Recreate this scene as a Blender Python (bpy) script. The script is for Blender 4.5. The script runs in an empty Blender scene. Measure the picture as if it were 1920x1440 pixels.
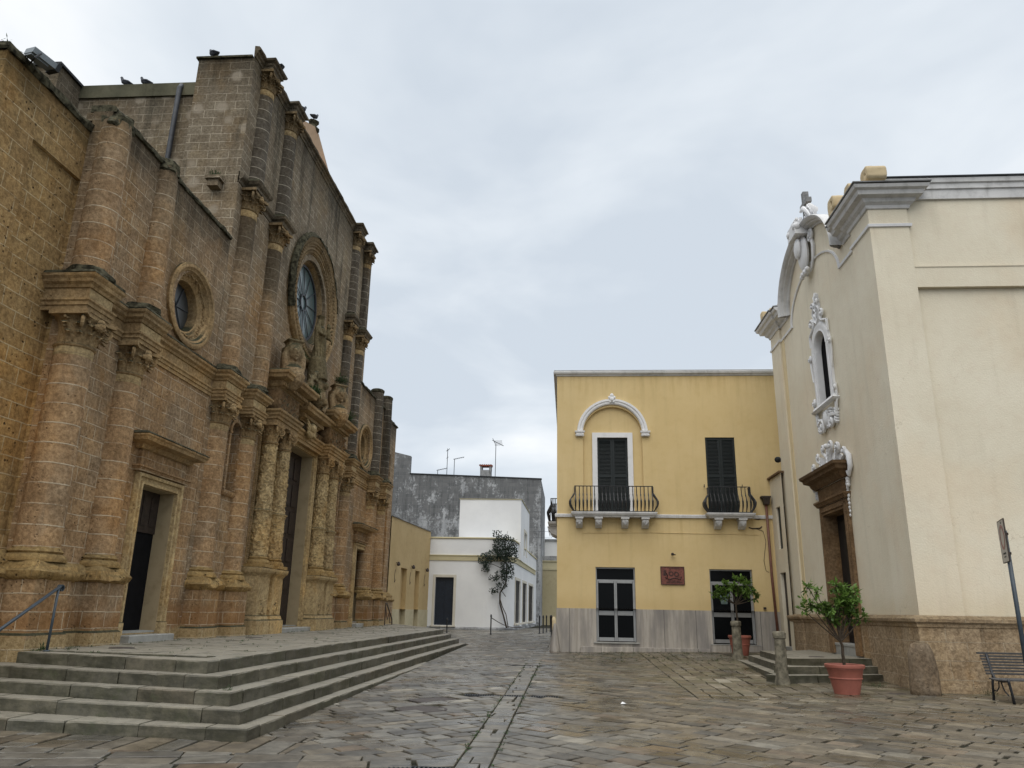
import bpy, bmesh, math, random
from mathutils import Vector, Matrix, noise
random.seed(7)
R = math.radians
PI = math.pi
SC = bpy.context.scene
COL = SC.collection

# ------------------------------------------------------------------ camera
F_PX, PITCH, ROLL, YAW = 1436.23, R(16.5298), R(1.0512), R(-4.3712)
fwd = Vector((math.sin(YAW)*math.cos(PITCH), math.cos(YAW)*math.cos(PITCH), math.sin(PITCH)))
r0 = Vector((math.cos(YAW), -math.sin(YAW), 0)); u0 = r0.cross(fwd)
rr = r0*math.cos(ROLL)+u0*math.sin(ROLL); uu = -r0*math.sin(ROLL)+u0*math.cos(ROLL)
cam = bpy.data.cameras.new('camera'); camo = bpy.data.objects.new('camera', cam); COL.objects.link(camo)
camo.matrix_world = Matrix(((rr.x, uu.x, -fwd.x, 0), (rr.y, uu.y, -fwd.y, 0), (rr.z, uu.z, -fwd.z, 1.6), (0, 0, 0, 1)))
cam.sensor_fit = 'HORIZONTAL'; cam.sensor_width = 36; cam.lens = F_PX/1920*36
cam.clip_start = 0.05; cam.clip_end = 3000
SC.camera = camo

# ------------------------------------------------------------------ world, sun, exposure
SUN_EL, SUN_AZ = R(52), R(186)          # azimuth measured from +Y towards +X
w = bpy.data.worlds.new('World'); SC.world = w; w.use_nodes = True
nt = w.node_tree; nt.nodes.clear()
def wn(t, **k):
    n = nt.nodes.new(t)
    for a, b in k.items(): setattr(n, a, b)
    return n
out = wn('ShaderNodeOutputWorld')
sky = wn('ShaderNodeTexSky', sky_type='NISHITA', sun_disc=False); sky.sun_elevation = SUN_EL; sky.sun_rotation = SUN_AZ
bgs = wn('ShaderNodeBackground'); bgs.inputs[1].default_value = 0.06; nt.links.new(sky.outputs[0], bgs.inputs[0])
geo = wn('ShaderNodeTexCoord')
sep = wn('ShaderNodeSeparateXYZ'); nt.links.new(geo.outputs['Generated'], sep.inputs[0])
# clouds on a flat layer: divide the direction by its height
zz = wn('ShaderNodeMath', operation='MAXIMUM'); nt.links.new(sep.outputs[2], zz.inputs[0]); zz.inputs[1].default_value = 0.0
za = wn('ShaderNodeMath', operation='ADD'); nt.links.new(zz.outputs[0], za.inputs[0]); za.inputs[1].default_value = 0.16
vd = wn('ShaderNodeVectorMath', operation='DIVIDE'); nt.links.new(geo.outputs['Generated'], vd.inputs[0])
cmb = wn('ShaderNodeCombineXYZ')
for i in range(3): nt.links.new(za.outputs[0], cmb.inputs[i])
nt.links.new(cmb.outputs[0], vd.inputs[1])
def wnoise(scale, detail, rough, dist, off):
    m = wn('ShaderNodeMapping'); m.inputs[1].default_value = off; nt.links.new(vd.outputs[0], m.inputs[0])
    n = wn('ShaderNodeTexNoise'); n.inputs['Scale'].default_value = scale; n.inputs['Detail'].default_value = detail
    n.inputs['Roughness'].default_value = rough; n.inputs['Distortion'].default_value = dist
    nt.links.new(m.outputs[0], n.inputs[0]); return n
n1 = wnoise(1.5, 5, 0.52, 0.3, (3.1, 7.7, 0)); n2 = wnoise(0.5, 2, 0.5, 0.2, (9.3, 1.2, 4))
mx = wn('ShaderNodeMath', operation='MULTIPLY_ADD'); nt.links.new(n1.outputs[0], mx.inputs[0]); mx.inputs[1].default_value = 0.55
ml = wn('ShaderNodeMath', operation='MULTIPLY'); nt.links.new(n2.outputs[0], ml.inputs[0]); ml.inputs[1].default_value = 0.45
nt.links.new(ml.outputs[0], mx.inputs[2])
cr = wn('ShaderNodeValToRGB'); nt.links.new(mx.outputs[0], cr.inputs[0])
e = cr.color_ramp.elements; e[0].position = 0.40; e[0].color = (0.62, 0.685, 0.76, 1); e[1].position = 0.60; e[1].color = (0.96, 0.98, 1.0, 1)
m_ = cr.color_ramp.elements.new(0.5); m_.color = (0.765, 0.82, 0.875, 1)
# overcast luminance rises towards the zenith, a little brighter just over the roofs
zr = wn('ShaderNodeMapRange'); nt.links.new(sep.outputs[2], zr.inputs[0])
zr.inputs[1].default_value = 0.68; zr.inputs[2].default_value = 1.0; zr.inputs[3].default_value = 0.78; zr.inputs[4].default_value = 1.9
bgc = wn('ShaderNodeBackground'); nt.links.new(cr.outputs[0], bgc.inputs[0]); nt.links.new(zr.outputs[0], bgc.inputs[1])
ad = wn('ShaderNodeMixShader'); ad.inputs[0].default_value = 0.93
nt.links.new(bgs.outputs[0], ad.inputs[1]); nt.links.new(bgc.outputs[0], ad.inputs[2]); nt.links.new(ad.outputs[0], out.inputs[0])

sl = bpy.data.lights.new('sun', 'SUN'); sl.energy = 0.95; sl.angle = R(55); sl.color = (1, 0.93, 0.82)
so = bpy.data.objects.new('sun', sl); COL.objects.link(so)
sd = Vector((math.sin(SUN_AZ)*math.cos(SUN_EL), math.cos(SUN_AZ)*math.cos(SUN_EL), math.sin(SUN_EL)))
so.rotation_euler = sd.to_track_quat('Z', 'Y').to_euler(); so.location = (0, -20, 30)
vs = SC.view_settings; vs.view_transform = 'Standard'; vs.look = 'None'; vs.exposure = 0.5; vs.gamma = 1; vs.use_curve_mapping = False
SC.cycles.max_bounces = 6; SC.cycles.use_denoising = True

# ------------------------------------------------------------------ materials
class NG:
    def __init__(s, name, rough=0.85, spec=0.3):
        s.m = bpy.data.materials.new(name); s.m.use_nodes = True; s.t = s.m.node_tree
        s.b = s.t.nodes['Principled BSDF']; s.b.inputs['Roughness'].default_value = rough
        s.b.inputs['Specular IOR Level'].default_value = spec
        s._p = None
    def n(s, t, **k):
        x = s.t.nodes.new(t)
        for a, b in k.items(): setattr(x, a, b)
        return x
    def l(s, a, b): s.t.links.new(a, b); return b
    def pos(s):
        if s._p is None: s._p = s.n('ShaderNodeNewGeometry')
        return s._p.outputs['Position']
    def nrm(s): s.pos(); return s._p.outputs['True Normal']
    def math(s, op, a, b=None, c=None):
        x = s.n('ShaderNodeMath', operation=op)
        for i, v in enumerate((a, b, c)):
            if v is None: continue
            if isinstance(v, (int, float)): x.inputs[i].default_value = v
            else: s.l(v, x.inputs[i])
        return x.outputs[0]
    def xyz(s, v):
        x = s.n('ShaderNodeSeparateXYZ'); s.l(v, x.inputs[0]); return x.outputs
    def comb(s, a, b, c):
        x = s.n('ShaderNodeCombineXYZ')
        for i, v in enumerate((a, b, c)):
            if isinstance(v, (int, float)): x.inputs[i].default_value = v
            else: s.l(v, x.inputs[i])
        return x.outputs[0]
    def noise(s, scale, detail=4, rough=0.55, v=None, dist=0, sc=None):
        x = s.n('ShaderNodeTexNoise'); x.inputs['Scale'].default_value = scale; x.inputs['Detail'].default_value = detail
        x.inputs['Roughness'].default_value = rough; x.inputs['Distortion'].default_value = dist
        p = v if v is not None else s.pos()
        if sc:
            m = s.n('ShaderNodeMapping'); m.inputs[3].default_value = sc; s.l(p, m.inputs[0]); p = m.outputs[0]
        s.l(p, x.inputs[0]); return x.outputs[0]
    def ramp(s, f, pts):
        x = s.n('ShaderNodeValToRGB'); s.l(f, x.inputs[0]); el = x.color_ramp.elements
        for i, (p, c) in enumerate(pts):
            if i < 2: el[i].position = p
            q = el[i] if i < 2 else el.new(p)
            q.color = (*c, 1) if not isinstance(c, (int, float)) else (c, c, c, 1)
        return x.outputs[0]
    def rng(s, f, a, b, c=0., d=1., smooth=True):
        x = s.n('ShaderNodeMapRange'); s.l(f, x.inputs[0])
        if smooth: x.interpolation_type = 'SMOOTHSTEP'
        for i, v in enumerate((a, b, c, d)): x.inputs[i+1].default_value = v
        return x.outputs[0]
    def mix(s, f, a, b, mode='MIX'):
        x = s.n('ShaderNodeMix', data_type='RGBA', blend_type=mode)
        for i, v in ((0, f), (6, a), (7, b)):
            if isinstance(v, (int, float)): x.inputs[i].default_value = v
            elif isinstance(v, tuple): x.inputs[i].default_value = (*v, 1)
            else: s.l(v, x.inputs[i])
        return x.outputs[2]
    def col(s, c):
        if isinstance(c, tuple): s.b.inputs['Base Color'].default_value = (*c, 1)
        else: s.l(c, s.b.inputs['Base Color'])
    def bump(s, h, strength=0.5, dist=0.02):
        x = s.n('ShaderNodeBump'); x.inputs['Strength'].default_value = strength; x.inputs['Distance'].default_value = dist
        s.l(h, x.inputs['Height']); s.l(x.outputs[0], s.b.inputs['Normal'])

def wall_uv(g, wob=0.02):
    """(u, z) coordinates that follow whichever way an upright face looks, slightly wavy"""
    p = g.xyz(g.pos()); n = g.xyz(g.nrm())
    side = g.math('GREATER_THAN', g.math('ABSOLUTE', n[1]), 0.72)
    u = g.math('ADD', g.math('MULTIPLY', p[0], side), g.math('MULTIPLY', p[1], g.math('SUBTRACT', 1.0, side)))
    a = g.noise(1.3, 3); b = g.noise(1.1, 3, v=None, sc=(1.3, 1.1, 0.9))
    u = g.math('MULTIPLY_ADD', g.math('SUBTRACT', a, 0.5), wob*5, u)
    v = g.math('MULTIPLY_ADD', g.math('SUBTRACT', b, 0.5), wob*2.6, p[2])
    return g.comb(u, v, 0.0), p, n

TOPS = {'ashlar_church': (10.2, 11.1), 'ashlar_endbay': (10.0, 10.7), 'ashlar_nave': (15.4, 17.4), 'column_drums': (10.2, 11.4), 'column_drums_dark': (30, 31)}
def stone(name, low, high, mortar, bw=0.62, bh=0.29, z0=6., z1=13., pits=0.5, tint=0.35, grime=1.0, msize=0.012, base_stain=False, vtone=None, row=0.5):
    g = NG(name, 0.92, 0.15)
    uv, p, n = wall_uv(g)
    br = g.n('ShaderNodeTexBrick', offset=0.5, squash=1.0)
    g.l(uv, br.inputs['Vector']); br.inputs['Color1'].default_value = (0, 0, 0, 1); br.inputs['Color2'].default_value = (1, 1, 1, 1)
    br.inputs['Mortar'].default_value = (0.5, 0.5, 0.5, 1); br.inputs['Scale'].default_value = 1.0
    br.inputs['Mortar Size'].default_value = msize; br.inputs['Mortar Smooth'].default_value = 0.3
    br.inputs['Brick Width'].default_value = bw; br.inputs['Row Height'].default_value = bh
    rnd = br.outputs['Color']; mort = br.outputs['Fac']
    big = g.noise(0.35, 5, 0.6); med = g.noise(1.7, 6, 0.65); fine = g.noise(14, 6, 0.7); grit = g.noise(60, 3, 0.6)
    zf = g.rng(g.math('MULTIPLY_ADD', g.math('SUBTRACT', big, 0.5), 7.0, p[2]), z0, z1)
    c = g.mix(zf, low, high)
    c = g.mix(g.math('MULTIPLY', g.rng(rnd, 0, 1, 0, 1, False), tint), c, g.mix(1.0, c, (0.62, 0.60, 0.60), 'MULTIPLY'))
    c = g.mix(g.math('MULTIPLY', g.rng(g.noise(0.9, 4, 0.6, sc=(1, 1, 0.5)), 0.5, 0.7), 0.5), c, g.mix(1.0, c, (1.25, 1.16, 0.95), 'MULTIPLY'))
    pz = g.noise(0.55, 6, 0.62, sc=(1, 1, .7)); pf = g.math('MULTIPLY_ADD', g.math('SUBTRACT', fine, .5), .12, pz)
    gy = g.rng(g.math('MULTIPLY_ADD', g.math('SUBTRACT', rnd, .5), .05, pf), 0.50, 0.60)
    c = g.mix(g.math('MULTIPLY', gy, 0.8), c, g.mix(0.6, c, high))
    orr = g.rng(pf, 0.36, 0.46, 1, 0); c = g.mix(g.math('MULTIPLY', orr, 0.55), c, g.mix(1.0, c, (1.12, 0.96, 0.74), 'MULTIPLY'))
    c = g.mix(g.rng(med, 0.34, 0.7, 0.0, 0.75), g.mix(1.0, c, (0.66, 0.62, 0.58), 'MULTIPLY'), c)
    c = g.mix(g.rng(fine, 0.3, 0.75, 0.0, 1.0), g.mix(1.0, c, (0.60, 0.57, 0.54), 'MULTIPLY'), g.mix(1.0, c, (1.28, 1.26, 1.22), 'MULTIPLY'))
    if base_stain:
        st = g.math('MULTIPLY', g.rng(g.math('MULTIPLY_ADD', g.math('SUBTRACT', med, 0.5), 1.1, p[2]), 1.25, 1.8, 1, 0), g.rng(g.math('MULTIPLY_ADD', g.math('SUBTRACT', fine, 0.5), 0.5, p[2]), 1.06, 1.16))
        c = g.mix(g.math('MULTIPLY', st, 0.6), c, (0.235, 0.115, 0.042))
        pale = g.rng(g.math('MULTIPLY_ADD', g.math('SUBTRACT', med, 0.5), 0.5, p[2]), 1.05, 1.16, 1, 0)
        c = g.mix(g.math('MULTIPLY', pale, 0.8), c, g.ramp(fine, [(.35, (0.24, 0.17, 0.08)), (.6, (0.42, 0.32, 0.17))]))
    # mortar, lost here and there
    mm = g.math('MULTIPLY', mort, g.rng(g.noise(1.7, 5, 0.75), 0.36, 0.56, 0.12, 1.0))
    c = g.mix(g.math('MULTIPLY', mm, 0.66), c, mortar)
    # pits eaten out of the soft limestone
    vo = g.n('ShaderNodeTexVoronoi'); vo.inputs['Scale'].default_value = 10 if pits >= 1 else 15; g.l(g.pos(), vo.inputs[0])
    pit = g.math('MULTIPLY', g.rng(vo.outputs[0], 0.1, 0.3, 1, 0), g.rng(g.noise(3.0, 5, 0.7), 0.5, 0.62))
    pit = g.math('MULTIPLY', pit, pits)
    c = g.mix(pit, c, (0.05, 0.032, 0.018))
    # lichen and soot where water lies: faces that look up, and in vertical runs below the top
    up = g.rng(n[2], 0.25, 0.7)
    mo = g.math('MULTIPLY', up, g.rng(med, 0.25, 0.5, 0.6, 1))
    c = g.mix(g.math('MULTIPLY', mo, grime), c, g.ramp(fine, [(0.3, (0.022, 0.021, 0.014)), (0.7, (0.075, 0.075, 0.042))]))
    if grime > 0.4:
        dr = g.noise(1.0, 5, 0.65, sc=(1.7, 1.7, 0.22))
        dk = g.math('MULTIPLY', g.rng(dr, 0.5, 0.68), g.rng(g.math('MULTIPLY_ADD', g.math('SUBTRACT', big, 0.5), 5.0, p[2]), z0, z1+1.5, 0.12, 0.85))
        c = g.mix(dk, c, g.mix(1.0, c, (0.36, 0.37, 0.36), 'MULTIPLY'))
    if name in TOPS:
        ta, tb = TOPS[name]; tk = g.rng(g.math('MULTIPLY_ADD', g.math('SUBTRACT', med, 0.5), 2.2, p[2]), ta, tb, 0, 0.85)
        c = g.mix(tk, c, g.mix(1.0, c, (0.34, 0.34, 0.33), 'MULTIPLY'))
    if name == 'ashlar_nave':                         # pale lime patches on the side of the tall front
        vp = g.n('ShaderNodeTexVoronoi'); vp.inputs['Scale'].default_value = 1.25; vp.inputs['Randomness'].default_value = 0.8
        g.l(g.mix(0.06, g.pos(), g.n('ShaderNodeTexNoise').outputs[1]), vp.inputs[0])
        pm = g.math('MULTIPLY', g.rng(g.math('MULTIPLY_ADD', g.math('SUBTRACT', fine, .5), .35, vp.outputs[0]), 0.13, 0.26, 1, 0), g.math('GREATER_THAN', g.math('ABSOLUTE', n[1]), .7))
        c = g.mix(g.math('MULTIPLY', pm, 0.55), c, (0.38, 0.33, 0.26))
    g.col(c)
    h = g.math('MULTIPLY_ADD', mm, 0.35, g.math('MULTIPLY', fine, 0.55))
    h = g.math('ADD', h, g.math('MULTIPLY', grit, 0.18)); h = g.math('SUBTRACT', h, g.math('MULTIPLY', pit, 1.2))
    h = g.math('ADD', h, g.math('MULTIPLY', rnd, 0.12))
    h = g.math('ADD', h, g.math('MULTIPLY', med, 0.9))
    g.bump(h, 1.0, 0.03)
    return g.m

def plaster(name, c1, c2, rough=0.9, bump=0.25, stain=(0.6, 0.58, 0.5), st=0.25, runs=0.0):
    g = NG(name, rough, 0.2)
    a = g.noise(0.5, 5, 0.6); b = g.noise(3.5, 5, 0.65); f = g.noise(26, 5, 0.6)
    c = g.mix(g.rng(a, 0.32, 0.68), c1, c2)
    c = g.mix(g.math('MULTIPLY', g.rng(b, 0.45, 0.75), st), c, g.mix(1.0, c, stain, 'MULTIPLY'))
    if name == 'cream_plaster':
        p = g.xyz(g.pos()); dm = g.rng(g.math('MULTIPLY_ADD', g.math('SUBTRACT', b, 0.5), 0.9, p[2]), 1.7, 2.3, 0.4, 0)
        c = g.mix(dm, c, g.mix(1.0, c, (0.80, 0.76, 0.66), 'MULTIPLY'))
        pk = g.rng(g.noise(0.28, 4, 0.6), 0.46, 0.62, 0, 0.5); c = g.mix(pk, c, g.mix(1.0, c, (1.0, 0.93, 0.87), 'MULTIPLY'))
        vo = g.n('ShaderNodeTexVoronoi', feature='DISTANCE_TO_EDGE'); vo.inputs['Scale'].default_value = 0.45
        dv_ = g.n('ShaderNodeVectorMath', operation='ADD'); nz_ = g.n('ShaderNodeTexNoise'); nz_.inputs['Scale'].default_value = 2.0; nz_.inputs['Detail'].default_value = 5; g.l(g.pos(), nz_.inputs[0]); g.l(g.pos(), dv_.inputs[0]); g.l(nz_.outputs[1], dv_.inputs[1]); g.l(dv_.outputs[0], vo.inputs[0])
        ck = g.math('MULTIPLY', g.math('LESS_THAN', vo.outputs[0], 0.0022), g.rng(a, 0.5, 0.58))
        c = g.mix(g.math('MULTIPLY', ck, 0.3), c, g.mix(1.0, c, (0.5, 0.45, 0.4), 'MULTIPLY'))
    if name == 'yellow_plaster':
        p = g.xyz(g.pos()); sk = g.math('MULTIPLY', g.rng(g.noise(1.0, 6, 0.7, sc=(5, 5, 0.25)), 0.5, 0.68), g.math('MULTIPLY', g.rng(p[2], 3.3, 4.9), g.math('LESS_THAN', p[2], 5.0)))
        dmp = g.math('MULTIPLY', g.rng(g.math('MULTIPLY_ADD', g.math('SUBTRACT', b, 0.5), 0.8, p[2]), 1.8, 2.4, 1, 0), .35); tp = g.math('MULTIPLY', g.rng(g.noise(1.0, 6, 0.7, sc=(4, 4, 0.4)), 0.45, 0.65), g.rng(p[2], 9.2, 10.4))
        c = g.mix(g.math('MAXIMUM', g.math('MULTIPLY', g.math('MAXIMUM', sk, tp), .4), dmp), c, g.mix(1.0, c, (0.74, 0.68, 0.58), 'MULTIPLY'))
    if runs:
        dr = g.noise(1.0, 6, 0.7, sc=(3.2, 3.2, 0.25))
        c = g.mix(g.math('MULTIPLY', g.rng(dr, 0.5, 0.72), runs), c, g.mix(1.0, c, (0.55, 0.55, 0.52), 'MULTIPLY'))
    g.col(c); g.bump(g.math('ADD', f, g.math('MULTIPLY', b, 0.8)), bump, 0.01)
    return g.m

def plain(name, c, rough=0.6, spec=0.4, metal=0, var=0.25, scale=6, bump=0.0):
    g = NG(name, rough, spec); g.b.inputs['Metallic'].default_value = metal
    a = g.noise(scale, 5, 0.6)
    g.col(g.mix(g.rng(a, 0.3, 0.7), tuple(x*(1-var) for x in c), tuple(min(1, x*(1+var)) for x in c)))
    if bump: g.bump(a, bump, 0.01)
    return g.m

M = {}
M['church'] = stone('ashlar_church', (0.475, 0.330, 0.190), (0.315, 0.268, 0.200), (0.60, 0.50, 0.36), base_stain=True, pits=0.6, z0=5.5, z1=12.5)
M['churchnave'] = stone('ashlar_nave', (0.440, 0.322, 0.200), (0.280, 0.247, 0.190), (0.54, 0.47, 0.36), base_stain=True, pits=0.4, z0=7.0, z1=15, bw=0.60, bh=0.27)
M['churchold'] = stone('ashlar_endbay', (0.48, 0.33, 0.155), (0.42, 0.305, 0.150), (0.58, 0.46, 0.28), bw=0.68, bh=0.31, pits=1.0, z0=7, z1=12, tint=0.3, base_stain=True, msize=0.014)
M['column'] = stone('column_drums', (0.495, 0.340, 0.195), (0.330, 0.272, 0.195), (0.62, 0.53, 0.39), bw=5.2, bh=0.36, pits=0.45, z0=6.8, z1=11.5, base_stain=True, msize=0.013)
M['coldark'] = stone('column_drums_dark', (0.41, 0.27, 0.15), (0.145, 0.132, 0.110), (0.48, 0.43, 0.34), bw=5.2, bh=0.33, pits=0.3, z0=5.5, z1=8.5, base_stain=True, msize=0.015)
M['trim'] = stone('carved_limestone', (0.54, 0.395, 0.215), (0.30, 0.235, 0.145), (0.4, 0.3, 0.18), bw=1.3, bh=3.0, pits=0.45, z0=6, z1=15, msize=0.006, base_stain=True)
M['pale'] = stone('pale_limestone', (0.60, 0.475, 0.27), (0.50, 0.40, 0.24), (0.35, 0.28, 0.17), bw=2.4, bh=3.0, pits=0.5, z0=6, z1=20, tint=0.1, msize=0.005, grime=0.85)
M['jamb'] = plaster('smooth_stone_jamb', (0.34, 0.27, 0.165), (0.40, 0.31, 0.19), st=0.5)
M['mould'] = stone('eroded_moulding', (0.47, 0.335, 0.15), (0.38, 0.28, 0.14), (0.3, 0.22, 0.12), bw=1.6, bh=3.0, pits=1.4, z0=6, z1=15, msize=0.01, grime=0.35)
M['statue'] = stone('statue_stone', (0.46, 0.34, 0.20), (0.36, 0.28, 0.18), (0.3, 0.25, 0.15), bw=9, bh=9, pits=0.7, z0=8, z1=15, msize=0.001, grime=0.9)
M['darktrim'] = stone('sooty_carved_stone', (0.20, 0.17, 0.125), (0.17, 0.15, 0.115), (0.3, 0.26, 0.2), bw=.6, bh=3, pits=0.8, z0=6, z1=15, msize=0.006)
M['frieze'] = stone('dark_carved_stone', (0.26, 0.175, 0.095), (0.2, 0.145, 0.09), (0.25, 0.18, 0.1), bw=3, bh=3, pits=0.8, z0=6, z1=15, msize=0.003)
M['statue2'] = stone('mossy_statue_stone', (0.40, 0.305, 0.19), (0.225, 0.195, 0.12), (0.3, 0.25, 0.15), bw=9, bh=9, pits=0.9, z0=8.0, z1=10.4, msize=0.001, grime=1.0)
M['moss'] = plain('moss', (0.056, 0.052, 0.034), 1.0, 0.1, var=0.75, scale=9, bump=1.0)
M['dado'] = stone('chapel_dado_stone', (0.46, 0.365, 0.25), (0.44, 0.35, 0.24), (0.50, 0.42, 0.31), bw=0.8, bh=0.38, pits=0.2, z0=4, z1=8, tint=0.45, msize=0.007, grime=0.3)
M['boulder'] = stone('boulder_stone', (0.24, 0.195, 0.145), (0.3, 0.22, 0.14), (0.3, 0.22, 0.14), bw=9, bh=9, pits=0.4, z0=4, z1=8, tint=0.1, msize=0.001, grime=0.2)
M['greystone'] = plaster('grey_render', (0.14, 0.145, 0.148), (0.36, 0.365, 0.37), st=0.9, bump=0.7, stain=(0.42, 0.43, 0.44), runs=0.95)
M['parapet'] = plaster('mossy_parapet', (0.055, 0.055, 0.036), (0.125, 0.118, 0.078), st=0.7, bump=0.7, runs=0.6)
def greywall():
    g = NG('blotched_grey_masonry', 0.95, 0.1)
    uv, p, n = wall_uv(g, 0.03); br = g.n('ShaderNodeTexBrick'); g.l(uv, br.inputs[0]); br.inputs['Color1'].default_value = (0, 0, 0, 1); br.inputs['Color2'].default_value = (1, 1, 1, 1)
    br.inputs['Scale'].default_value = 1; br.inputs['Brick Width'].default_value = .7; br.inputs['Row Height'].default_value = .34; br.inputs['Mortar Size'].default_value = .02
    a = g.noise(0.30, 8, 0.72); b = g.noise(1.0, 7, 0.72, sc=(1.0, 1.0, 0.5)); f = g.noise(5, 6, .75)
    dark = g.mix(g.math('MULTIPLY', br.outputs['Color'], .4), (0.13, 0.134, 0.137), (0.235, 0.235, 0.235))
    k = g.math('ADD', g.math('MULTIPLY', b, .65), g.math('MULTIPLY', f, .35)); k = g.math('SUBTRACT', k, g.rng(p[2], 5, 12.5, -.035, .05))
    c = g.mix(g.rng(k, .46, .54), dark, g.ramp(a, [(.4, (.27, .28, .29)), (.6, (.46, .47, .48))]))
    c = g.mix(g.math('MULTIPLY', g.rng(g.noise(1, 6, .75, sc=(2.6, 2.6, .16)), .48, .66), .7), c, g.mix(1.0, c, (.42, .43, .43), 'MULTIPLY'))
    c = g.mix(g.math('MULTIPLY', br.outputs['Fac'], .25), c, (.3, .3, .3))
    g.col(c); g.bump(g.math('ADD', f, br.outputs['Color']), .8, .03); return g.m
M['greywall'] = greywall()
M['cream'] = plaster('cream_plaster', (0.68, 0.62, 0.49), (0.73, 0.675, 0.545), st=0.35, bump=0.6, stain=(0.90, 0.84, 0.83), runs=0.16)
M['yellow'] = plaster('yellow_plaster', (0.62, 0.475, 0.24), (0.66, 0.515, 0.275), st=0.3, stain=(0.86, 0.82, 0.74), runs=0.14)
M['orange'] = plaster('ochre_plaster', (0.44, 0.325, 0.165), (0.48, 0.36, 0.19), st=0.3)
M['stripe'] = plaster('shadow_stripe_plaster', (0.68, 0.56, 0.35), (0.70, 0.58, 0.37), st=0.2)
M['white'] = plaster('white_plaster', (0.68, 0.69, 0.70), (0.74, 0.75, 0.755), st=0.2, stain=(0.9, 0.9, 0.9))
M['whitepaint'] = plaster('white_stucco', (0.70, 0.705, 0.72), (0.78, 0.78, 0.785), st=0.35, bump=0.4, stain=(0.7, 0.7, 0.7))
M['greywhite'] = plaster('weathered_white_cornice', (0.55, 0.55, 0.55), (0.66, 0.66, 0.66), st=0.6, stain=(0.6, 0.6, 0.6), runs=0.5)
M['beige'] = plaster('beige_plaster', (0.40, 0.35, 0.22), (0.44, 0.385, 0.25), st=0.3)
M['offwhite'] = plaster('offwhite_trim', (0.56, 0.53, 0.45), (0.60, 0.57, 0.50), st=0.2)
M['creamband'] = plaster('cream_band', (0.50, 0.45, 0.29), (0.53, 0.48, 0.32), st=0.2)
M['pinkplaster'] = plaster('faded_pink_plaster', (0.50, 0.33, 0.215), (0.42, 0.30, 0.20), st=0.5, runs=0.5)
M['scroll'] = plaster('ochre_stone_scroll', (0.60, 0.49, 0.31), (0.52, 0.42, 0.27), st=0.5)
M['brownstone'] = stone('brown_portal_stone', (0.30, 0.205, 0.12), (0.20, 0.14, 0.088), (0.25, 0.17, 0.1), bw=3, bh=1.1, pits=0.6, z0=3.5, z1=7, msize=0.004, grime=0.4)
M['paleplinth'] = plaster('pale_plinth', (0.44, 0.39, 0.26), (0.49, 0.43, 0.29), st=0.4)
def travertine():
    g = NG('travertine', 0.55, 0.4)
    a = g.noise(1.0, 6, 0.6, sc=(9, 9, 0.45)); b = g.noise(1.0, 4, 0.6, sc=(2.2, 2.2, 0.4)); f = g.noise(1, 4, .6, sc=(40, 40, 5))
    c = g.mix(g.rng(a, 0.35, 0.65), (0.33, 0.30, 0.26), (0.46, 0.42, 0.37))
    c = g.mix(g.math('MULTIPLY', g.rng(b, 0.42, 0.68), 0.8), c, (0.22, 0.205, 0.195))
    c = g.mix(g.math('MULTIPLY', g.rng(f, 0.55, 0.7), 0.4), c, (0.2, 0.18, 0.15))
    uv, p, n = wall_uv(g, 0.0)
    u = g.xyz(uv)[0]
    fr = g.math('FRACT', g.math('MULTIPLY', u, 1/1.12)); ln = g.math('LESS_THAN', fr, 0.02)
    pan = g.n('ShaderNodeTexWhiteNoise', noise_dimensions='1D'); g.l(g.math('FLOOR', g.math('MULTIPLY', u, 1/1.12)), pan.inputs['W'])
    c = g.mix(g.math('MULTIPLY', pan.outputs[0], 0.35), c, g.mix(1.0, c, (0.7, 0.69, 0.68), 'MULTIPLY'))
    c = g.mix(ln, c, (0.12, 0.11, 0.1)); g.col(c); g.bump(a, 0.15, 0.01); return g.m
M['travertine'] = travertine()
def stepstone():
    g = NG('worn_step_stone', 0.62, 0.35)
    att = g.n('ShaderNodeAttribute', attribute_name='tone'); t = att.outputs['Fac']
    n = g.xyz(g.nrm())
    a = g.noise(0.8, 5, 0.65); b = g.noise(5, 6, 0.7); f = g.noise(30, 5, 0.65); p = g.xyz(g.pos())
    c = g.ramp(t, [(0, (0.135, 0.123, 0.100)), (0.35, (0.168, 0.158, 0.133)), (0.7, (0.20, 0.185, 0.152)), (1, (0.155, 0.135, 0.106))])
    c = g.mix(g.rng(b, 0.3, 0.7), g.mix(1.0, c, (0.6, 0.6, 0.58), 'MULTIPLY'), g.mix(1.0, c, (1.15, 1.12, 1.05), 'MULTIPLY'))
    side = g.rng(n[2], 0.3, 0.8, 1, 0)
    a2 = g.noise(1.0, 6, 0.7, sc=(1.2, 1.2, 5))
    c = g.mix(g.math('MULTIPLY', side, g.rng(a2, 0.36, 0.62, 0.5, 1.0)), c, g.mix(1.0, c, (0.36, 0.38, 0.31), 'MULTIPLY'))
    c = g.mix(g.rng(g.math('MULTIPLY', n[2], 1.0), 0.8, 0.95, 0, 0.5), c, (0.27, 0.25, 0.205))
    c = g.mix(g.math('MULTIPLY', g.rng(g.noise(2.2, 6, .75), 0.57, 0.66), 0.55), c, (0.06, 0.065, 0.035))
    g.col(c); g.l(g.rng(b, 0.3, 0.7, 0.42, 0.75), g.b.inputs['Roughness'])
    g.bump(g.math('ADD', g.math('MULTIPLY', b, 1.0), g.math('MULTIPLY', f, 0.35)), 0.6, 0.015); return g.m
M['step'] = stepstone()
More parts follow.
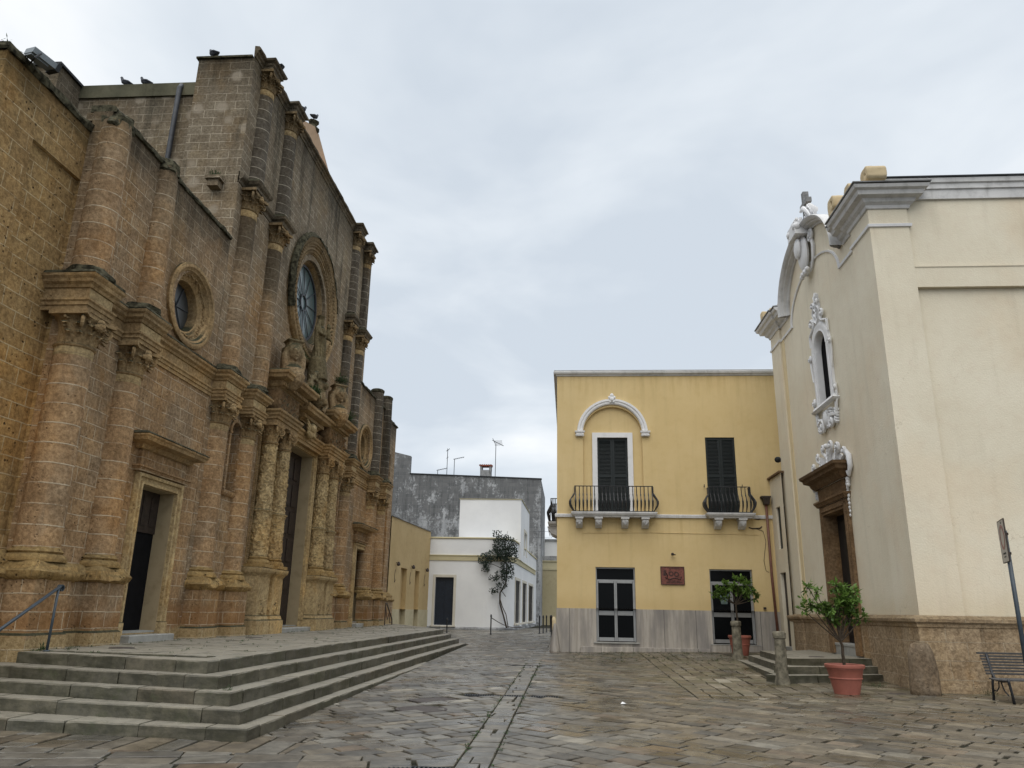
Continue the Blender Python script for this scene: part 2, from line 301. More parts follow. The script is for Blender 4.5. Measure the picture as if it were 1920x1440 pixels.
def paving():
    g = NG('stone_slab_paving', 0.45, 0.5)
    att = g.n('ShaderNodeAttribute', attribute_name='tone'); t = att.outputs['Fac']
    att2 = g.n('ShaderNodeAttribute', attribute_name='hue'); h = att2.outputs['Fac']
    p = g.xyz(g.pos())
    a = g.noise(0.3, 4, 0.6); b = g.noise(4, 6, 0.7); f = g.noise(22, 6, 0.7); n = g.xyz(g.nrm())
    warm = g.ramp(t, [(0, (0.056, 0.046, 0.033)), (0.4, (0.120, 0.099, 0.071)), (0.75, (0.190, 0.160, 0.117)), (1, (0.32, 0.28, 0.215))])
    cool = g.ramp(t, [(0, (0.048, 0.045, 0.040)), (0.4, (0.112, 0.104, 0.090)), (0.75, (0.182, 0.171, 0.148)), (1, (0.32, 0.305, 0.265))])
    red = g.ramp(t, [(0, (0.10, 0.07, 0.05)), (0.5, (0.18, 0.125, 0.088)), (1, (0.28, 0.205, 0.15))])
    c = g.mix(g.rng(h, 0.36, 0.66), cool, warm); c = g.mix(g.rng(h, 0.9, 0.96, 0, 0.7), c, red)
    c = g.mix(g.rng(b, 0.3, 0.72), g.mix(1.0, c, (0.58, 0.57, 0.55), 'MULTIPLY'), g.mix(1.0, c, (1.22, 1.2, 1.14), 'MULTIPLY'))
    c = g.mix(g.math('MULTIPLY', g.rng(f, 0.55, 0.75), 0.35), c, g.mix(1.0, c, (0.55, 0.55, 0.52), 'MULTIPLY'))
    # green film spreading from the joints near the yellow house
    gm = g.math('MULTIPLY', g.rng(g.math('ADD', p[0], g.math('MULTIPLY', a, 6.0)), 2.5, 6.5), g.rng(p[1], 12, 20))
    gm = g.math('MULTIPLY', gm, g.rng(g.noise(1.4, 5, .7), 0.42, 0.62))
    c = g.mix(g.math('MULTIPLY', gm, 0.5), c, (0.085, 0.08, 0.03))
    # wet patches
    wet = g.rng(g.noise(0.55, 5, 0.6), 0.45, 0.62)
    c = g.mix(g.math('MULTIPLY', wet, 0.45), c, g.mix(1.0, c, (0.6, 0.6, 0.6), 'MULTIPLY'))
    g.col(c); g.l(g.rng(g.math('MULTIPLY_ADD', b, 0.25, wet), 0.1, 1.1, 0.5, 0.24), g.b.inputs['Roughness'])
    g.bump(g.math('ADD', b, g.math('MULTIPLY', f, 0.3)), 0.35, 0.012); return g.m
M['paving'] = paving()
M['joint'] = plain('joint_earth', (0.028, 0.027, 0.018), 0.95, 0.1, var=0.5, scale=8, bump=0.5)
M['terracotta'] = plain('terracotta', (0.29, 0.098, 0.070), 0.55, 0.4, var=0.12, scale=5)
M['soil'] = plain('soil', (0.03, 0.022, 0.015), 1, 0.1, var=0.5, scale=30, bump=1)
M['bark'] = plain('bark', (0.055, 0.042, 0.03), 0.9, 0.2, var=0.4, scale=30, bump=0.8)
M['iron'] = plain('black_iron', (0.018, 0.02, 0.024), 0.45, 0.5, var=0.3)
M['iron_blue'] = plain('grey_blue_painted_steel', (0.035, 0.05, 0.065), 0.4, 0.5, var=0.2)
M['rust_iron'] = plain('brown_iron', (0.04, 0.028, 0.022), 0.6, 0.4, var=0.4, scale=14)
M['shutter'] = plain('dark_green_shutter', (0.005, 0.010, 0.011), 0.5, 0.4, var=0.15)
M['navy2'] = plain('near_black_door', (0.012, 0.010, 0.010), 0.6, 0.3, var=0.3)
M['navy'] = plain('navy_door', (0.012, 0.018, 0.03), 0.4, 0.4, var=0.15)
M['alu'] = plain('aluminium', (0.33, 0.335, 0.335), 0.4, 0.5, metal=0.5, var=0.06)
M['dark'] = plain('dark_interior', (0.006, 0.006, 0.007), 0.9, 0.1, var=0.2)
M['wood'] = plain('dark_wood_door', (0.032, 0.023, 0.019), 0.55, 0.3, var=0.35, scale=9, bump=0.3)
M['benchwood'] = plain('bench_slat', (0.055, 0.052, 0.05), 0.45, 0.4, var=0.3, scale=14)
M['copper'] = plain('brown_downpipe', (0.15, 0.062, 0.04), 0.5, 0.5, var=0.2)
M['plaque'] = plain('red_brown_plaque', (0.17, 0.055, 0.04), 0.5, 0.4, var=0.35, scale=12, bump=0.3)
M['plaquedark'] = plain('dark_brown_relief', (0.05, 0.022, 0.018), 0.5, 0.4, var=0.3, scale=12)
M['rooftile'] = plain('red_tile', (0.23, 0.075, 0.05), 0.8, 0.2, var=0.3)
M['signwhite'] = plain('sign_face', (0.34, 0.32, 0.29), 0.4, 0.4, var=0.06)
M['signred'] = plain('sign_red', (0.16, 0.02, 0.025), 0.4, 0.4, var=0.1)
M['brownshutter'] = plain('brown_grey_shutter', (0.03, 0.026, 0.023), 0.6, 0.3, var=0.2)
M['bronze'] = plain('rust_brown_cast_iron', (0.05, 0.04, 0.034), 0.6, 0.4, var=0.4, scale=20)
M['blacktop'] = plain('bitumen_coping', (0.02, 0.022, 0.024), 0.7, 0.3, var=0.3)
M['pigeon'] = plain('pigeon_feathers', (0.055, 0.06, 0.075), 0.7, 0.3, var=0.6, scale=25)
M['lampgrey'] = plain('grey_floodlight', (0.20, 0.23, 0.25), 0.45, 0.4, var=0.08)
M['postgreen'] = plain('brown_grey_bollard', (0.15, 0.135, 0.10), 0.85, 0.2, var=0.45, scale=9, bump=0.6)
M['pipe'] = plain('lead_pipe', (0.045, 0.05, 0.06), 0.6, 0.4, var=0.3)
M['threshold'] = plain('grey_marble', (0.30, 0.30, 0.28), 0.5, 0.4, var=0.15, scale=4)
M['paper'] = plain('white_litter', (0.7, 0.7, 0.7), 0.7, 0.3, var=0.05)
def glass(name, c, rough=0.08, spec=0.8):
    g = NG(name, rough, spec); a = g.noise(0.8, 3); g.col(g.mix(a, tuple(x*0.7 for x in c), c)); return g.m
M['glassdark'] = glass('dark_shop_glass', (0.006, 0.007, 0.008), 0.15, 0.08)
M['glassrose'] = glass('greenish_leaded_glass', (0.09, 0.135, 0.14), 0.22)
M['glassoc'] = glass('dull_leaded_glass', (0.04, 0.047, 0.05), 0.3)
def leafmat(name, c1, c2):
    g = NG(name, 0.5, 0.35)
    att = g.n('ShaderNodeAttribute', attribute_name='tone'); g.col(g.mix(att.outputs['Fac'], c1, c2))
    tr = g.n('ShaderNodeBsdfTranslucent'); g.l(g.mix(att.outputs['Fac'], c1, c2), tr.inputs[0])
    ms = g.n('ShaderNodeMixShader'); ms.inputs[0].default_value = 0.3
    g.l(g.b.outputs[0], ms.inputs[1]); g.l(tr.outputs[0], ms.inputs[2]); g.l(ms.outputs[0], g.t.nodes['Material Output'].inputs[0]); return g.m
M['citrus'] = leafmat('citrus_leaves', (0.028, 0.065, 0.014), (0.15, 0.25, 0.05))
M['darkleaf'] = leafmat('dark_climber_leaves', (0.008, 0.016, 0.010), (0.022, 0.04, 0.022))
M['weed'] = leafmat('weed_leaves', (0.02, 0.045, 0.012), (0.06, 0.10, 0.035))

# ------------------------------------------------------------------ mesh helpers
def sstep(a, b, x):
    t = max(0, min(1, (x-a)/(b-a))); return t*t*(3-2*t)
def gz(x, y):
    return min(0.45, max(0, 0.0125*(y-8))) + 0.022*max(0, x)*sstep(19, 29, y)*(1-sstep(10, 14, x))

class MB:
    """collects faces; frame (o, u, n) turns facade coordinates (u along, n out, z up) into world"""
    def __init__(s, fr=None):
        s.v = []; s.f = []; s.tone = []; s.hue = []; s.ct = 0.5; s.ch = 0.5
        s.fr = fr or (Vector((0, 0, 0)), Vector((1, 0, 0)), Vector((0, 1, 0)))
    def P(s, u, n, z):
        o, U, N = s.fr
        return (o.x+U.x*u+N.x*n, o.y+U.y*u+N.y*n, o.z+z)
    def add(s, pts, faces):
        b = len(s.v)
        for p in pts: s.v.append(s.P(*p)); s.tone.append(s.ct); s.hue.append(s.ch)
        for f in faces: s.f.append([b+i for i in f])
    def box(s, u0, u1, n0, n1, z0, z1, ch=0.0):
        if ch <= 0:
            s.add([(u0, n0, z0), (u1, n0, z0), (u1, n1, z0), (u0, n1, z0), (u0, n0, z1), (u1, n0, z1), (u1, n1, z1), (u0, n1, z1)],
                  [(0, 3, 2, 1), (4, 5, 6, 7), (0, 1, 5, 4), (1, 2, 6, 5), (2, 3, 7, 6), (3, 0, 4, 7)])
        else:
            c = ch
            s.add([(u0, n0, z0), (u1, n0, z0), (u1, n1, z0), (u0, n1, z0),
                   (u0, n0, z1-c), (u1, n0, z1-c), (u1, n1, z1-c), (u0, n1, z1-c),
                   (u0+c, n0+c, z1), (u1-c, n0+c, z1), (u1-c, n1-c, z1), (u0+c, n1-c, z1)],
                  [(0, 3, 2, 1), (8, 9, 10, 11), (0, 1, 5, 4), (1, 2, 6, 5), (2, 3, 7, 6), (3, 0, 4, 7), (4, 5, 9, 8), (5, 6, 10, 9), (6, 7, 11, 10), (7, 4, 8, 11)])
    def prism(s, pts, n0, n1):
        """polygon in (u, z) given thickness from n0 to n1"""
        k = len(pts)
        s.add([(u, n0, z) for u, z in pts]+[(u, n1, z) for u, z in pts],
              [tuple(range(k)), tuple(range(2*k-1, k-1, -1))]+[(i, (i+1) % k, k+(i+1) % k, k+i) for i in range(k)])
    def slab(s, pts, z0, z1, top_in=0.0):
        """polygon in (u, n) from z0 to z1"""
        k = len(pts); cx = sum(p[0] for p in pts)/k; cy = sum(p[1] for p in pts)/k
        def q(p):
            d = math.hypot(p[0]-cx, p[1]-cy) or 1; t = top_in/d
            return (p[0]+(cx-p[0])*t, p[1]+(cy-p[1])*t)
        s.add([(*p, z0) for p in pts]+[(*q(p), z1) for p in pts],
              [tuple(range(k)), tuple(range(2*k-1, k-1, -1))]+[(i, (i+1) % k, k+(i+1) % k, k+i) for i in range(k)])
    def sweep(s, prof, path, left=True, closed=False, jit=0.0, sub=0.0):
        """prof [(out, z)], path [(u, n)]; out is offset to the left (or right) of the path"""
        if sub > 0:
            q = []
            for a, b in zip(path, path[1:]):
                L = math.dist(a, b); k = max(1, int(L/sub))
                q += [(a[0]+(b[0]-a[0])*i/k, a[1]+(b[1]-a[1])*i/k) for i in range(k)]
            path = q+[path[-1]]
        m = len(path); sg = 1 if left else -1; nm = []
        for i in range(m):
            a = path[i-1] if (i > 0 or closed) else None; b = path[i]; c = path[(i+1) % m] if (i < m-1 or closed) else None
            ds = []
            for p, q in ((a, b), (b, c)):
                if p and q:
                    L = math.dist(p, q) or 1; ds.append(((p[1]-q[1])/L*sg, (q[0]-p[0])/L*sg))
            if len(ds) == 1: nm.append(ds[0])
            else:
                x, y = ds[0][0]+ds[1][0], ds[0][1]+ds[1][1]; k = (x*x+y*y) or 1
                t = 2/k; t = min(t, 3.0) if k > 0 else 1
                nm.append((x*t, y*t))
        pts = []
        for i in range(m):
            for o, z in prof:
                j = jit*noise.noise(Vector((path[i][0]*3.1, path[i][1]*3+z*9, z*7))) if jit else 0
                j2 = jit*0.6*noise.noise(Vector((path[i][0]*5.1+9, z*11, 3))) if jit else 0
                pts.append((path[i][0]+nm[i][0]*(o+j), path[i][1]+nm[i][1]*(o+j), z+j2))
        k = len(prof); fs = []
        for i in range(m if closed else m-1):
            i2 = (i+1) % m
            for j in range(k-1): fs.append((i*k+j, i2*k+j, i2*k+j+1, i*k+j+1))
        if not closed:
            fs.append(tuple(range(k))); fs.append(tuple((m-1)*k+j for j in range(k-1, -1, -1)))
        s.add(pts, fs)
    def lathe(s, prof, cu, cn, seg=24, a0=0.0, a1=2*PI, cap=True, jit=0.0, sq=1.0):
        full = abs(a1-a0-2*PI) < 1e-6; m = seg if full else seg+1; pts = []
        for i in range(m):
            a = a0+(a1-a0)*i/seg
            for r, z in prof:
                j = jit*noise.noise(Vector((cu*2+math.cos(a)*r*6, cn+math.sin(a)*r*6, z*6))) if jit else 0
                pts.append((cu+math.cos(a)*(r+j), cn+math.sin(a)*(r+j)*sq, z))
        k = len(prof); fs = []
        for i in range(seg):
            i2 = (i+1) % m
            for j in range(k-1): fs.append((i*k+j, i2*k+j, i2*k+j+1, i*k+j+1))
        if cap and full:
            if prof[0][0] > 1e-4: fs.append(tuple(i*k for i in range(m-1, -1, -1)))
            if prof[-1][0] > 1e-4: fs.append(tuple(i*k+k-1 for i in range(m)))
        s.add(pts, fs)
    def tube(s, pts, rad, seg=6, cap=True):
        pts = [Vector(p) for p in pts]; m = len(pts)
        if m < 2: return
        rs = rad if isinstance(rad, (list, tuple)) else [rad]*m
        vs = []; up = Vector((0.13, 0.21, 0.97))
        for i, p in enumerate(pts):
            t = (pts[min(i+1, m-1)]-pts[max(i-1, 0)]).normalized()
            a = up - t*up.dot(t)
            if a.length < 1e-3: a = Vector((1, 0, 0)) - t*t.x
            a.normalize(); b = t.cross(a); up = a
            for k in range(seg):
                an = 2*PI*k/seg; q = p+(a*math.cos(an)+b*math.sin(an))*rs[i]; vs.append(tuple(q))
        fs = []
        for i in range(m-1):
            for k in range(seg): k2 = (k+1) % seg; fs.append((i*seg+k, i*seg+k2, (i+1)*seg+k2, (i+1)*seg+k))
        if cap: fs.append(tuple(range(seg-1, -1, -1))); fs.append(tuple((m-1)*seg+k for k in range(seg)))
        s.add(vs, fs)
    def ball(s, c, r, seg=8, rings=6, sc=(1, 1, 1)):
        pts = []; fs = []
        for i in range(rings+1):
            th = PI*i/rings
            for k in range(seg):
                a = 2*PI*k/seg; pts.append((c[0]+r*sc[0]*math.sin(th)*math.cos(a), c[1]+r*sc[1]*math.sin(th)*math.sin(a), c[2]+r*sc[2]*math.cos(th)))
        for i in range(rings):
            for k in range(seg): k2 = (k+1) % seg; fs.append((i*seg+k, i*seg+k2, (i+1)*seg+k2, (i+1)*seg+k))
        s.add(pts, fs)
    def wall(s, u0, u1, z0, z1, n, rects=(), circles=(), depth=0.3, arches=(), seg=40):
        """flat wall facing out with real openings and their reveals. rects (u0,u1,z0,z1[,depth]); circles (u,z,r[,depth]); arches (u0,u1,z0,zspring[,depth])"""
        us = {u0, u1}; zs = {z0, z1}; holes = []
        for q in rects: us |= {q[0], q[1]}; zs |= {q[2], q[3]}; holes.append(q[:4])
        cells = []
        for q in circles:
            a = q[2]*1.02; us |= {q[0]-a, q[0]+a}; zs |= {q[1]-a, q[1]+a}; holes.append((q[0]-a, q[0]+a, q[1]-a, q[1]+a))
        for q in arches:
            r = (q[1]-q[0])/2; us |= {q[0], q[1]}; zs |= {q[2], q[3], q[3]+r*1.02}; holes.append((q[0], q[1], q[2], q[3]+r*1.02))
        us = sorted(x for x in us if u0-1e-6 <= x <= u1+1e-6); zs = sorted(x for x in zs if z0-1e-6 <= x <= z1+1e-6)
        for a, b in zip(us, us[1:]):
            for c, d in zip(zs, zs[1:]):
                m = ((a+b)/2, (c+d)/2)
                if any(h[0] < m[0] < h[1] and h[2] < m[1] < h[3] for h in holes): continue
                s.add([(a, n, c), (b, n, c), (b, n, d), (a, n, d)], [(0, 1, 2, 3)])
        for q in rects:
            a, b, c, d = q[:4]; dp = q[4] if len(q) > 4 else depth
            for (x0, y0, x1, y1) in ((a, c, b, c), (b, c, b, d), (b, d, a, d), (a, d, a, c)):
                s.add([(x0, n, y0), (x1, n, y1), (x1, n-dp, y1), (x0, n-dp, y0)], [(0, 1, 2, 3)])
        for q in circles:
            cu, cz, r = q[:3]; dp = q[3] if len(q) > 3 else depth; h = r*1.02
            for i in range(seg):
                a0, a1 = 2*PI*i/seg, 2*PI*(i+1)/seg
                def sqp(a):
                    x, y = math.cos(a), math.sin(a); k = h/max(abs(x), abs(y)); return (cu+x*k, cz+y*k)
                p0, p1 = (cu+r*math.cos(a0), cz+r*math.sin(a0)), (cu+r*math.cos(a1), cz+r*math.sin(a1))
                q0, q1 = sqp(a0), sqp(a1)
                s.add([(p0[0], n, p0[1]), (p1[0], n, p1[1]), (q1[0], n, q1[1]), (q0[0], n, q0[1])], [(0, 1, 2, 3)])
                s.add([(p0[0], n, p0[1]), (p1[0], n, p1[1]), (p1[0], n-dp, p1[1]), (p0[0], n-dp, p0[1])], [(0, 1, 2, 3)])
        for q in arches:
            a, b, c, sp = q[:4]; dp = q[4] if len(q) > 4 else depth; r = (b-a)/2; cu = (a+b)/2; top = sp+r*1.02; g_ = 16
            for i in range(g_):
                a0, a1 = PI*i/g_, PI*(i+1)/g_
                p0, p1 = (cu+r*math.cos(a0), sp+r*math.sin(a0)), (cu+r*math.cos(a1), sp+r*math.sin(a1))
                s.add([(p0[0], n, p0[1]), (p1[0], n, p1[1]), (p1[0], n, top), (p0[0], n, top)], [(0, 1, 2, 3)])
                s.add([(p0[0], n, p0[1]), (p1[0], n, p1[1]), (p1[0], n-dp, p1[1]), (p0[0], n-dp, p0[1])], [(0, 1, 2, 3)])
            for (x0, y0, x1, y1) in ((a, c, b, c), (b, c, b, sp), (a, sp, a, c)):
                s.add([(x0, n, y0), (x1, n, y1), (x1, n-dp, y1), (x0, n-dp, y0)], [(0, 1, 2, 3)])
    def ring(s, prof, cu, cz, seg=64, a0=0, a1=2*PI, sx=1.0, sz=1.0, jit=0):
        """moulding swept round a circle in the facade plane: prof [(radius, n)]"""
        full = abs(a1-a0-2*PI) < 1e-6; m = seg if full else seg+1; pts = []; k = len(prof)
        for i in range(m):
            a = a0+(a1-a0)*i/seg
            for r, n in prof:
                j = jit*noise.noise(Vector((a*9, r*5, n*9)))
                pts.append((cu+math.cos(a)*(r+j)*sx, n+j, cz+math.sin(a)*(r+j)*sz))
        fs = []
        for i in range(seg):
            i2 = (i+1) % m
            for j in range(k-1): fs.append((i*k+j, i2*k+j, i2*k+j+1, i*k+j+1))
        if not full: fs.append(tuple(range(k))); fs.append(tuple((m-1)*k+j for j in range(k-1, -1, -1)))
        s.add(pts, fs)
    def leaf(s, c, d, up, L, W, tone):
        """one folded leaf blade"""
        s.ct = tone; d = d.normalized(); sd_ = d.cross(up)
        if sd_.length < 1e-3: sd_ = Vector((1, 0, 0))
        sd_.normalize(); nn = sd_.cross(d)
        p = [c, c+d*L*0.45+sd_*W*0.5+nn*W*0.15, c+d*L, c+d*L*0.45-sd_*W*0.5+nn*W*0.15]
        s.add([tuple(x) for x in p], [(0, 1, 2), (0, 2, 3)])
    def build(s, name, mat, parent=None, smooth=False, tone=False, loc=None):
        me = bpy.data.meshes.new(name)
        off = Vector(parent_loc(parent)) if parent is not None else Vector(loc or (0, 0, 0))
        me.from_pydata([(x-off.x, y-off.y, z-off.z) for x, y, z in s.v], [], s.f); me.validate()
        bm = bmesh.new(); bm.from_mesh(me)
        bmesh.ops.recalc_face_normals(bm, faces=bm.faces); bm.to_mesh(me); bm.free()
        if tone:
            for nm, src in (('tone', s.tone), ('hue', s.hue)):
                at = me.attributes.new(nm, 'FLOAT', 'POINT')
                if len(me.vertices) == len(src): at.data.foreach_set('value', src)
        o = bpy.data.objects.new(name, me); COL.objects.link(o)
        me.materials.append(mat)
        if smooth:
            me.polygons.foreach_set('use_smooth', [True]*len(me.polygons))
            if smooth is not True:
                try: me.set_sharp_from_angle(angle=R(smooth))
                except Exception: pass
        if parent is not None: o.parent = parent
        elif loc: o.location = loc
        return o

def parent_loc(o):
    v = Vector((0, 0, 0))
    while o is not None: v += o.location; o = o.parent
    return v
def tag(o, label, cat, group=None, kind=None):
    o['label'] = label; o['category'] = cat
    if group: o['group'] = group
    if kind: o['kind'] = kind
    return o
def thing(name, label, cat, loc=(0, 0, 0), group=None):
    o = bpy.data.objects.new(name, None); o.empty_display_size = 0.2; COL.objects.link(o); o.location = loc
    return tag(o, label, cat, group)
def kids(o): return [c for c in bpy.data.objects if c.parent == o]
def copy_tree(o, parent=None):
    ch = kids(o); c = o.copy(); COL.objects.link(c); c.parent = parent
    for x in ch: copy_tree(x, c)
    return c
def struct(o): o['kind'] = 'structure'; return o
X, Y, Z = Vector((1, 0, 0)), Vector((0, 1, 0)), Vector((0, 0, 1))
def fx(x): return (Vector((x, 0, 0)), Y, X)         # church side: u = world Y, out = +X
CH = fx(-9.2)                                        # church facade
CP = (Vector((7.6, 0, 0)), Y, -X)                    # chapel front (out = -X)
CS = (Vector((0, 17.9, 0)), X, -Y)                   # chapel side (out = -Y)
YH = (Vector((0, 28.8, 0)), X, -Y)                   # yellow house front
WW = None

# ================================================================== GROUND
def ground():
    mb = MB(); xs = [-400, -120, -60, -30]+[x for x in range(-20, 21)]+[30, 60, 120, 400]; ys = [-300, -60, -20]+[y for y in range(-8, 82, 2)]+[120, 250, 900]
    for y in ys:
        for x in xs: mb.v.append((x, y, gz(x, y)-0.022)); mb.tone.append(0); mb.hue.append(0)
    k = len(xs)
    for j in range(len(ys)-1):
        for i in range(k-1): mb.f.append([j*k+i, j*k+i+1, (j+1)*k+i+1, (j+1)*k+i])
    struct(mb.build('ground', M['joint']))
ground()

def clip(poly, region):
    """Sutherland-Hodgman against a convex counter-clockwise region"""
    outp = poly
    for i in range(len(region)):
        a, b = region[i], region[(i+1) % len(region)]; inp = outp; outp = []
        if not inp: break
        side = lambda p: (b[0]-a[0])*(p[1]-a[1])-(b[1]-a[1])*(p[0]-a[0])
        for j in range(len(inp)):
            p, q = inp[j-1], inp[j]; sp, sq_ = side(p), side(q)
            if (sp >= 0) != (sq_ >= 0):
                t = sp/(sp-sq_); outp.append((p[0]+(q[0]-p[0])*t, p[1]+(q[1]-p[1])*t))
            if sq_ >= 0: outp.append(q)
    return outp
def area(p): return 0.5*sum(p[i-1][0]*p[i][1]-p[i][0]*p[i-1][1] for i in range(len(p)))
def slabs(mb, region, ang, rowh, lo, hi, gap=0.014, tone=(0.45, 0.2), hue=None, holes=()):
    ca, sa = math.cos(ang), math.sin(ang)
    xs = [p[0]*ca+p[1]*sa for p in region]; ys = [-p[0]*sa+p[1]*ca for p in region]
    y = min(ys)-random.random()*rowh
    while y < max(ys):
        h = rowh*random.uniform(0.82, 1.2); x = min(xs)-random.random()*hi
        while x < max(xs):
            L = random.uniform(lo, hi); g = gap*random.uniform(0.5, 1.6)
            j = lambda: random.uniform(-0.026, 0.026)
            q = [(x+g+j(), y+g+j()), (x+L-g+j(), y+g+j()), (x+L-g+j(), y+h-g+j()), (x+g+j(), y+h-g+j())]
            q = [(a*ca-b*sa, a*sa+b*ca) for a, b in q]
            x += L
            q = clip(q, region)
            if len(q) < 3 or abs(area(q)) < 0.002: continue
            cx = sum(p[0] for p in q)/len(q); cy = sum(p[1] for p in q)/len(q)
            if any(h_(cx, cy) for h_ in holes): continue
            mb.ct = min(1, max(0, random.gauss(*tone))); mb.ch = hue(cx, cy) if hue else random.random()
            dz = random.uniform(-0.004, 0.004); tx, ty = random.uniform(-.012, .012), random.uniform(-.012, .012)
            k = len(q); top = []; b = 0.011
            for p in q:
                d = math.hypot(p[0]-cx, p[1]-cy) or 1
                top.append((p[0]+(cx-p[0])*b/d, p[1]+(cy-p[1])*b/d))
            zt = lambda p: gz(*p)+dz+tx*(p[0]-cx)+ty*(p[1]-cy)
            mb.add([(p[0], p[1], zt(p)-0.030) for p in q]+[(p[0], p[1], zt(p)-0.008) for p in q]+[(p[0], p[1], zt(p)) for p in top],
                   [tuple(range(2*k, 3*k))]+[(i, (i+1) % k, k+(i+1) % k, k+i) for i in range(k)]+[(k+i, k+(i+1) % k, 2*k+(i+1) % k, 2*k+i) for i in range(k)])
        y += h
def hue0(x, y):
    # greyer towards the left, warmer towards the chapel
    t = sstep(-3, 5, x)
    v = random.random()
    return (0.25+0.33*v)+t*0.22 if v < 0.95 else 0.93
pav = MB()
circ = lambda cx, cy, r: (lambda x, y: (x-cx)**2+(y-cy)**2 < r*r)
manh = [(-2.4, 14.42, 0.42), (-2.38, 13.22, 0.42)]
rect_ = lambda a, b, c, d: (lambda x, y: a < x < b and c < y < d)
drains = [(-1.95, -1.3, 15.2, 15.4), (-1.22, -0.8, 15.2, 15.4), (-0.72, -0.2, 15.2, 15.4)]
drains2 = [(-1.75, -1.35, 22.4, 22.52), (-1.27, -0.85, 22.4, 22.52), (-0.75, -0.3, 22.4, 22.52)]
hl = [rect_(a-.1, b+.1, c-.06, d+.06) for a, b, c, d in drains]+[rect_(a-.1, b+.1, c-.06, d+.06) for a, b, c, d in drains2]+[rect_(-1.95, -1.2, 8.3, 8.9)]+[circ(*m) for m in manh]
slabs(pav, [(-1.21, 4), (-0.86, 4), (-0.86, 22.4), (-1.21, 22.4)], 0.0, 0.33, 0.34, 0.6, tone=(0.52, 0.12), hue=lambda x, y: random.uniform(0.2, 0.55), holes=hl)
slabs(pav, [(-14, 8.9), (-3.2, 9.25), (-3.2, 10.35), (-14, 10.35)], PI/2+0.02, 0.36, 0.7, 1.1, tone=(0.40, 0.10), hue=lambda x, y: random.choice((0.3, 0.5, 0.7, 0.62)), holes=hl)
slabs(pav, [(-14, 3), (-1.23, 3), (-1.23, 9.3), (-3.2, 9.25), (-14, 8.9)], R(14), 0.38, 0.45, 0.8, tone=(0.40, 0.12), hue=hue0, holes=hl)
slabs(pav, [(-3.2, 9.25), (-1.23, 9.3), (-1.23, 10.35), (-3.2, 10.35)], R(42), 0.27, 0.32, 0.55, tone=(0.46, 0.16), hue=hue0, holes=hl)
slabs(pav, [(-4.0, 10.35), (-1.23, 10.35), (-1.2, 41), (-4.0, 41)], R(42), 0.27, 0.32, 0.56, tone=(0.46, 0.165), hue=hue0, holes=hl)
slabs(pav, [(7.62, 15.62), (14, 15.62), (14, 18.3), (7.62, 18.3)], R(-38), 0.31, 0.38, 0.68, tone=(0.43, 0.19), hue=hue0)
slabs(pav, [(2.42, 15.62), (7.6, 15.62), (7.6, 17.22)], R(-38), 0.31, 0.38, 0.68, tone=(0.43, 0.19), hue=hue0)
slabs(pav, [(-0.84, 3), (14, 3), (14, 15.62), (-0.84, 15.62)], R(-38), 0.28, 0.34, 0.60, tone=(0.44, 0.16), hue=hue0, holes=hl)
slabs(pav, [(-0.84, 15.6), (2.4, 15.6), (2.4, 28.75), (-0.82, 28.75)], R(-40), 0.27, 0.33, 0.56, tone=(0.42, 0.155), hue=hue0, holes=hl)
slabs(pav, [(2.42, 15.62), (7.6, 17.2), (7.6, 29), (2.42, 29)], PI/2, 0.36, 0.45, 0.9, tone=(0.5, 0.18), hue=lambda x, y: random.uniform(0.5, 0.85), holes=hl)
slabs(pav, [(-0.82, 28.8), (-0.45, 28.8), (-0.45, 60), (-0.8, 60)], R(0), 0.29, 0.4, 0.6, tone=(0.5, 0.18), hue=hue0)
slabs(pav, [(-9.5, 32.4), (-4.0, 32.4), (-4.0, 41), (-9.5, 41)], R(42), 0.32, 0.4, 0.7, tone=(0.46, 0.2), hue=hue0)
slabs(pav, [(-9.5, 40), (-1.2, 41), (-1.17, 60), (-9.5, 52)], R(40), 0.45, 0.6, 0.9, tone=(0.5, 0.18), hue=hue0)
slabs(pav, [(-1.23, 22.55), (-0.82, 22.55), (-0.82, 60), (-1.2, 60)], R(42), 0.27, 0.32, 0.56, tone=(0.46, 0.165), hue=hue0)
pv = pav.build('paving', M['paving'], tone=True); struct(pv)

def grate(name, rc, label, group, n=9):
    a, b, c, d = rc; z = gz((a+b)/2, (c+d)/2)
    mb = MB(); cw = 0.012
    mb.box(a, b, c, c+cw, z-.03, z+.002); mb.box(a, b, d-cw, d, z-.03, z+.002)
    k = max(3, int((b-a)/0.045))
    for i in range(k+1):
        x = a+(b-a-cw)*i/k; mb.box(x, x+cw*1.2, c+cw, d-cw, z-.03, z)
    mb.box(a, b, c, d, z-.04, z-.034)
    return tag(mb.build(name, M['iron'], loc=((a+b)/2, (c+d)/2, z)), label, 'drain grate', group)
dl = ['black drain grate left of the pale stone strip, near row', 'black drain grate across the pale stone strip, near row', 'black drain grate right of the pale stone strip, near row']
for rc, lb in zip(drains, dl): grate('drain_grate', rc, lb, 'drain grates in the paving')
for rc, lb in zip(drains2, dl): grate('drain_grate', rc, lb.replace('near row', 'far row by the yellow house corner'), 'drain grates in the paving')
grate('drain_grate', (-1.9, -1.25, 8.35, 8.85), 'large dark floor grate at the bottom edge of the photo', 'drain grates in the paving')
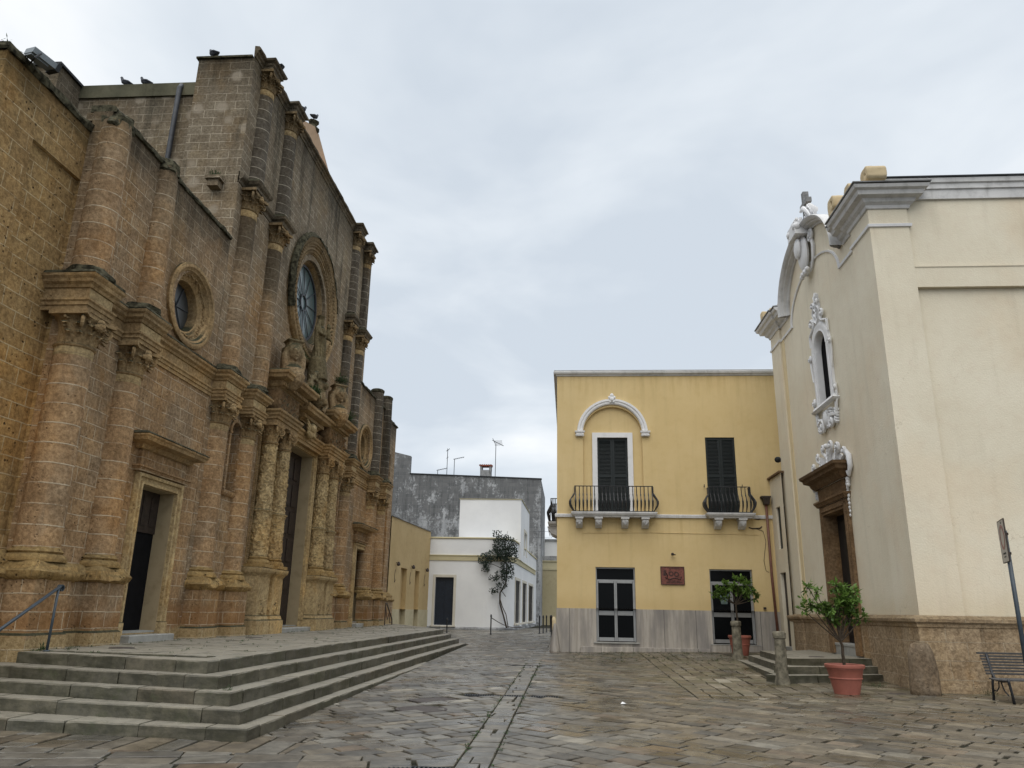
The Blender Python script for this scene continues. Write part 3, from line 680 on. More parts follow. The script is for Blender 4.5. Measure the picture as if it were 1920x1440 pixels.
for (x, y, r), lb in zip(manh, ('round stone-filled manhole cover in the paving, farther of the two', 'round stone-filled manhole cover in the paving, nearer of the two')):
    mb = MB(); z = gz(x, y); mb.lathe([(0.0, z-.012), (r-.06, z-.012), (r-.05, z-.004), (r-.02, z+.001), (r, z+.001), (r, z-.03)], x, y, 36, cap=False)
    mb.lathe([(0, z-.006), (r-.07, z-.006), (r-.065, z-.02)], x, y, 36, cap=False)
    tag(mb.build('manhole_cover', M['bronze'], loc=(x, y, z)), lb, 'manhole cover', 'manhole covers')
mb = MB(); x, y = 0.94, 14.53; z = gz(x, y)
mb.add([(x-.05, y-.02, z+.002), (x+.03, y-.05, z+.012), (x+.06, y+.02, z+.004), (x-.01, y+.04, z+.035), (x, y, z+.03)], [(0, 1, 4), (1, 2, 4), (2, 3, 4), (3, 0, 4)])
tag(mb.build('paper_scrap', M['paper'], loc=(x, y, z)), 'small crumpled white scrap of paper on the paving', 'litter')

# ================================================================== CHURCH STEPS
YN = [(-3.90, 9.87, .08), (-4.13, 10.17, .17), (-4.43, 10.5, .21), (-4.75, 10.80, .25), (-5.08, 11.14, .32)]
steps = thing('stone_steps', 'broad flight of worn grey stone steps below the church front', 'steps', (-7, 18, 0))
for k, (xs_, ys_, sl_) in enumerate(YN):
    mb = MB(); z1 = 0.17*(k+1); z0 = z1-0.172; yf = 32.4
    dep = 0.42 if k < 4 else 0.38
    # blocks along the street side (direction +Y)
    y = ys_+dep; first = True
    def blk(pts, top_in=0.012):
        mb.ct = random.random(); mb.ch = random.random(); jz = random.uniform(-.004, .004)
        cx = sum(p[0] for p in pts)/len(pts); cy = sum(p[1] for p in pts)/len(pts)
        sh = lambda p, t: (p[0]+(cx-p[0])/math.hypot(cx-p[0], cy-p[1])*t, p[1]+(cy-p[1])/math.hypot(cx-p[0], cy-p[1])*t)
        q_ = []
        for i_ in range(len(pts)):
            p_, r_ = pts[i_], pts[(i_+1) % len(pts)]; m_ = max(1, int(math.dist(p_, r_)/.16))
            for t_ in range(m_): q_.append((p_[0]+(r_[0]-p_[0])*t_/m_, p_[1]+(r_[1]-p_[1])*t_/m_))
        pts = q_; n = len(pts)
        jt = [max(-.002, noise.noise(Vector((p[0]*4, p[1]*4, z1*9)))*.018+(random.random() > .9)*random.uniform(.005, .022)) for p in pts]
        a = [sh(p, .005+max(0, jt[i_])*.4) for i_, p in enumerate(pts)]; b = [sh(p, .005+.014+jt[i_]) for i_, p in enumerate(pts)]
        mb.add([(*p, z0+jz) for p in a]+[(*p, z1+jz-.016-max(0, jt[i_])*.6) for i_, p in enumerate(a)]+[(*p, z1+jz) for p in b],
               [tuple(range(2*n, 3*n)), tuple(range(n-1, -1, -1))]+[(i, (i+1) % n, n+(i+1) % n, n+i) for i in range(n)]+[(n+i, n+(i+1) % n, 2*n+(i+1) % n, 2*n+i) for i in range(n)])
    while y < yf:
        L = random.uniform(0.8, 1.5); y2 = min(yf, y+L); j = random.uniform(-.012, .012)
        blk([(xs_+j, y), (xs_+j, y2), (xs_-dep, y2), (xs_-dep, y)]); y = y2
    # corner block and the near face, running away to the left and slightly back
    x = xs_-dep*0.0; L = 0.55
    nx = lambda x: ys_+(xs_-x)*sl_
    dn = 1.3 if k < 4 else dep
    blk([(xs_, ys_), (xs_, ys_+dep), (xs_-L, nx(xs_-L)+dep), (xs_-L, nx(xs_-L))]); x = xs_-L
    lim = -13 if k < 4 else -8.76
    while x > lim:
        x2 = max(lim, x-random.uniform(0.8, 1.4)); j = random.uniform(-.012, .012)
        blk([(x, nx(x)+j), (x, nx(x)+dn), (x2, nx(x2)+dn), (x2, nx(x2)+j)]); x = x2
    # far end
    x = xs_-dep; y = yf
    ex = lambda x: yf+(xs_-x)*(9.3/3.9)
    for i in range(5):
        x2 = x-0.75; blk([(x, ex(x)-0.9), (x2, ex(x2)-0.9), (x2, ex(x2)), (x, ex(x))]); x = x2
    mb.ct = 0.5
    mb.slab([(xs_-dep+.03, ys_+dep-.03+.1), (xs_-dep+.03, yf-.02), (-8.95, 41), (-12, 41), (-12, 13.2), (-8.9, ys_+dep+(xs_+8.9)*sl_+.05)], z0-.01, z1-.03)
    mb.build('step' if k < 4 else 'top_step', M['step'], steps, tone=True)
lm = MB()
slabs(lm, [(-12, 13.3), (-8.72, 12.78), (-5.48, 11.6), (-5.48, 32.2), (-8.9, 40.6), (-12, 40.6)], R(3), 0.5, 0.6, 1.2, gap=0.006, tone=(0.55, 0.15), hue=lambda x, y: random.random())
lm.v = [(x, y, z-gz(x, y)+0.85) for x, y, z in lm.v]
lm.build('landing', M['step'], steps, tone=True)
# near-side ground platform between the steps' left ends is the church base itself

# ================================================================== CHURCH
church = thing('church', 'large weathered baroque church of brown limestone with paired half columns', 'church', (-9.2, 25.2, 0.8))
Z0 = 0.80
# --- walls
def side_bay(s):
    """door bay; s=+1 near, -1 far (mirrored about y=25.2)"""
    mir = (lambda y: y) if s > 0 else (lambda y: 50.4-y)
    lo = (lambda a, b: (min(mir(a), mir(b)), max(mir(a), mir(b))))
    mb = MB(CH)
    e = 12.72 if s > 0 else 36.95; q_ = mir(18.35) if s < 0 else 18.35
    u0, u1 = min(e, q_), max(e, q_); d0, d1 = lo(15.78, 17.28)
    mb.wall(u0, u1, Z0, 11.20, 0, rects=[(d0, d1, 1.02, 4.09, 0.36)], circles=[(mir(16.9), 8.62, 0.86, 0.42)])
    # returns down to the recessed end bay, top coping
    mb.add([(e, 0, Z0), (e, -0.4, Z0), (e, -0.4, 11.20), (e, 0, 11.20)], [(0, 1, 2, 3)])
    a, b = u0+.02, u1-.05
    mb.box(a, b, -9, -0.56, Z0, 11.0); mb.box(d1+.01, b, -.55, -.02, Z0, 7); mb.box(a, d0-.01, -.55, -.02, Z0, 7)
    mb.box(a, b, -0.56, -0.02, 11.0, 11.19)
    mb.build('aisle_wall', M['church'], church)
    mb = MB(CH); mb.sweep([(-.5, 11.20), (.05, 11.20), (.07, 11.25), (.03, 11.33), (-.1, 11.37), (-.5, 11.36)], [(u0+.02, 0), (u1-.02, 0)], left=True, jit=.05, sub=.12)
    mb.build('coping', M['moss'], church, smooth=40)
side_bay(1); side_bay(-1)
NY0, NY1, NC = 18.35, 32.35, 25.3; RC, RZ = 25.0, 12.12
mb = MB(CH)
mb.wall(NY0, NY1, Z0, 17.15, 0.012, rects=[(23.9, 26.6, 1.0, 6.8, 0.42)], circles=[(RC, RZ, 1.52, 0.4)], arches=[(19.8, 20.35, 4.6, 6.2, 0.3), (30.05, 30.6, 4.6, 6.2, 0.3)])
mb.add([(NY0, 0.012, 0.8), (NY0, -1.7, 0.8), (NY0, -1.7, 17.15), (NY0, 0.012, 17.15)], [(0, 1, 2, 3)])
mb.add([(NY1, 0.012, 0.8), (NY1, -1.7, 0.8), (NY1, -1.7, 17.15), (NY1, 0.012, 17.15)], [(0, 1, 2, 3)])
mb.add([(NY0, -1.7, 0.8), (NY1, -1.7, 0.8), (NY1, -1.7, 17.15), (NY0, -1.7, 17.15)], [(0, 1, 2, 3)])
mb.add([(NY0, 0.012, 17.15), (NY1, 0.012, 17.15), (NY1, -1.7, 17.15), (NY0, -1.7, 17.15)], [(0, 1, 2, 3)])
mb.box(NY0+.02, NY1-.02, -1.6, -0.56, Z0, 16.9); mb.box(NY0+.1, 23.88, -.55, -.32, Z0, 7); mb.box(26.62, NY1-.1, -.55, -.32, Z0, 7)
mb.build('nave_front_wall', M['churchnave'], church)
mb = MB(CH)   # coping of the nave front's side returns
for ya, yb in ((NY0-.07, NY0+.2), (NY1-.2, NY1+.07)):
    mb.box(ya, yb, -1.76, -0.05, 17.152, 17.23, 0.02)
mb.box(NY0+.21, NY1-.21, -1.76, -1.5, 17.152, 17.24, 0.02)
mb.build('nave_coping', M['moss'], church)
mb = MB(CH); mb.box(19.2, 31.4, -30, -1.72, 4, 16.55); mb.build('nave_side_wall', M['churchnave'], church)
mb = MB(CH)
mb.box(19.14, 31.46, -30, -1.74, 16.552, 17.0); mb.build('nave_parapet', M['parapet'], church)
mb = MB(CH); mb.box(18.15, 19.19, -6.75, -5.85, 8, 16.95); mb.build('buttress', M['churchnave'], church)
mb = MB(CH); mb.box(18.08, 19.22, -6.82, -5.78, 16.952, 17.06, .03)
mb.build('buttress_coping', M['blacktop'], church)
mb = MB(CH); mb.tube([(19.08, -2.62, 11.3), (19.07, -2.62, 14), (19.06, -2.6, 16.75), (19.15, -2.6, 16.9)], .075, 10); mb.build('rain_pipe', M['pipe'], church, smooth=True)
mb = MB(CH); mb.box(18.08, 18.36, -.75, -.45, 12.75, 12.95); mb.box(18.02, 18.36, -.82, -.38, 12.952, 13.06, .02); mb.build('corbel_stone', M['churchnave'], church)
mb = MB(CH); mb.prism([(20.0, 17.2), (30.6, 17.2), (25.6, 19.55), (25.1, 19.55)], -0.95, -0.6); mb.build('roof_gable', M['pinkplaster'], church)
mb = MB(CH); mb.lathe([(.0, 19.5), (.22, 19.5), (.26, 19.6), (.14, 19.75), (.2, 19.95), (.05, 20.05), (0, 20.05)], 25.35, -.78, 8, jit=.08); mb.build('gable_stone', M['moss'], church)
# nave top cornice (ressauts over the columns)
def ressaut_path(u0, u1, spots, d):
    """(u, n) path, running out to n=d over each spot (a, b)"""
    p = [(u0, 0)]
    for a, b in spots: p += [(a, 0), (a, d), (b, d), (b, 0)]
    p.append((u1, 0)); 
    q = []
    for x in p:
        if not q or math.dist(q[-1], x) > 1e-5: q.append(x)
    return q
UPC = [19.25, 21.3, 29.5, 31.3]
sp = [(c-.31, c+.31) for c in UPC]
cprof = [(-.02, 17.16), (.03, 17.18), (.04, 17.27), (.08, 17.31), (.09, 17.37), (.16, 17.41), (.17, 17.48), (.12, 17.53), (-.02, 17.55)]
mb = MB(CH); mb.sweep(cprof, ressaut_path(NY0-.02, NY1+.02, sp, .29), left=True, jit=.03, sub=.25); mb.build('top_cornice', M['darktrim'], church)
for a, b in ((NY0, 21.95), (29.2, NY1)):
    mb = MB(CH)
    s2 = [(c-.43, c+.33) for c in UPC if a < c < b]
    mb.sweep([(-.02, 12.98), (.04, 13.0), (.05, 13.10), (.11, 13.15), (.14, 13.24), (.08, 13.32), (-.02, 13.36)], ressaut_path(a, b, s2, .34), left=True, jit=.03)
    mb.build('middle_cornice', M['darktrim'], church)
# end bays
for nm, a, b, top in (('near', 10.35, 12.74, 10.72), ('far', 36.93, 41.3, 11.3)):
    mb = MB(fx(-9.6))
    pu0, pu1 = (11.33, b) if nm == 'near' else (38.2, 40.4)
    lo_ = -0.2 if nm == 'near' else 0.5
    mb.wall(a, b, lo_, top, 0, rects=[(pu0, pu1-.001, 2.7, 9.62, 0.09)])
    mb.add([(pu0, -.09, 2.7), (pu1, -.09, 2.7), (pu1, -.09, 9.62), (pu0, -.09, 9.62)], [(0, 1, 2, 3)])
    e = a if nm == 'near' else b
    mb.add([(e, 0, lo_), (e, -14, lo_), (e, -14, top), (e, 0, top)], [(0, 1, 2, 3)])
    mb.add([(a, 0, top), (b, 0, top), (b, -14, top), (a, -14, top)], [(0, 1, 2, 3)])
    mb.build('end_bay_wall', M['churchold'] if nm == 'near' else M['church'], church)
    mb = MB(fx(-9.6)); mb.sweep([(-.4, top), (.03, top), (.06, top+.06), (.03, top+.16), (-.1, top+.2), (-.4, top+.19)],
                                [(a, -6), (a, 0), (b, 0)] if nm == 'near' else [(a, 0), (b, 0), (b, -6)], left=True, jit=.06, sub=.15)
    mb.build('end_bay_coping', M['moss'], church, smooth=40)
    mb = MB(fx(-9.6))
    pth = [(a, -5), (a, 0), (b, 0)] if nm == 'near' else [(a, 0), (b, 0), (b, -5)]
    mb.sweep([(-.05, lo_), (.30, lo_), (.30, 1.98), (.2, 2.0), (-.05, 2.0)], pth, left=True); mb.build('end_bay_base', M['church'], church)
    mb = MB(fx(-9.6)); mb.sweep([(-.05, 1.99), (.33, 1.99), (.38, 2.06), (.34, 2.13), (.26, 2.18), (.27, 2.26), (.16, 2.34), (.1, 2.44), (-.05, 2.45)], pth, left=True, jit=.07, sub=.12)
    mb.build('end_bay_moulding', M['mould'], church, smooth=50)

# --- column parts
def capital(mb, cu, cn, r, z0, z1, half=True, sz=1.0, heads=True):
    h = z1-z0; A0, A1 = (0.0, PI) if half else (0, 2*PI)
    mb.lathe([(r, z0-.02), (r+.035, z0), (r+.05, z0+.025), (r+.035, z0+.05), (r*.98, z0+.06), (r*1.0, z0+h*.5), (r*1.12, z0+h*.75), (r*1.3, z0+h*.86)], cu, cn, 18, cap=False)
    ab = r*1.5
    mb.slab([(cu-ab, cn-ab*.6), (cu+ab, cn-ab*.6), (cu+ab, cn+ab*.95), (cu+ab*.6, cn+ab*.8), (cu-ab*.6, cn+ab*.8), (cu-ab, cn+ab*.95)], z0+h*.86, z1-.004)
    # two rows of acanthus leaves
    for row, (zb, lh, rb, cnt, off) in enumerate(((z0+h*.08, h*.42, r*1.04, 7, 0), (z0+h*.30, h*.46, r*1.06, 6, .5))):
        for i in range(cnt):
            a = A0+(A1-A0)*(i+.5+off*.0)/cnt+(0.22 if row else 0)
            ca, sa = math.cos(a), math.sin(a); w_ = r*0.52; pts = []; K = 6
            for k in range(K):
                t = k/(K-1); rad = rb+r*(0.08*t+0.55*t**3); zz_ = zb+lh*(t if t < .8 else .8-(t-.8)*.9)
                ww = w_*(0.7+0.5*math.sin(t*PI)*(1+.35*math.sin(t*19)))*(1-.5*t**3)
                for sgn in (-1, -.4, 0, .4, 1):
                    off_ = (0.05*r if abs(sgn) == .4 else 0)-.10*r*abs(sgn)
                    rd = rad+off_
                    pts.append((cu+ca*rd-sa*ww*.5*sgn, cn+sa*rd+ca*ww*.5*sgn, zz_-abs(sgn)*.02*h))
            mb.add(pts, [(k*5+j, k*5+j+1, (k+1)*5+j+1, (k+1)*5+j) for k in range(K-1) for j in range(4)])
    # corner volutes
    for a in ((PI*.22, PI*.78) if half else (PI*.25, PI*.75, PI*1.25, PI*1.75)):
        ca, sa = math.cos(a), math.sin(a); pts = []; rs = []
        c0 = r*1.50; zc = z0+h*.66; R0 = h*.19
        pts.append((cu+ca*r*1.02, cn+sa*r*1.02, z0+h*.42)); rs.append(.018*sz)
        for k in range(22):
            t = k/21; an = PI*.75-t*PI*3.6; rad = R0*(1-t*.85)
            rd = c0+rad*math.cos(an); pts.append((cu+ca*rd, cn+sa*rd, zc+rad*math.sin(an))); rs.append((.03-.012*t)*sz*1.2)
        mb.tube(pts, rs, 5)
    if heads:
        for a in (PI*.5,) if half else (PI*.5, 0, PI, PI*1.5):
            ca, sa = math.cos(a), math.sin(a); q = (cu+ca*r*1.32, cn+sa*r*1.32, z0+h*.68)
            mb.ball(q, h*.16, 8, 6); mb.ball((q[0], q[1], q[2]+h*.12), h*.13, 6, 4)
            for sg in (-1, 1): mb.ball((q[0]-sa*sg*h*.17, q[1]+ca*sg*h*.17, q[2]-h*.04), h*.1, 6, 4, (1, 1, .8))
    for i in range(12):
        a = A0+(A1-A0)*random.random(); rd = r*random.uniform(1.1, 1.35); mb.ball((cu+math.cos(a)*rd, cn+math.sin(a)*rd, z0+h*random.uniform(.45, .82)), h*.05, 6, 4)

def column(y, r, zb, zt, capz, mat, rt=None, cap=True, base=True, pedestal=True, n=0.0, neck=True, label=None, capmat=None):
    rt = rt or r*.88; pr = []
    H = zt-zb
    for k in range(9):
        t = k/8; pr.append((r+(rt-r)*(t**1.6), zb+H*t))
    mb = MB(CH); mb.lathe(pr, y, n, 28, cap=False)
    c = mb.build('half_column', mat, church, smooth=True)
    if not hasattr(column, 'x'): column.x = 1
    par = c
    if cap:
        m2 = MB(CH); capital(m2, y, n, rt, capz[0], capz[1])
        m2.build('capital', capmat or M['trim'], par)
    if neck:
        m2 = MB(CH); m2.lathe([(rt+.004, zt-.20), (rt+.010, zt-.19), (rt+.010, zt+.0)], y, n, 28, cap=False); m2.build('neck_ring', M['pale'], par, smooth=60)
    if base:
        m2 = MB(CH); m2.lathe([(r*1.32, zb-.20), (r*1.36, zb-.15), (r*1.25, zb-.09), (r*1.12, zb-.06), (r*1.2, zb-.03), (r*1.02, zb+.03), (r*.98, zb+.05)], y, n, 28, cap=False, jit=.03)
        m2.build('base', M['mould'], par, smooth=50)
    return c
mir = lambda y: 50.4-y
NEARC = [(12.92, .365), (14.64, .345), (18.9, .355), (20.7, .34)]
FARC = [(28.95, .32), (30.70, .32), (34.75, .33), (36.85, .36)]
ALL = NEARC+FARC
for y, r in ALL:
    column(y, r, 2.47, 6.16, (6.13, 6.78), M['column'] if y < 33 else M['column'])
# pedestals with their mouldings: one pier under each pair
for a, b in ((12.2, 15.3), (18.4, 21.25), (28.4, 31.3), (34.2, 37.5)):
    cs = [y for y, _ in ALL if a < y < b]; rs_ = {y: r for y, r in ALL}
    path = [(a, -.25)]
    edges = []
    for y in sorted(cs):
        w_ = rs_[y]*1.30; edges.append((y-w_, y+w_))
    p = [(a, -.3)] if False else [(a, 0.0)]
    p = [(a, 0.0)]
    for e0, e1 in edges:
        p += [(e0, 0.14), (e0, .43), (e1, .43), (e1, 0.14)]
    p = [(edges[0][0], -.45 if a < 13 else -.1)]+[q for q in p[1:]][1:-1]+[(edges[-1][1], -.45 if b > 37 else -.1)]
    mb = MB(CH); mb.sweep([(-.0, Z0-.5 if a < 13 else Z0), (.05, Z0-.5 if a < 13 else Z0), (.05, 1.08), (.0, 1.12), (0, 1.98)], p, left=True); mb.build('pedestal', M['church'], church)
    mb = MB(CH); mb.sweep([(-.04, 1.97), (.02, 1.98), (.08, 2.03), (.10, 2.10), (.05, 2.15), (.03, 2.2), (-.03, 2.27), (-.12, 2.3), (-.3, 2.3)], p, left=True, jit=.06, sub=.11)
    mb.build('base_moulding', M['mould'], church, smooth=50)
# the main lower entablature with ressauts
EP = [(-.02, 6.77), (.03, 6.77), (.03, 6.85), (.055, 6.86), (.055, 6.92), (.085, 6.95), (.085, 6.985), (.01, 7.0), (.01, 7.20), (.04, 7.21), (.06, 7.26), (.11, 7.30), (.12, 7.36), (.16, 7.40), (.175, 7.45), (.10, 7.49), (-.02, 7.52)]
for a, b, cols in ((12.30, 21.3, NEARC), (28.4, 38.1, FARC)):
    spots = [(12.5, 13.22), (14.27, 15.06), (18.42, 19.32), (20.2, 21.1)] if a < 13 else sorted((y-r*1.10, y+r*1.10) for y, r in cols)
    def epath():
        p = ressaut_path(a, b, spots, .37)
        if a < 13: p = [(spots[0][0], -.5)]+p[2:]
        else: p = p[:-2]+[(spots[-1][1], -.5)]
        return p
    mb = MB(CH); mb.sweep(EP[:-5], epath(), left=True)
    en_ = mb.build('entablature', M['trim'], church)
    for s0, s1 in spots:
        fb_ = MB(CH); fb_.box(s0+.0, s1-.0, .30, .392, 7.012, 7.195, .006); fb_.build('frieze_block', M['pale'], en_)
    mb = MB(CH); mb.sweep([(-.03, 7.30)]+EP[-6:-1]+[(.05, 7.52), (-.03, 7.53)], epath(), left=True, jit=.02, sub=.25)
    mb.build('entablature_cornice', M['trim'], church)
    mb = MB(CH)
    for (s0, s1) in spots:
        mb.lathe([(.44, 7.5), (.47, 7.55), (.42, 7.6), (.40, 7.68), (.3, 7.72), (0, 7.72)], (s0+s1)/2, .05, 18, jit=.1, cap=False)
    mb.sweep([(-.03, 7.52), (.10, 7.505), (.15, 7.475), (.14, 7.52), (.05, 7.56), (-.03, 7.58)], epath(), left=True, jit=.03, sub=.12)
    mb.build('entablature_moss', M['moss'], church, smooth=50)
# upper columns of the aisles (no capitals, broken tops)
for y, r, rt, top, m_ in ((12.95, .345, .285, 11.15, 'column'), (14.9, .33, .26, 11.35, 'column'), (35.1, .33, .31, 11.75, 'coldark'), (36.95, .34, .31, 11.9, 'coldark')):
    c = column(y, r, 7.66, top-.15, None, M[m_], rt=rt, cap=False, base=False, neck=False)
    m2 = MB(CH); m2.lathe([(rt-.01, top-.32), (rt+.015, top-.25), (rt+.0, top-.05), (rt*.8, top+.04), (rt*.4, top+.12), (0, top+.1)] if y < 20 else [(rt-.01, top-.17), (rt+.02, top-.12), (rt+.02, top-.02), (rt*.8, top+.04), (0, top+.05)], y, 0, 26, cap=False, jit=.13 if y < 20 else .02); m2.build('broken_top', M['moss'], c)
# nave columns: middle and top tier
for y in UPC:
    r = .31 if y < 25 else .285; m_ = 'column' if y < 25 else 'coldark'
    yl = y-.2
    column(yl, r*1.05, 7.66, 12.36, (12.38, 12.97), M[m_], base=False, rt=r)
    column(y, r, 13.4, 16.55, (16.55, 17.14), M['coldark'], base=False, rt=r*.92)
    m2 = MB(CH)
for y in UPC:
    mb = MB(CH); mb.slab([(y-.38, -.02), (y+.38, -.02), (y+.38, .36), (y-.38, .36)], 13.352, 13.42, .02); mb.build('column_foot', M['moss'], church)
# rose window
def rose():
    mb = MB(CH); pr = [(2.44, .0), (2.45, .10), (2.40, .19), (2.32, .22), (2.24, .18), (2.2, .14), (2.02, .16), (1.98, .10), (1.9, .12), (1.86, .06), (1.74, .05), (1.7, -.02), (1.6, -.02), (1.56, -.08), (1.5, -.12), (1.44, -.2), (1.40, -.28), (1.38, -.36)]
    mb.ring(pr, RC, RZ, 96, jit=.008)
    w = mb.build('rose_window', M['trim'], church)
    mb = MB(CH)
    for i in range(88):                                   # egg and leaf ornament, two rings
        a = 2*PI*i/88; mb.ball((RC+2.11*math.cos(a), .17, RZ+2.11*math.sin(a)), .062, 6, 4, (.9, .9, 1))
    mb.build('carved_ring', M['trim'], w); mb = MB(CH)
    for i in range(80):
        a = 2*PI*(i+.5)/80; mb.ball((RC+1.81*math.cos(a), .075, RZ+1.81*math.sin(a)), .06, 6, 4, (.8, .6, 1.1))
    mb.build('carved_ring', M['trim'], w)
    mb = MB(CH); mb.ring([(2.44, .02), (2.49, .12), (2.42, .23), (2.32, .25), (2.35, .17)], RC, RZ, 110, a0=R(12), a1=R(205), jit=.05); mb.build('moss_crust', M['moss'], w)
    mb = MB(CH); mb.lathe([(0, 0), (1.34, 0)], 0, 0, 40, cap=False)
    mb.v = [mb.P(RC+v[1], -.44, RZ+(v[0]+9.2)) for v in mb.v] if False else mb.v
    mb = MB(CH); pts = [(RC+1.40*math.cos(2*PI*i/40), -.33, RZ+1.40*math.sin(2*PI*i/40)) for i in range(40)]
    mb.add(pts, [tuple(range(40))]); mb.build('glass', M['glassrose'], w)
    mb = MB(CH)
    mb.ring([(.26, -.32), (.26, -.28), (.31, -.28), (.31, -.32)], RC, RZ, 24)
    mb.ring([(1.30, -.32), (1.30, -.27), (1.38, -.27)], RC, RZ, 48)
    for i in range(12):
        a = 2*PI*i/12+.13; mb.tube([(RC+.3*math.cos(a), -.30, RZ+.3*math.sin(a)), (RC+1.36*math.cos(a), -.30, RZ+1.36*math.sin(a))], .018, 4)
    mb.build('window_bars', M['pipe'], w)
rose()
def oculus(y, glassm):
    mb = MB(CH); z = 8.62
    mb.ring([(1.04, 0), (1.05, .07), (1.0, .10), (.93, .09), (.9, .05), (.85, .03), (.82, -.04), (.70, -.12), (.66, -.16), (.62, -.17), (.6, -.4)], y, z, 64, jit=.006, sx=1.09)
    w = mb.build('round_window', M['trim'], church, smooth=40)
    mb = MB(CH)
    for i in range(110):
        a = 2*PI*i/110*1.0; rr_ = .76+random.uniform(-.035, .035); mb.ball((y+rr_*1.09*math.cos(a), -.07+random.uniform(-.02, .02), z+rr_*math.sin(a)), random.uniform(.02, .034), 6, 4)
    mb.build('carved_ring', M['trim'], w)
    mb = MB(CH); mb.add([(y+.62*math.cos(2*PI*i/32), -.385, z+.62*math.sin(2*PI*i/32)) for i in range(32)], [tuple(range(32))]); mb.build('glass', glassm, w)
    mb = MB(CH)
    for i in range(6):
        a = 2*PI*i/6+.1; mb.tube([(y, -.37, z), (y+.61*math.cos(a), -.37, z+.61*math.sin(a))], .014, 4)
    mb.build('window_bars', M['pipe'], w)
oculus(16.8, M['glassoc']); oculus(mir(16.9), M['glassoc'])
# side doors
def side_door(y0, y1):
    mb = MB(CH); w_ = .24
    # architrave round the opening, frieze and hood
    prof = [(0.0, -.05), (0.0, .10), (.06, .10), (.07, .07), (.14, .07), (.15, .11), (.22, .12), (.24, .03), (.24, -.01)]
    def frame(prof):
        pts = []; k = len(prof)
        for (u, z, du, dz) in ((y0, 1.25, -1, 0), (y0, 4.09, -1, 1), (y1, 4.09, 1, 1), (y1, 1.25, 1, 0)):
            for o, n in prof: pts.append((u+du*o, n, z+dz*o))
        mb.add(pts, [(i*k+j, (i+1)*k+j, (i+1)*k+j+1, i*k+j+1) for i in range(3) for j in range(k-1)]+[tuple(range(k)), tuple(range(3*k, 4*k))])
    frame(prof)
    mb.box(y0-.27, y0+.0, 0, .13, .84, 1.25, .02); mb.box(y1-.0, y1+.27, 0, .13, .84, 1.25, .02)
    d = mb.build('side_doorway', M['pale'], church)
    mb = MB(CH)
    mb.box(y0-.22, y1+.22, 0, .09, 4.46, 4.80)
    mb.sweep([(-.02, 4.33), (.04, 4.34), (.07, 4.40), (.10, 4.42), (.1, 4.455), (-.02, 4.46)], [(y0-.3, -.01), (y0-.3, .1), (y1+.3, .1), (y1+.3, -.01)], left=True)
    mb.build('frieze', M['church'], d)
    mb = MB(CH); mb.sweep([(-.02, 4.80), (.03, 4.82), (.08, 4.90), (.26, 4.94), (.28, 5.0), (.31, 5.03), (.31, 5.07), (-.02, 5.16)], [(y0-.34, 0), (y0-.34, .12), (y1+.34, .12), (y1+.34, 0)], left=True, jit=.012, sub=.15); ho_ = mb.build('hood', M['trim'], d)
    mb = MB(CH); mb.sweep([(-.3, 5.10), (.30, 5.06), (.325, 5.075), (.27, 5.12), (.1, 5.17), (-.3, 5.20)], [(y0-.34, 0), (y0-.34, .12), (y1+.34, .12), (y1+.34, 0)], left=True, jit=.02, sub=.1); mb.build('moss_crust', M['moss'], ho_)
    mb = MB(CH); mb.box(y0-.05, y1+.3, .0, .32, .85, .99, .015); mb.box(y0, y1, -.35, -.001, .9, 1.06); mb.build('threshold', M['threshold'], d)
    mb = MB(CH); mb.box(y0, y1, -.35, -.31, 3.15, 4.09)
    for i in range(4): mb.box(y0+.12+i*.34, y0+.38+i*.34, -.31, -.295, 3.3, 3.95)
    mb.box(y0, y0+.1, -.34, -.25, 1.06, 3.15); mb.box(y0+.1, y0+.4, -.34, -.29, 1.06, 3.15)
    mb.build('door', M['wood'], d)
    jamb(y0, y1, 1.06, 4.09, .35, d)
    mb = MB(CH); mb.box(y0+.4, y1, -.36, -.34, 1.06, 3.15); mb.build('dark_opening', M['dark'], d)
def jamb(y0, y1, z0, z1, d, par):
    mb = MB(CH); t = .018
    mb.box(y0-.0, y0+t, -d, .02, z0, z1-t); mb.box(y1-t, y1, -d, .02, z0, z1-t); mb.box(y0, y1, -d, .02, z1-t, z1); mb.build('jamb', M['jamb'], par)
side_door(15.78, 17.28); side_door(mir(17.28), mir(15.78))
# niches
for y in (20.075, 30.325):
    mb = MB(CH); mb.sweep([(-.02, 4.42), (.05, 4.44), (.09, 4.5), (.1, 4.56), (-.02, 4.59)], [(y-.42, 0.01), (y+.42, 0.01)], left=True)
    for s in (-1, 1): mb.box(y+s*.33-.05, y+s*.33+.05, 0, .06, 4.6, 6.16); mb.sweep([(0, 6.12), (.03, 6.13), (.03, 6.19), (0, 6.2)], [(y+s*.33-.07, .05), (y+s*.33+.07, .05)], left=True)
    mb.ring([(.28, .02), (.28, .07), (.37, .07), (.37, .02)], y, 6.2, 24, a0=0, a1=PI)
    mb.box(y-.3, y+.3, -.31, -.29, 4.6, 6.5)
    mb.build('niche', M['church'], church)
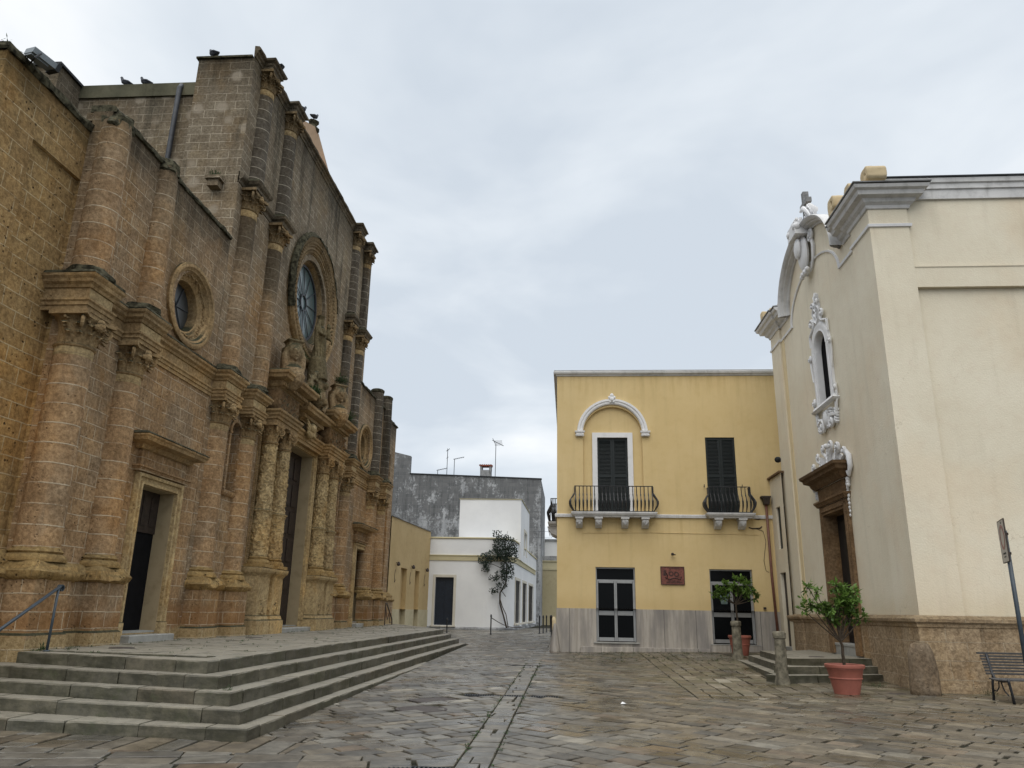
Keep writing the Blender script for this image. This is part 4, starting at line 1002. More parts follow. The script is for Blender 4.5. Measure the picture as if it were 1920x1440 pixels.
# ---------------- main portal
def carved_column(y, n, r0, r1, z0, z1, nm='portal_column'):
    mb = MB(CH); seg, rows = 64, 170; pts = []
    zb = z0+(z1-z0)*.40
    for j in range(rows+1):
        z = z0+(z1-z0)*j/rows; t = (z-z0)/(z1-z0); r = r0+(r1-r0)*t
        if z < zb: r += .012
        r += .045*math.exp(-((z-zb)/.035)**2)                # belt
        for i in range(seg):
            a = 2*PI*i/seg; u = a*3.2; v = z*4.6+y
            cu_ = a/(2*PI)*5+(math.floor(z/.30) % 2)*.5; cv = z/.30
            x_ = (cu_ % 1)*2-1; y_ = (cv % 1)*2-1; rad = math.hypot(x_, y_); th = math.atan2(y_, x_)*(1 if int(cu_) % 2 else -1)
            sp_ = math.cos(th+rad*8.5+y); q = noise.noise(Vector((math.cos(a)*3.1, math.sin(a)*3.1+y, z*8)))
            h = max(0, sp_-.15)*.034*(1 if rad < 1.05 else .4)+max(0, q)*.03
            if z < zb: h = max(0, math.cos(th*3+rad*5)-.1)*.028+max(0, q)*.035
            if abs(z-zb) < .2 and z < zb: h += .03*abs(math.sin(a*4))*(1-abs(z-zb)/.2)
            rr_ = r+h-.01
            pts.append((y+math.cos(a)*rr_, n+math.sin(a)*rr_, z))
    fs = [(j*seg+i, j*seg+(i+1) % seg, (j+1)*seg+(i+1) % seg, (j+1)*seg+i) for j in range(rows) for i in range(seg)]
    mb.add(pts, fs); c = mb.build(nm, M['pale'], church, smooth=True)
    m2 = MB(CH); capital(m2, y, n, r1, z1, z1+.62, half=False, heads=False); m2.build('capital', M['trim'], c)
    m2 = MB(CH); m2.lathe([(r0*1.4, z0-.22), (r0*1.45, z0-.16), (r0*1.3, z0-.10), (r0*1.1, z0-.07), (r0*1.2, z0-.03), (r0*1.02, z0+.02)], y, n, 28, cap=False, jit=.02)
    m2.slab([(y-r0*1.5, n-r0*1.5), (y+r0*1.5, n-r0*1.5), (y+r0*1.5, n+r0*1.5), (y-r0*1.5, n+r0*1.5)], z0-.3, z0-.21, .01); m2.build('base', M['mould'], c, smooth=50)
    return c
PC = [(22.02, .25), (23.12, .25), (27.2, .25), (28.35, .25)]
for y, n in PC: carved_column(y, n, .255, .215, 2.98, 6.28)
for ya, yb in ((21.62, 23.5), (26.82, 28.75)):
    ym = (ya+yb)/2; L = [(ya, 0), (ya, .52), (ym-.13, .52), (ym-.13, .44), (ym+.13, .44), (ym+.13, .52), (yb, .52), (yb, 0)]
    mb = MB(CH); mb.sweep([(0, .84), (.09, .84), (.09, 1.22), (.05, 1.26), (.03, 1.34), (0, 1.38), (0, 2.42), (.02, 2.46), (.05, 2.5), (.09, 2.54), (.11, 2.6), (.11, 2.66), (0, 2.68), (-.3, 2.68)], L, left=True)
    for c in (ya+.42, yb-.42):
        mb.ring([(.1, .52), (.1, .54), (.16, .55), (.17, .52)], c, 1.55, 20)
        mb.ring([(.05, .52), (.05, .56), (.09, .54)], c, 1.55, 16)
        for i in range(14): mb.ball((c+random.uniform(-.22, .22), .52, random.uniform(1.4, 1.8)), .035, 6, 4)
    mb.build('portal_pedestal', M['pale'], church)
    mb = MB(CH); mb.box(ya+.05, yb-.05, 0.02, .05, 2.7, 6.9)
    for i in range(70): mb.ball((ya+.1, .06, 2.75+i*.06), .05, 6, 4, (1, 1, .7))
    mb.build('portal_pilaster', M['trim'], church)
PP = [(21.72, .0), (21.72, .53), (23.5, .53), (23.5, .28), (26.8, .28), (26.8, .53), (28.8, .53), (28.8, .0)]
mb = MB(CH)
mb.sweep([(-.3, 6.9), (-.02, 6.9), (-.02, 7.0), (.02, 7.02), (.02, 7.1), (.06, 7.13), (.07, 7.2), (.12, 7.24), (.13, 7.3), (-.02, 7.33), (-.3, 7.33)], PP, left=True)
mb.build('portal_architrave', M['trim'], church)
def relief(u0, u1, z0, z1, n0, amp=.05, f=7, nu=None, fr=CH):
    mb = MB(fr); nu = nu or int((u1-u0)/.022); nz_ = max(4, int((z1-z0)/.022)); pts = []
    for j in range(nz_+1):
        for i in range(nu+1):
            u = u0+(u1-u0)*i/nu; z = z0+(z1-z0)*j/nz_
            e_ = min(1, min(u-u0, u1-u, z-z0, z1-z)/.04)
            s1 = math.sin(u*f+2*math.sin(z*f*.7))*math.cos(z*f*1.1+1.7*math.sin(u*f*.8))
            h = (max(0, .6-abs(s1)*1.5)*amp+max(0, noise.noise(Vector((u*f*.7, z*f*.7, 3))))*amp)*e_
            pts.append((u, n0+h, z))
    mb.add(pts, [(j*(nu+1)+i, j*(nu+1)+i+1, (j+1)*(nu+1)+i+1, (j+1)*(nu+1)+i) for j in range(nz_) for i in range(nu)])
    return mb
for (a, b, n_) in ((21.74, 23.48, .5), (23.55, 26.75, .23), (26.82, 28.78, .5)):
    mb = relief(a, b, 7.33, 7.95 if n_ > .3 else 7.6, n_+.0, amp=.07, f=9); mb.box(a, b, -.02, n_-.002, 7.33, 7.95 if n_ > .3 else 7.6); mb.build('portal_frieze', M['frieze'], church, smooth=True)
def pcor(u0, u1, n0, z, back):
    mb = MB(CH)
    mb.sweep([(-.3, z), (-.02, z+.01), (.0, z+.05), (.05, z+.08), (.08, z+.13), (.12, z+.24), (.32, z+.30), (.34, z+.38), (.39, z+.42), (.40, z+.50), (.36, z+.54), (-.3, z+.56)], [(u0, back), (u0, n0), (u1, n0), (u1, back)], left=True, jit=.02, sub=.2)
    c = mb.build('portal_cornice', M['trim'], church)
    u = u0-.1
    while u < u1+.1:
        d = MB(CH); d.box(u, u+.07, n0+.06, n0+.17, z+.10, z+.20); d.build('dentil', M['trim'], c); u += .14
pcor(21.76, 23.9, .47, 7.95, .0); pcor(24.25, 26.1, .30, 7.60, .0); pcor(26.5, 28.8, .47, 7.95, .0)
mb = MB(CH); mb.box(21.9, 28.7, 0, .35, 7.95, 8.3); mb.build('portal_attic', M['frieze'], church)
# main door frame and leaves
y0, y1 = 23.9, 26.6
mb = MB(CH); prof = [(0.0, -.05), (0.0, .10), (.10, .10), (.11, .14), (.2, .14), (.22, .10), (.30, .10), (.3, .0)]; pts = []; k = len(prof)
for (u, z, du, dz) in ((y0, 1.2, -1, 0), (y0, 6.8, -1, 1), (y1, 6.8, 1, 1), (y1, 1.2, 1, 0)):
    for o, n in prof: pts.append((u+du*o, n, z+dz*o))
mb.add(pts, [(i*k+j, (i+1)*k+j, (i+1)*k+j+1, i*k+j+1) for i in range(3) for j in range(k-1)])
mb.box(y0-.34, y0, 0.02, .16, .84, 1.2, .02); mb.box(y1, y1+.34, 0.02, .16, .84, 1.2, .02)
for i in range(90):
    for u in (y0-.15, y1+.15): mb.ball((u, .13, 1.25+i*.061), .05, 6, 4, (1.0, .5, .7))
md = mb.build('main_doorway', M['pale'], church)
mb = MB(CH); mb.box(y0, y1, -.41, -.37, 1.0, 6.8)
for cx in (y0+.35, y0+.97, y0+1.6, y0+2.2):
    for i in range(6): mb.box(cx-.22, cx+.22, -.37, -.34, 1.25+i*.92, 2.0+i*.92, .02)
mb.box((y0+y1)/2-.03, (y0+y1)/2+.03, -.37, -.32, 1.0, 6.8); mb.build('door', M['wood'], md)
mb = MB(CH); mb.box(y0-.3, y1+.3, .0, .45, .84, .98, .02); mb.box(y0, y1, -.4, -.001, .9, 1.03); mb.build('threshold', M['threshold'], md)
jamb(y0, y1, 1.03, 6.8, .41, md)
# winged cherub keystone over the main door
mb = MB(CH); cy, cn, cz = 24.9, .42, 7.35
mb.ball((cy, cn+.05, cz+.1), .17, 10, 8, (1, 1, 1.1)); mb.ball((cy, cn, cz-.1), .2, 10, 8, (1.2, .7, .8))
for s in (-1, 1):
    for i in range(5): mb.tube([(cy+s*.12, cn, cz-.05), (cy+s*(.28+.03*i), cn+.08, cz+.12-.07*i), (cy+s*(.5-.03*i), cn+.06, cz+.32-.13*i)], [.06, .055, .015], 6)
mb.build('winged_keystone', M['pale'], church, smooth=True)

# ================================================================== CARVED FIGURES ON THE PORTAL
def melt(mb, name, mat, voxel, loc, disp=0.012, parent=None):
    """join overlapping volumes into one continuous carved body"""
    o = mb.build(name, mat, parent, loc=loc)
    md_ = o.modifiers.new('r', 'REMESH'); md_.mode = 'VOXEL'; md_.voxel_size = voxel
    sm = o.modifiers.new('s', 'SMOOTH'); sm.iterations = 2
    dg = bpy.context.evaluated_depsgraph_get(); me = bpy.data.meshes.new_from_object(o.evaluated_get(dg)); o.modifiers.clear()
    if disp:
        for v in me.vertices:
            q = v.co+Vector(loc or (0, 0, 0)); d = noise.noise(q*9)*disp+noise.noise(q*23)*disp*.6; v.co += v.normal*d
    o.data = me; me.materials.clear(); me.materials.append(mat); me.polygons.foreach_set('use_smooth', [True]*len(me.polygons)); return o
def bust(y, label):
    mb = MB(CH); n = .80; z = 8.12; v0 = 0
    # shell-like console, shoulders, neck, head with long hair and a flat crown
    mb.lathe([(.04, z-.02), (.13, z+.02), (.22, z+.16), (.27, z+.34), (.26, z+.48), (.16, z+.56), (.12, z+.62), (.1, z+.72)], y, n, 20)
    for i in range(9):
        a = PI*(i+.5)/9; mb.tube([(y+.08*math.cos(a), n+.08*math.sin(a), z), (y+.23*math.cos(a), n+.23*math.sin(a), z+.18), (y+.27*math.cos(a), n+.27*math.sin(a), z+.36)], [.02, .045, .04], 6)
    hz = z+.86
    mb.ball((y, n+.05, hz), .165, 14, 10, (.86, .95, 1.18))
    mb.ball((y, n-.03, hz+.06), .205, 14, 10, (1.05, .95, 1.05))
    for s in (-1, 1):
        mb.tube([(y+s*.15, n, hz+.1), (y+s*.21, n+.0, hz-.1), (y+s*.2, n+.05, hz-.3), (y+s*.24, n+.04, hz-.42)], [.07, .085, .075, .03], 8)
        mb.ball((y+s*.062, n+.188, hz+.035), .024, 6, 5)                       # eyelids
        mb.tube([(y+s*.03, n+.205, hz+.075), (y+s*.1, n+.185, hz+.07)], .014, 5)  # brow
    mb.tube([(y, n+.2, hz+.05), (y, n+.235, hz-.03), (y, n+.215, hz-.045)], [.018, .03, .02], 6)   # nose
    mb.tube([(y-.045, n+.195, hz-.095), (y, n+.212, hz-.09), (y+.045, n+.195, hz-.095)], .015, 6)  # lips
    mb.ball((y, n+.17, hz-.165), .045, 8, 6)                                    # chin
    mb.tube([(y, n+.02, hz-.1), (y, n, hz-.28)], [.085, .1], 10)
    w_ = .2
    mb.box(y-w_*.8, y+w_*.8, n-.2, n+.06, hz+.2, hz+.27, .02); mb.box(y-w_, y+w_, n-.24, n+.1, hz+.275, hz+.33, .02)
    mb.box(y-.16, y+.16, n-.45, n-.1, z+.1, z+.5); mb.box(y-.16, y+.16, n-.4, n-.1, z+.5, hz+.2)
    K = 1.38; O = MB(CH).P(y, 0.62, 8.05)
    C0 = MB(CH).P(y, n, z); ca, sa = math.cos(-R(48)), math.sin(-R(48))
    mb.v = [(C0[0]+(a-C0[0])*ca-(b-C0[1])*sa, C0[1]+(a-C0[0])*sa+(b-C0[1])*ca, c) for a, b, c in mb.v]
    mb.v = [(O[0]+(a-C0[0])*K, O[1]+(b-C0[1])*K, O[2]+(c-C0[2])*K) for a, b, c in mb.v]
    p = O
    o = melt(mb, 'carved_bust', M['statue2'], .026, p, .008)
    return tag(o, label, 'bust', 'carved busts on the portal cornice')
bust(22.25, 'carved stone bust with long hair on the near end of the portal cornice')
bust(27.2, 'carved stone bust with long hair on the far end of the portal cornice')
def madonna():
    mb = MB(CH); y, n, z = 25.0, .42, 9.9
    # robed body, slightly bent at the hip
    mb.tube([(y, n, z), (y+.02, n, z+.25), (y+.03, n+.04, z+.6), (y-.01, n+.03, z+.9), (y, n, z+1.15), (y, n, z+1.3)], [.27, .24, .215, .2, .21, .1], 16)
    for i in range(9):
        a = PI*i/8; mb.tube([(y+.15*math.cos(a), n+.15*math.sin(a), z+.85), (y+.21*math.cos(a+.1), n+.22*math.sin(a+.1), z+.45), (y+.27*math.cos(a), n+.27*math.sin(a), z)], [.02, .035, .03], 5)
    mb.ball((y, n+.03, z+1.43), .115, 12, 8, (.88, .95, 1.15)); mb.ball((y, n-.02, z+1.46), .135, 10, 8, (1, .95, 1.05))
    mb.lathe([(.115, z+1.53), (.12, z+1.58), (.15, z+1.68), (.1, z+1.7), (0, z+1.7)], y, n, 12)
    mb.tube([(y-.13, n-.03, z+1.5), (y-.2, n-.02, z+1.2), (y-.24, n-.02, z+.7), (y-.22, n, z+.3)], [.06, .1, .09, .05], 8)
    mb.tube([(y-.2, n, z+1.17), (y-.27, n+.12, z+.95), (y-.1, n+.25, z+.9)], [.085, .065, .045], 8)
    mb.tube([(y+.2, n, z+1.17), (y+.28, n+.08, z+.92), (y+.22, n+.25, z+.98)], [.085, .07, .045], 8)
    # the child on her arm
    c = (y+.26, n+.2)
    mb.tube([(c[0], c[1], z+.9), (c[0], c[1], z+1.08), (c[0], c[1], z+1.25)], [.1, .1, .06], 10)
    mb.ball((c[0], c[1]+.02, z+1.35), .085, 10, 8); mb.ball((c[0], c[1], z+1.43), .07, 8, 6, (1, 1, .6))
    mb.tube([(c[0], c[1]+.05, z+1.16), (c[0]-.02, c[1]+.18, z+1.2)], [.035, .025], 6)
    mb.tube([(c[0], c[1], z+.92), (c[0]+.04, c[1]+.15, z+.85), (c[0]+.03, c[1]+.17, z+.68)], [.05, .045, .03], 6)
    o = melt(mb, 'statue', M['statue2'], .02, MB(CH).P(y, n, z), .010)
    tag(o, 'stone statue of a crowned woman holding a child, in front of the round window', 'statue')
madonna()
def crest():
    mb = MB(CH); y, n, z = 24.95, .5, 8.25
    mb.ball((y, n, z+.6), .42, 16, 12, (.85, .7, 1.25))
    mb.tube([(y, n, z+.9), (y, n-.04, z+1.35), (y, n-.08, z+1.72)], [.36, .33, .3], 14)
    for s in (-1, 1):                                    # scrolls, wings and cherub heads at the sides
        mb.tube([(y+s*.3, n+.05, z+1.1), (y+s*.52, n+.08, z+1.02), (y+s*.56, n+.1, z+.8), (y+s*.42, n+.14, z+.74), (y+s*.4, n+.15, z+.88)], [.08, .08, .07, .055, .03], 8)
        for i in range(4): mb.tube([(y+s*.25, n, z+.5-.08*i), (y+s*.6, n+.05, z+.62-.12*i), (y+s*(.86-.06*i), n, z+.9-.22*i)], [.09, .08, .02], 6)
        mb.ball((y+s*.36, n+.2, z+.22), .14, 10, 8); mb.ball((y+s*.36, n+.17, z+.3), .14, 8, 6)
        mb.tube([(y+s*.8, n-.1, z+.2), (y+s*.75, n, z+.6), (y+s*.62, n, z+.95)], [.14, .11, .05], 8)
        mb.tube([(y+s*.9, n-.05, z), (y+s*1.15, n, z+.3), (y+s*1.05, n, z+.5), (y+s*.93, n+.02, z+.38)], [.12, .1, .06, .03], 8)
    mb.ball((y, n+.32, z+.72), .13, 10, 8); mb.ball((y, n+.22, z+.35), .2, 10, 8, (1, .6, 1.2))
    mb.box(y-.9, y+.9, .0, n-.1, z-.1, z+.4); mb.ball((y, n, z+.35), .4, 14, 10, (1.1, .8, 1))
    o = melt(mb, 'carved_crest', M['statue2'], .028, MB(CH).P(y, n, z), .014)
    tag(o, 'mossy carved crest with scrolls and cherub heads below the statue', 'carved crest')
crest()
def tuft(name, base, label, nleaf, L, spread, mat='weed', cat='plant', group=None, down=0.3):
    mb = MB(); b = Vector(base)
    for i in range(nleaf):
        a = random.uniform(0, 2*PI); el = random.uniform(-.2, 1.3); l = L*random.uniform(.5, 1)
        d = Vector((math.cos(a)*math.cos(el), math.sin(a)*math.cos(el), math.sin(el)))
        s = b+Vector((random.uniform(-1, 1), random.uniform(-1, 1), random.uniform(-.1, .3)))*spread
        mb.leaf(s, d, Z, l*.5, l*.12, random.random()); mb.leaf(s+d*l*.45, (d-Z*down).normalized(), Z, l*.5, l*.1, random.random())
    return tag(mb.build(name, M[mat], tone=True, loc=base), label, cat, group)
tuft('fern', (-8.48, 24.15, 8.5), 'bright green fern tuft growing on the portal cornice below the statue', 160, .38, .16, group='plants growing on the church')
tuft('fern', (-8.75, 28.5, 8.6), 'grey green leafy tuft growing at the far end of the portal cornice', 240, .55, .28, group='plants growing on the church')
tuft('fern', (-9.0, 28.6, 10.2), 'dark green tuft growing on the wall behind the far bust', 120, .4, .18, group='plants growing on the church')
tuft('fern', (-8.95, 23.7, 9.6), 'dark moss and fern clump growing beside the rose window foot', 150, .35, .22, group='plants growing on the church')
tuft('weed', (-8.55, 12.6, .86), 'small weed at the foot of the handrail post', 50, .16, .05, group='weeds in the joints')
tuft('weed', (-8.3, 12.9, .86), 'small low weed to the right of the handrail post on the landing', 40, .10, .05, group='weeds in the joints')
tuft('weed', (-4.6, 10.78, .51), 'small weed in the joint of the third step', 40, .10, .05, group='weeds in the joints')
tuft('weed', (-9.7, 10.4, 10.85), 'thin dry twigs on the near end wall top', 16, .2, .1, group='weeds in the joints')
tuft('fern', (-9.8, 18.2, 13.06), 'small mossy tuft on the corbel stone at the corner of the tall front', 120, .22, .12, group='plants growing on the church')
for (x_, y_, lb) in ((8.6, 17.6, 'flat weeds on the paving behind the bench'), (6.8, 18.6, 'thin weed at the foot of the chapel steps')):
    tuft('weed', (x_, y_, gz(x_, y_)), lb, 60, .12, .14, group='weeds in the joints')

mb = MB(); random.seed(11)
for i in range(520):
    if i < 200: x_, y_ = random.uniform(-8.6, -5.3), random.uniform(12, 38); z_ = .856
    elif i < 420: x_, y_ = random.uniform(0, 5), random.uniform(24, 28.7); z_ = gz(x_, y_)+.001
    else: x_, y_ = random.choice((-.83, -1.22))+random.uniform(-.03, .03), random.uniform(7, 24); z_ = gz(x_, y_)+.001
    if i < 200 and random.random() < .5: x_ = -8.62+random.uniform(-.05, .1)
    for k in range(7):
        a = random.uniform(0, 6.28); el = random.uniform(.1, 1.1); d = Vector((math.cos(a)*math.cos(el), math.sin(a)*math.cos(el), math.sin(el)))
        mb.leaf(Vector((x_+random.uniform(-.03, .03), y_+random.uniform(-.03, .03), z_)), d, Z, random.uniform(.02, .05), .014, random.random())
tag(mb.build('ground_weeds', M['weed'], tone=True), 'sparse low weeds growing in the joints of the landing and paving', 'weeds', kind='stuff')
random.seed(23)
# ------------------------------------------------------------------ pigeons, floodlight
def pigeon(p, yaw, label):
    mb = MB(); c, s = math.cos(yaw), math.sin(yaw)
    T = lambda a, b, z: (a*c-b*s, a*s+b*c, z)
    mb.tube([T(-.20, 0, .10), T(-.12, 0, .11), T(-.02, 0, .12), T(.07, 0, .15), T(.10, 0, .20), T(.105, 0, .235)], [.012, .045, .078, .066, .038, .036], 10)
    mb.ball(T(.115, 0, .245), .036, 8, 6); mb.tube([T(.14, 0, .245), T(.175, 0, .237)], [.011, .003], 5)
    for q in (-1, 1):
        mb.tube([T(.05, q*.055, .15), T(-.06, q*.066, .13), T(-.17, q*.03, .105)], [.03, .035, .008], 6)
        mb.tube([T(.0, q*.025, .06), T(.0, q*.025, .0)], [.01, .007], 5); mb.tube([T(-.01, q*.025, .004), T(.03, q*.03, .004)], .005, 4)
    mb.v = [(x*1.2+p[0], y*1.2+p[1], z*1.2+p[2]) for x, y, z in mb.v]
    o = melt(mb, 'pigeon', M['pigeon'], .012, p, 0); tag(o, label, 'pigeon', 'pigeons on the church roof')
pigeon((-13.68, 19.25, 17.0), R(200), 'left one of two grey pigeons on the nave parapet')
pigeon((-13.05, 19.25, 17.0), R(185), 'right one of two grey pigeons on the nave parapet')
pigeon((-10.5, 18.38, 17.23), R(160), 'grey pigeon perched on the side coping of the tall front')
pigeon((-8.88, 19.45, 17.53), R(120), 'grey pigeon on the capital at the corner of the tall front')
pigeon((-8.9, 21.5, 17.53), R(60), 'grey pigeon on the second capital of the tall front')
pigeon((-9.95, 25.35, 20.04), R(60), 'grey pigeon on top of the pink gable')
fl = thing('floodlight', 'grey floodlight mounted on top of the near church wall', 'floodlight', (-9.5, 10.75, 11.1))
mb = MB()
def obox(mb, c, ax, ay, az, hx, hy, hz):
    c = Vector(c); pts = []
    for sx, sy, sz_ in ((-1, -1, -1), (1, -1, -1), (1, 1, -1), (-1, 1, -1), (-1, -1, 1), (1, -1, 1), (1, 1, 1), (-1, 1, 1)):
        pts.append(tuple(c+ax*hx*sx+ay*hy*sy+az*hz*sz_))
    mb.add(pts, [(0, 3, 2, 1), (4, 5, 6, 7), (0, 1, 5, 4), (1, 2, 6, 5), (2, 3, 7, 6), (3, 0, 4, 7)])
ax = Vector((.35, .85, -.12)).normalized(); az = Vector((.25, .02, 1)); az = (az-ax*az.dot(ax)).normalized(); ay = az.cross(ax)
fc = Vector((-9.36, 10.82, 10.90))
obox(mb, fc, ax, ay, az, .22, .15, .055); obox(mb, fc-ax*.05-az*.06, ax, ay, az, .16, .11, .03); mb.build('housing', M['lampgrey'], fl)
mb = MB(); obox(mb, fc+ax*.245, ax, ay, az, .035, .165, .08); mb.build('front_frame', M['blacktop'], fl)
mb = MB(); mb.tube([tuple(fc-ax*.1+ay*.18), tuple(fc-ax*.16+ay*.19-az*.13), (-9.55, 10.72, 10.8)], .016, 6); mb.tube([tuple(fc-ax*.1-ay*.18), tuple(fc-ax*.16-ay*.19-az*.13), (-9.6, 10.85, 10.8)], .016, 6); mb.build('bracket', M['iron'], fl)

# ------------------------------------------------------------------ handrails
hr = thing('handrail', 'grey blue steel handrail sloping down the near side of the church steps', 'handrail', (-8.4, 12.55, .85))
mb = MB(); mb.tube([(-8.4, 12.55, 1.86), (-8.42, 11.5, 1.28), (-8.45, 10.3, .62)], .026, 10); mb.build('rail', M['iron_blue'], hr, smooth=True)
mb = MB()
mb.tube([(-8.45, 10.35, gz(-8, 10)), (-8.45, 10.35, .68)], .022, 8); mb.build('post', M['iron_blue'], hr, smooth=True)
mb = MB(); mb.tube([(-8.4, 12.50, .85), (-8.4, 12.52, 1.84)], .022, 8)
mb.tube([(-8.4, 12.50, .85), (-8.4, 12.50, .87)], [.06, .05], 10); mb.build('post', M['iron_blue'], hr, smooth=True)
mb = MB(CH); mb.ring([(.012, .8), (.05, .8), (.05, .76), (.012, .76)], 12.60, 1.84, 20); mb.ring([(.035, .815), (.055, .815), (.055, .745), (.035, .745)], 12.60, 1.84, 20); mb.build('scroll_end', M['iron_blue'], hr)
hr = thing('handrail', 'small dark iron railing at the far end of the church base', 'handrail', (-8.75, 38.4, .85))
mb = MB(); mb.tube([(-8.85, 38.1, 1.85), (-8.85, 38.3, 1.86), (-8.85, 39.6, 1.15), (-8.85, 39.7, .9)], .03, 8); mb.build('rail', M['rust_iron'], hr)
for a in (38.1, 39.65):
    mb = MB(); mb.tube([(-8.85, a, .6), (-8.85, a, 1.85 if a < 39 else 1.1)], .025, 8); mb.build('post', M['rust_iron'], hr)
mb = MB(); mb.tube([(-8.85, 38.15, 1.7), (-8.85, 38.6, 1.1), (-8.85, 38.9, 1.4), (-8.85, 39.2, .95), (-8.85, 39.6, 1.0)], .015, 6); mb.build('iron_scroll', M['rust_iron'], hr)

# ================================================================== YELLOW HOUSE
yh = thing('yellow_house', 'two-storey yellow house with two iron balconies and a marble dado', 'house', (3.5, 28.8, .3))
mb = MB(YH)
mb.wall(-.43, 7.98, 1.75, 5.0, 0, rects=[(.975, 2.395, 1.75, 3.205, .35), (5.05, 6.56, 1.75, 3.185, .35)])
mb.wall(-.43, 7.98, 5.0, 10.47, 0, rects=[(5.15, 6.24, 5.13, 8.04, .14)], arches=[(.56, 2.80, 5.13, 8.12, .13)])
mb.wall(.5, 2.86, 5.1, 9.3, -.13, rects=[(1.10, 2.25, 5.13, 8.04, .1)])
for e in (-.43, 7.98): mb.add([(e, 0, 0), (e, -11, 0), (e, -11, 10.47), (e, 0, 10.47)], [(0, 1, 2, 3)])
mb.add([(-.43, 0, 10.47), (7.98, 0, 10.47), (7.98, -11, 10.47), (-.43, -11, 10.47)], [(0, 1, 2, 3)])
mb.build('wall', M['yellow'], yh)
mb = MB(YH)
mb.wall(-.455, 7.6, .15, 1.75, .03, rects=[(.975, 2.395, .62, 1.76, .38), (5.05, 6.56, .62, 1.76, .38)])
mb.add([(-.455, .03, .15), (-.455, -6, .15), (-.455, -6, 1.75), (-.455, .03, 1.75)], [(0, 1, 2, 3)])
mb.add([(-.455, .03, 1.75), (7.6, .03, 1.75), (7.6, -.02, 1.75), (-.455, -.02, 1.75)], [(0, 1, 2, 3)])
mb.box(.42, 4.9, .032, .17, .15, .46, .01); mb.box(4.95, 6.7, .032, .12, .15, .60, .01)
mb.build('marble_dado', M['travertine'], yh)
mb = MB(YH); mb.box(.88, 2.48, .04, .10, .575, .62, .008); mb.box(4.95, 6.66, .04, .13, .602, .625, .005); mb.build('sill', M['threshold'], yh)
mb = MB(YH); mb.sweep([(-.05, 10.475), (.03, 10.48), (.05, 10.53), (.12, 10.56), (.14, 10.63), (.10, 10.66), (.12, 10.69), (.0, 10.7), (-.5, 10.7)], [(-.43, -9), (-.43, 0), (7.98, 0)], left=True); mb.build('roof_cornice', M['greywhite'], yh)
mb = MB(YH)
for a, b, pth in ((0, 0, [(-.43, -9), (-.43, 0), (.25, 0)]), (0, 0, [(3.1, 0), (5.05, 0)]), (0, 0, [(6.35, 0), (7.6, 0)])):
    mb.sweep([(-.02, 5.0), (.07, 5.0), (.08, 5.09), (.06, 5.12), (-.02, 5.13)], pth, left=True)
mb.build('string_course', M['greywhite'], yh)
mb = MB(YH); mb.tube([(.5, .012, 4.42), (3.2, .012, 4.46), (6.9, .012, 4.42)], .009, 5); mb.build('wall_cable', M['yellow'], yh)
# arched surround
mb = MB(YH); mb.ring([(1.12, -.02), (1.12, .06), (1.16, .09), (1.23, .09), (1.25, .12), (1.33, .12), (1.35, .02), (1.35, -.02)], 1.68, 8.2, 40, a0=0, a1=PI)
for c in (.44, 2.92):
    mb.sweep([(-.02, 8.06), (.03, 8.07), (.05, 8.12), (.02, 8.14), (.02, 8.18), (.06, 8.21), (.07, 8.27), (-.02, 8.28)], [(c-.12, 0), (c-.12, .08), (c+.12, .08), (c+.12, 0)], left=True)
ar = mb.build('arch_moulding', M['whitepaint'], yh)
mb = MB(YH)
for i, (du, dz, r) in enumerate(((0, 0, .1), (0, .14, .08), (-.09, .06, .06), (.09, .06, .06), (-.06, -.1, .05), (.06, -.1, .05), (0, .2, .03))): mb.ball((1.68+du, .13, 9.52+dz), r, 8, 6, (1, .6, 1))
mb.build('keystone', M['whitepaint'], ar)
def frame_(mb, u0, u1, z0, z1, wd, n0, n1, bottom=False):
    mb.box(u0-wd, u0, n0, n1, z0, z1+wd); mb.box(u1, u1+wd, n0, n1, z0, z1+wd); mb.box(u0, u1, n0, n1, z1, z1+wd)
    if bottom: mb.box(u0, u1, n0, n1, z0-wd, z0)
mb = MB(YH); frame_(mb, 1.10, 2.25, 5.13, 8.04, .19, -.128, -.04); mb.build('window_frame', M['whitepaint'], yh)
def shutters(u0, u1, z0, z1, n, par, fr=YH, mat='shutter', nm='shutter'):
    m = (u0+u1)/2
    for a, b in ((u0, m-.004), (m+.004, u1)):
        mb = MB(fr); w_ = .07
        mb.box(a, a+w_, n-.04, n, z0, z1); mb.box(b-w_, b, n-.04, n, z0, z1)
        for z in (z0, z0+(z1-z0)*.48, z1-.1): mb.box(a+w_, b-w_, n-.04, n-.002, z, z+.1)
        k = int((z1-z0)/.055)
        for i in range(k):
            z = z0+.1+(z1-z0-.2)*i/k
            mb.add([(a+w_, n-.035, z+.045), (b-w_, n-.035, z+.045), (b-w_, n-.006, z), (a+w_, n-.006, z)], [(0, 1, 2, 3)])
            mb.add([(a+w_, n-.006, z), (b-w_, n-.006, z), (b-w_, n-.006, z+.008), (a+w_, n-.006, z+.008)], [(0, 1, 2, 3)])
        mb.box(a+w_, b-w_, n-.06, n-.045, z0, z1); mb.box(a-.006, a, n-.06, n-.02, z0, z1); mb.box(b, b+.006, n-.06, n-.02, z0, z1); mb.build(nm, M[mat], par)
shutters(1.10, 2.25, 5.13, 8.04, -.15, yh); shutters(5.15, 6.24, 5.13, 8.04, -.04, yh)
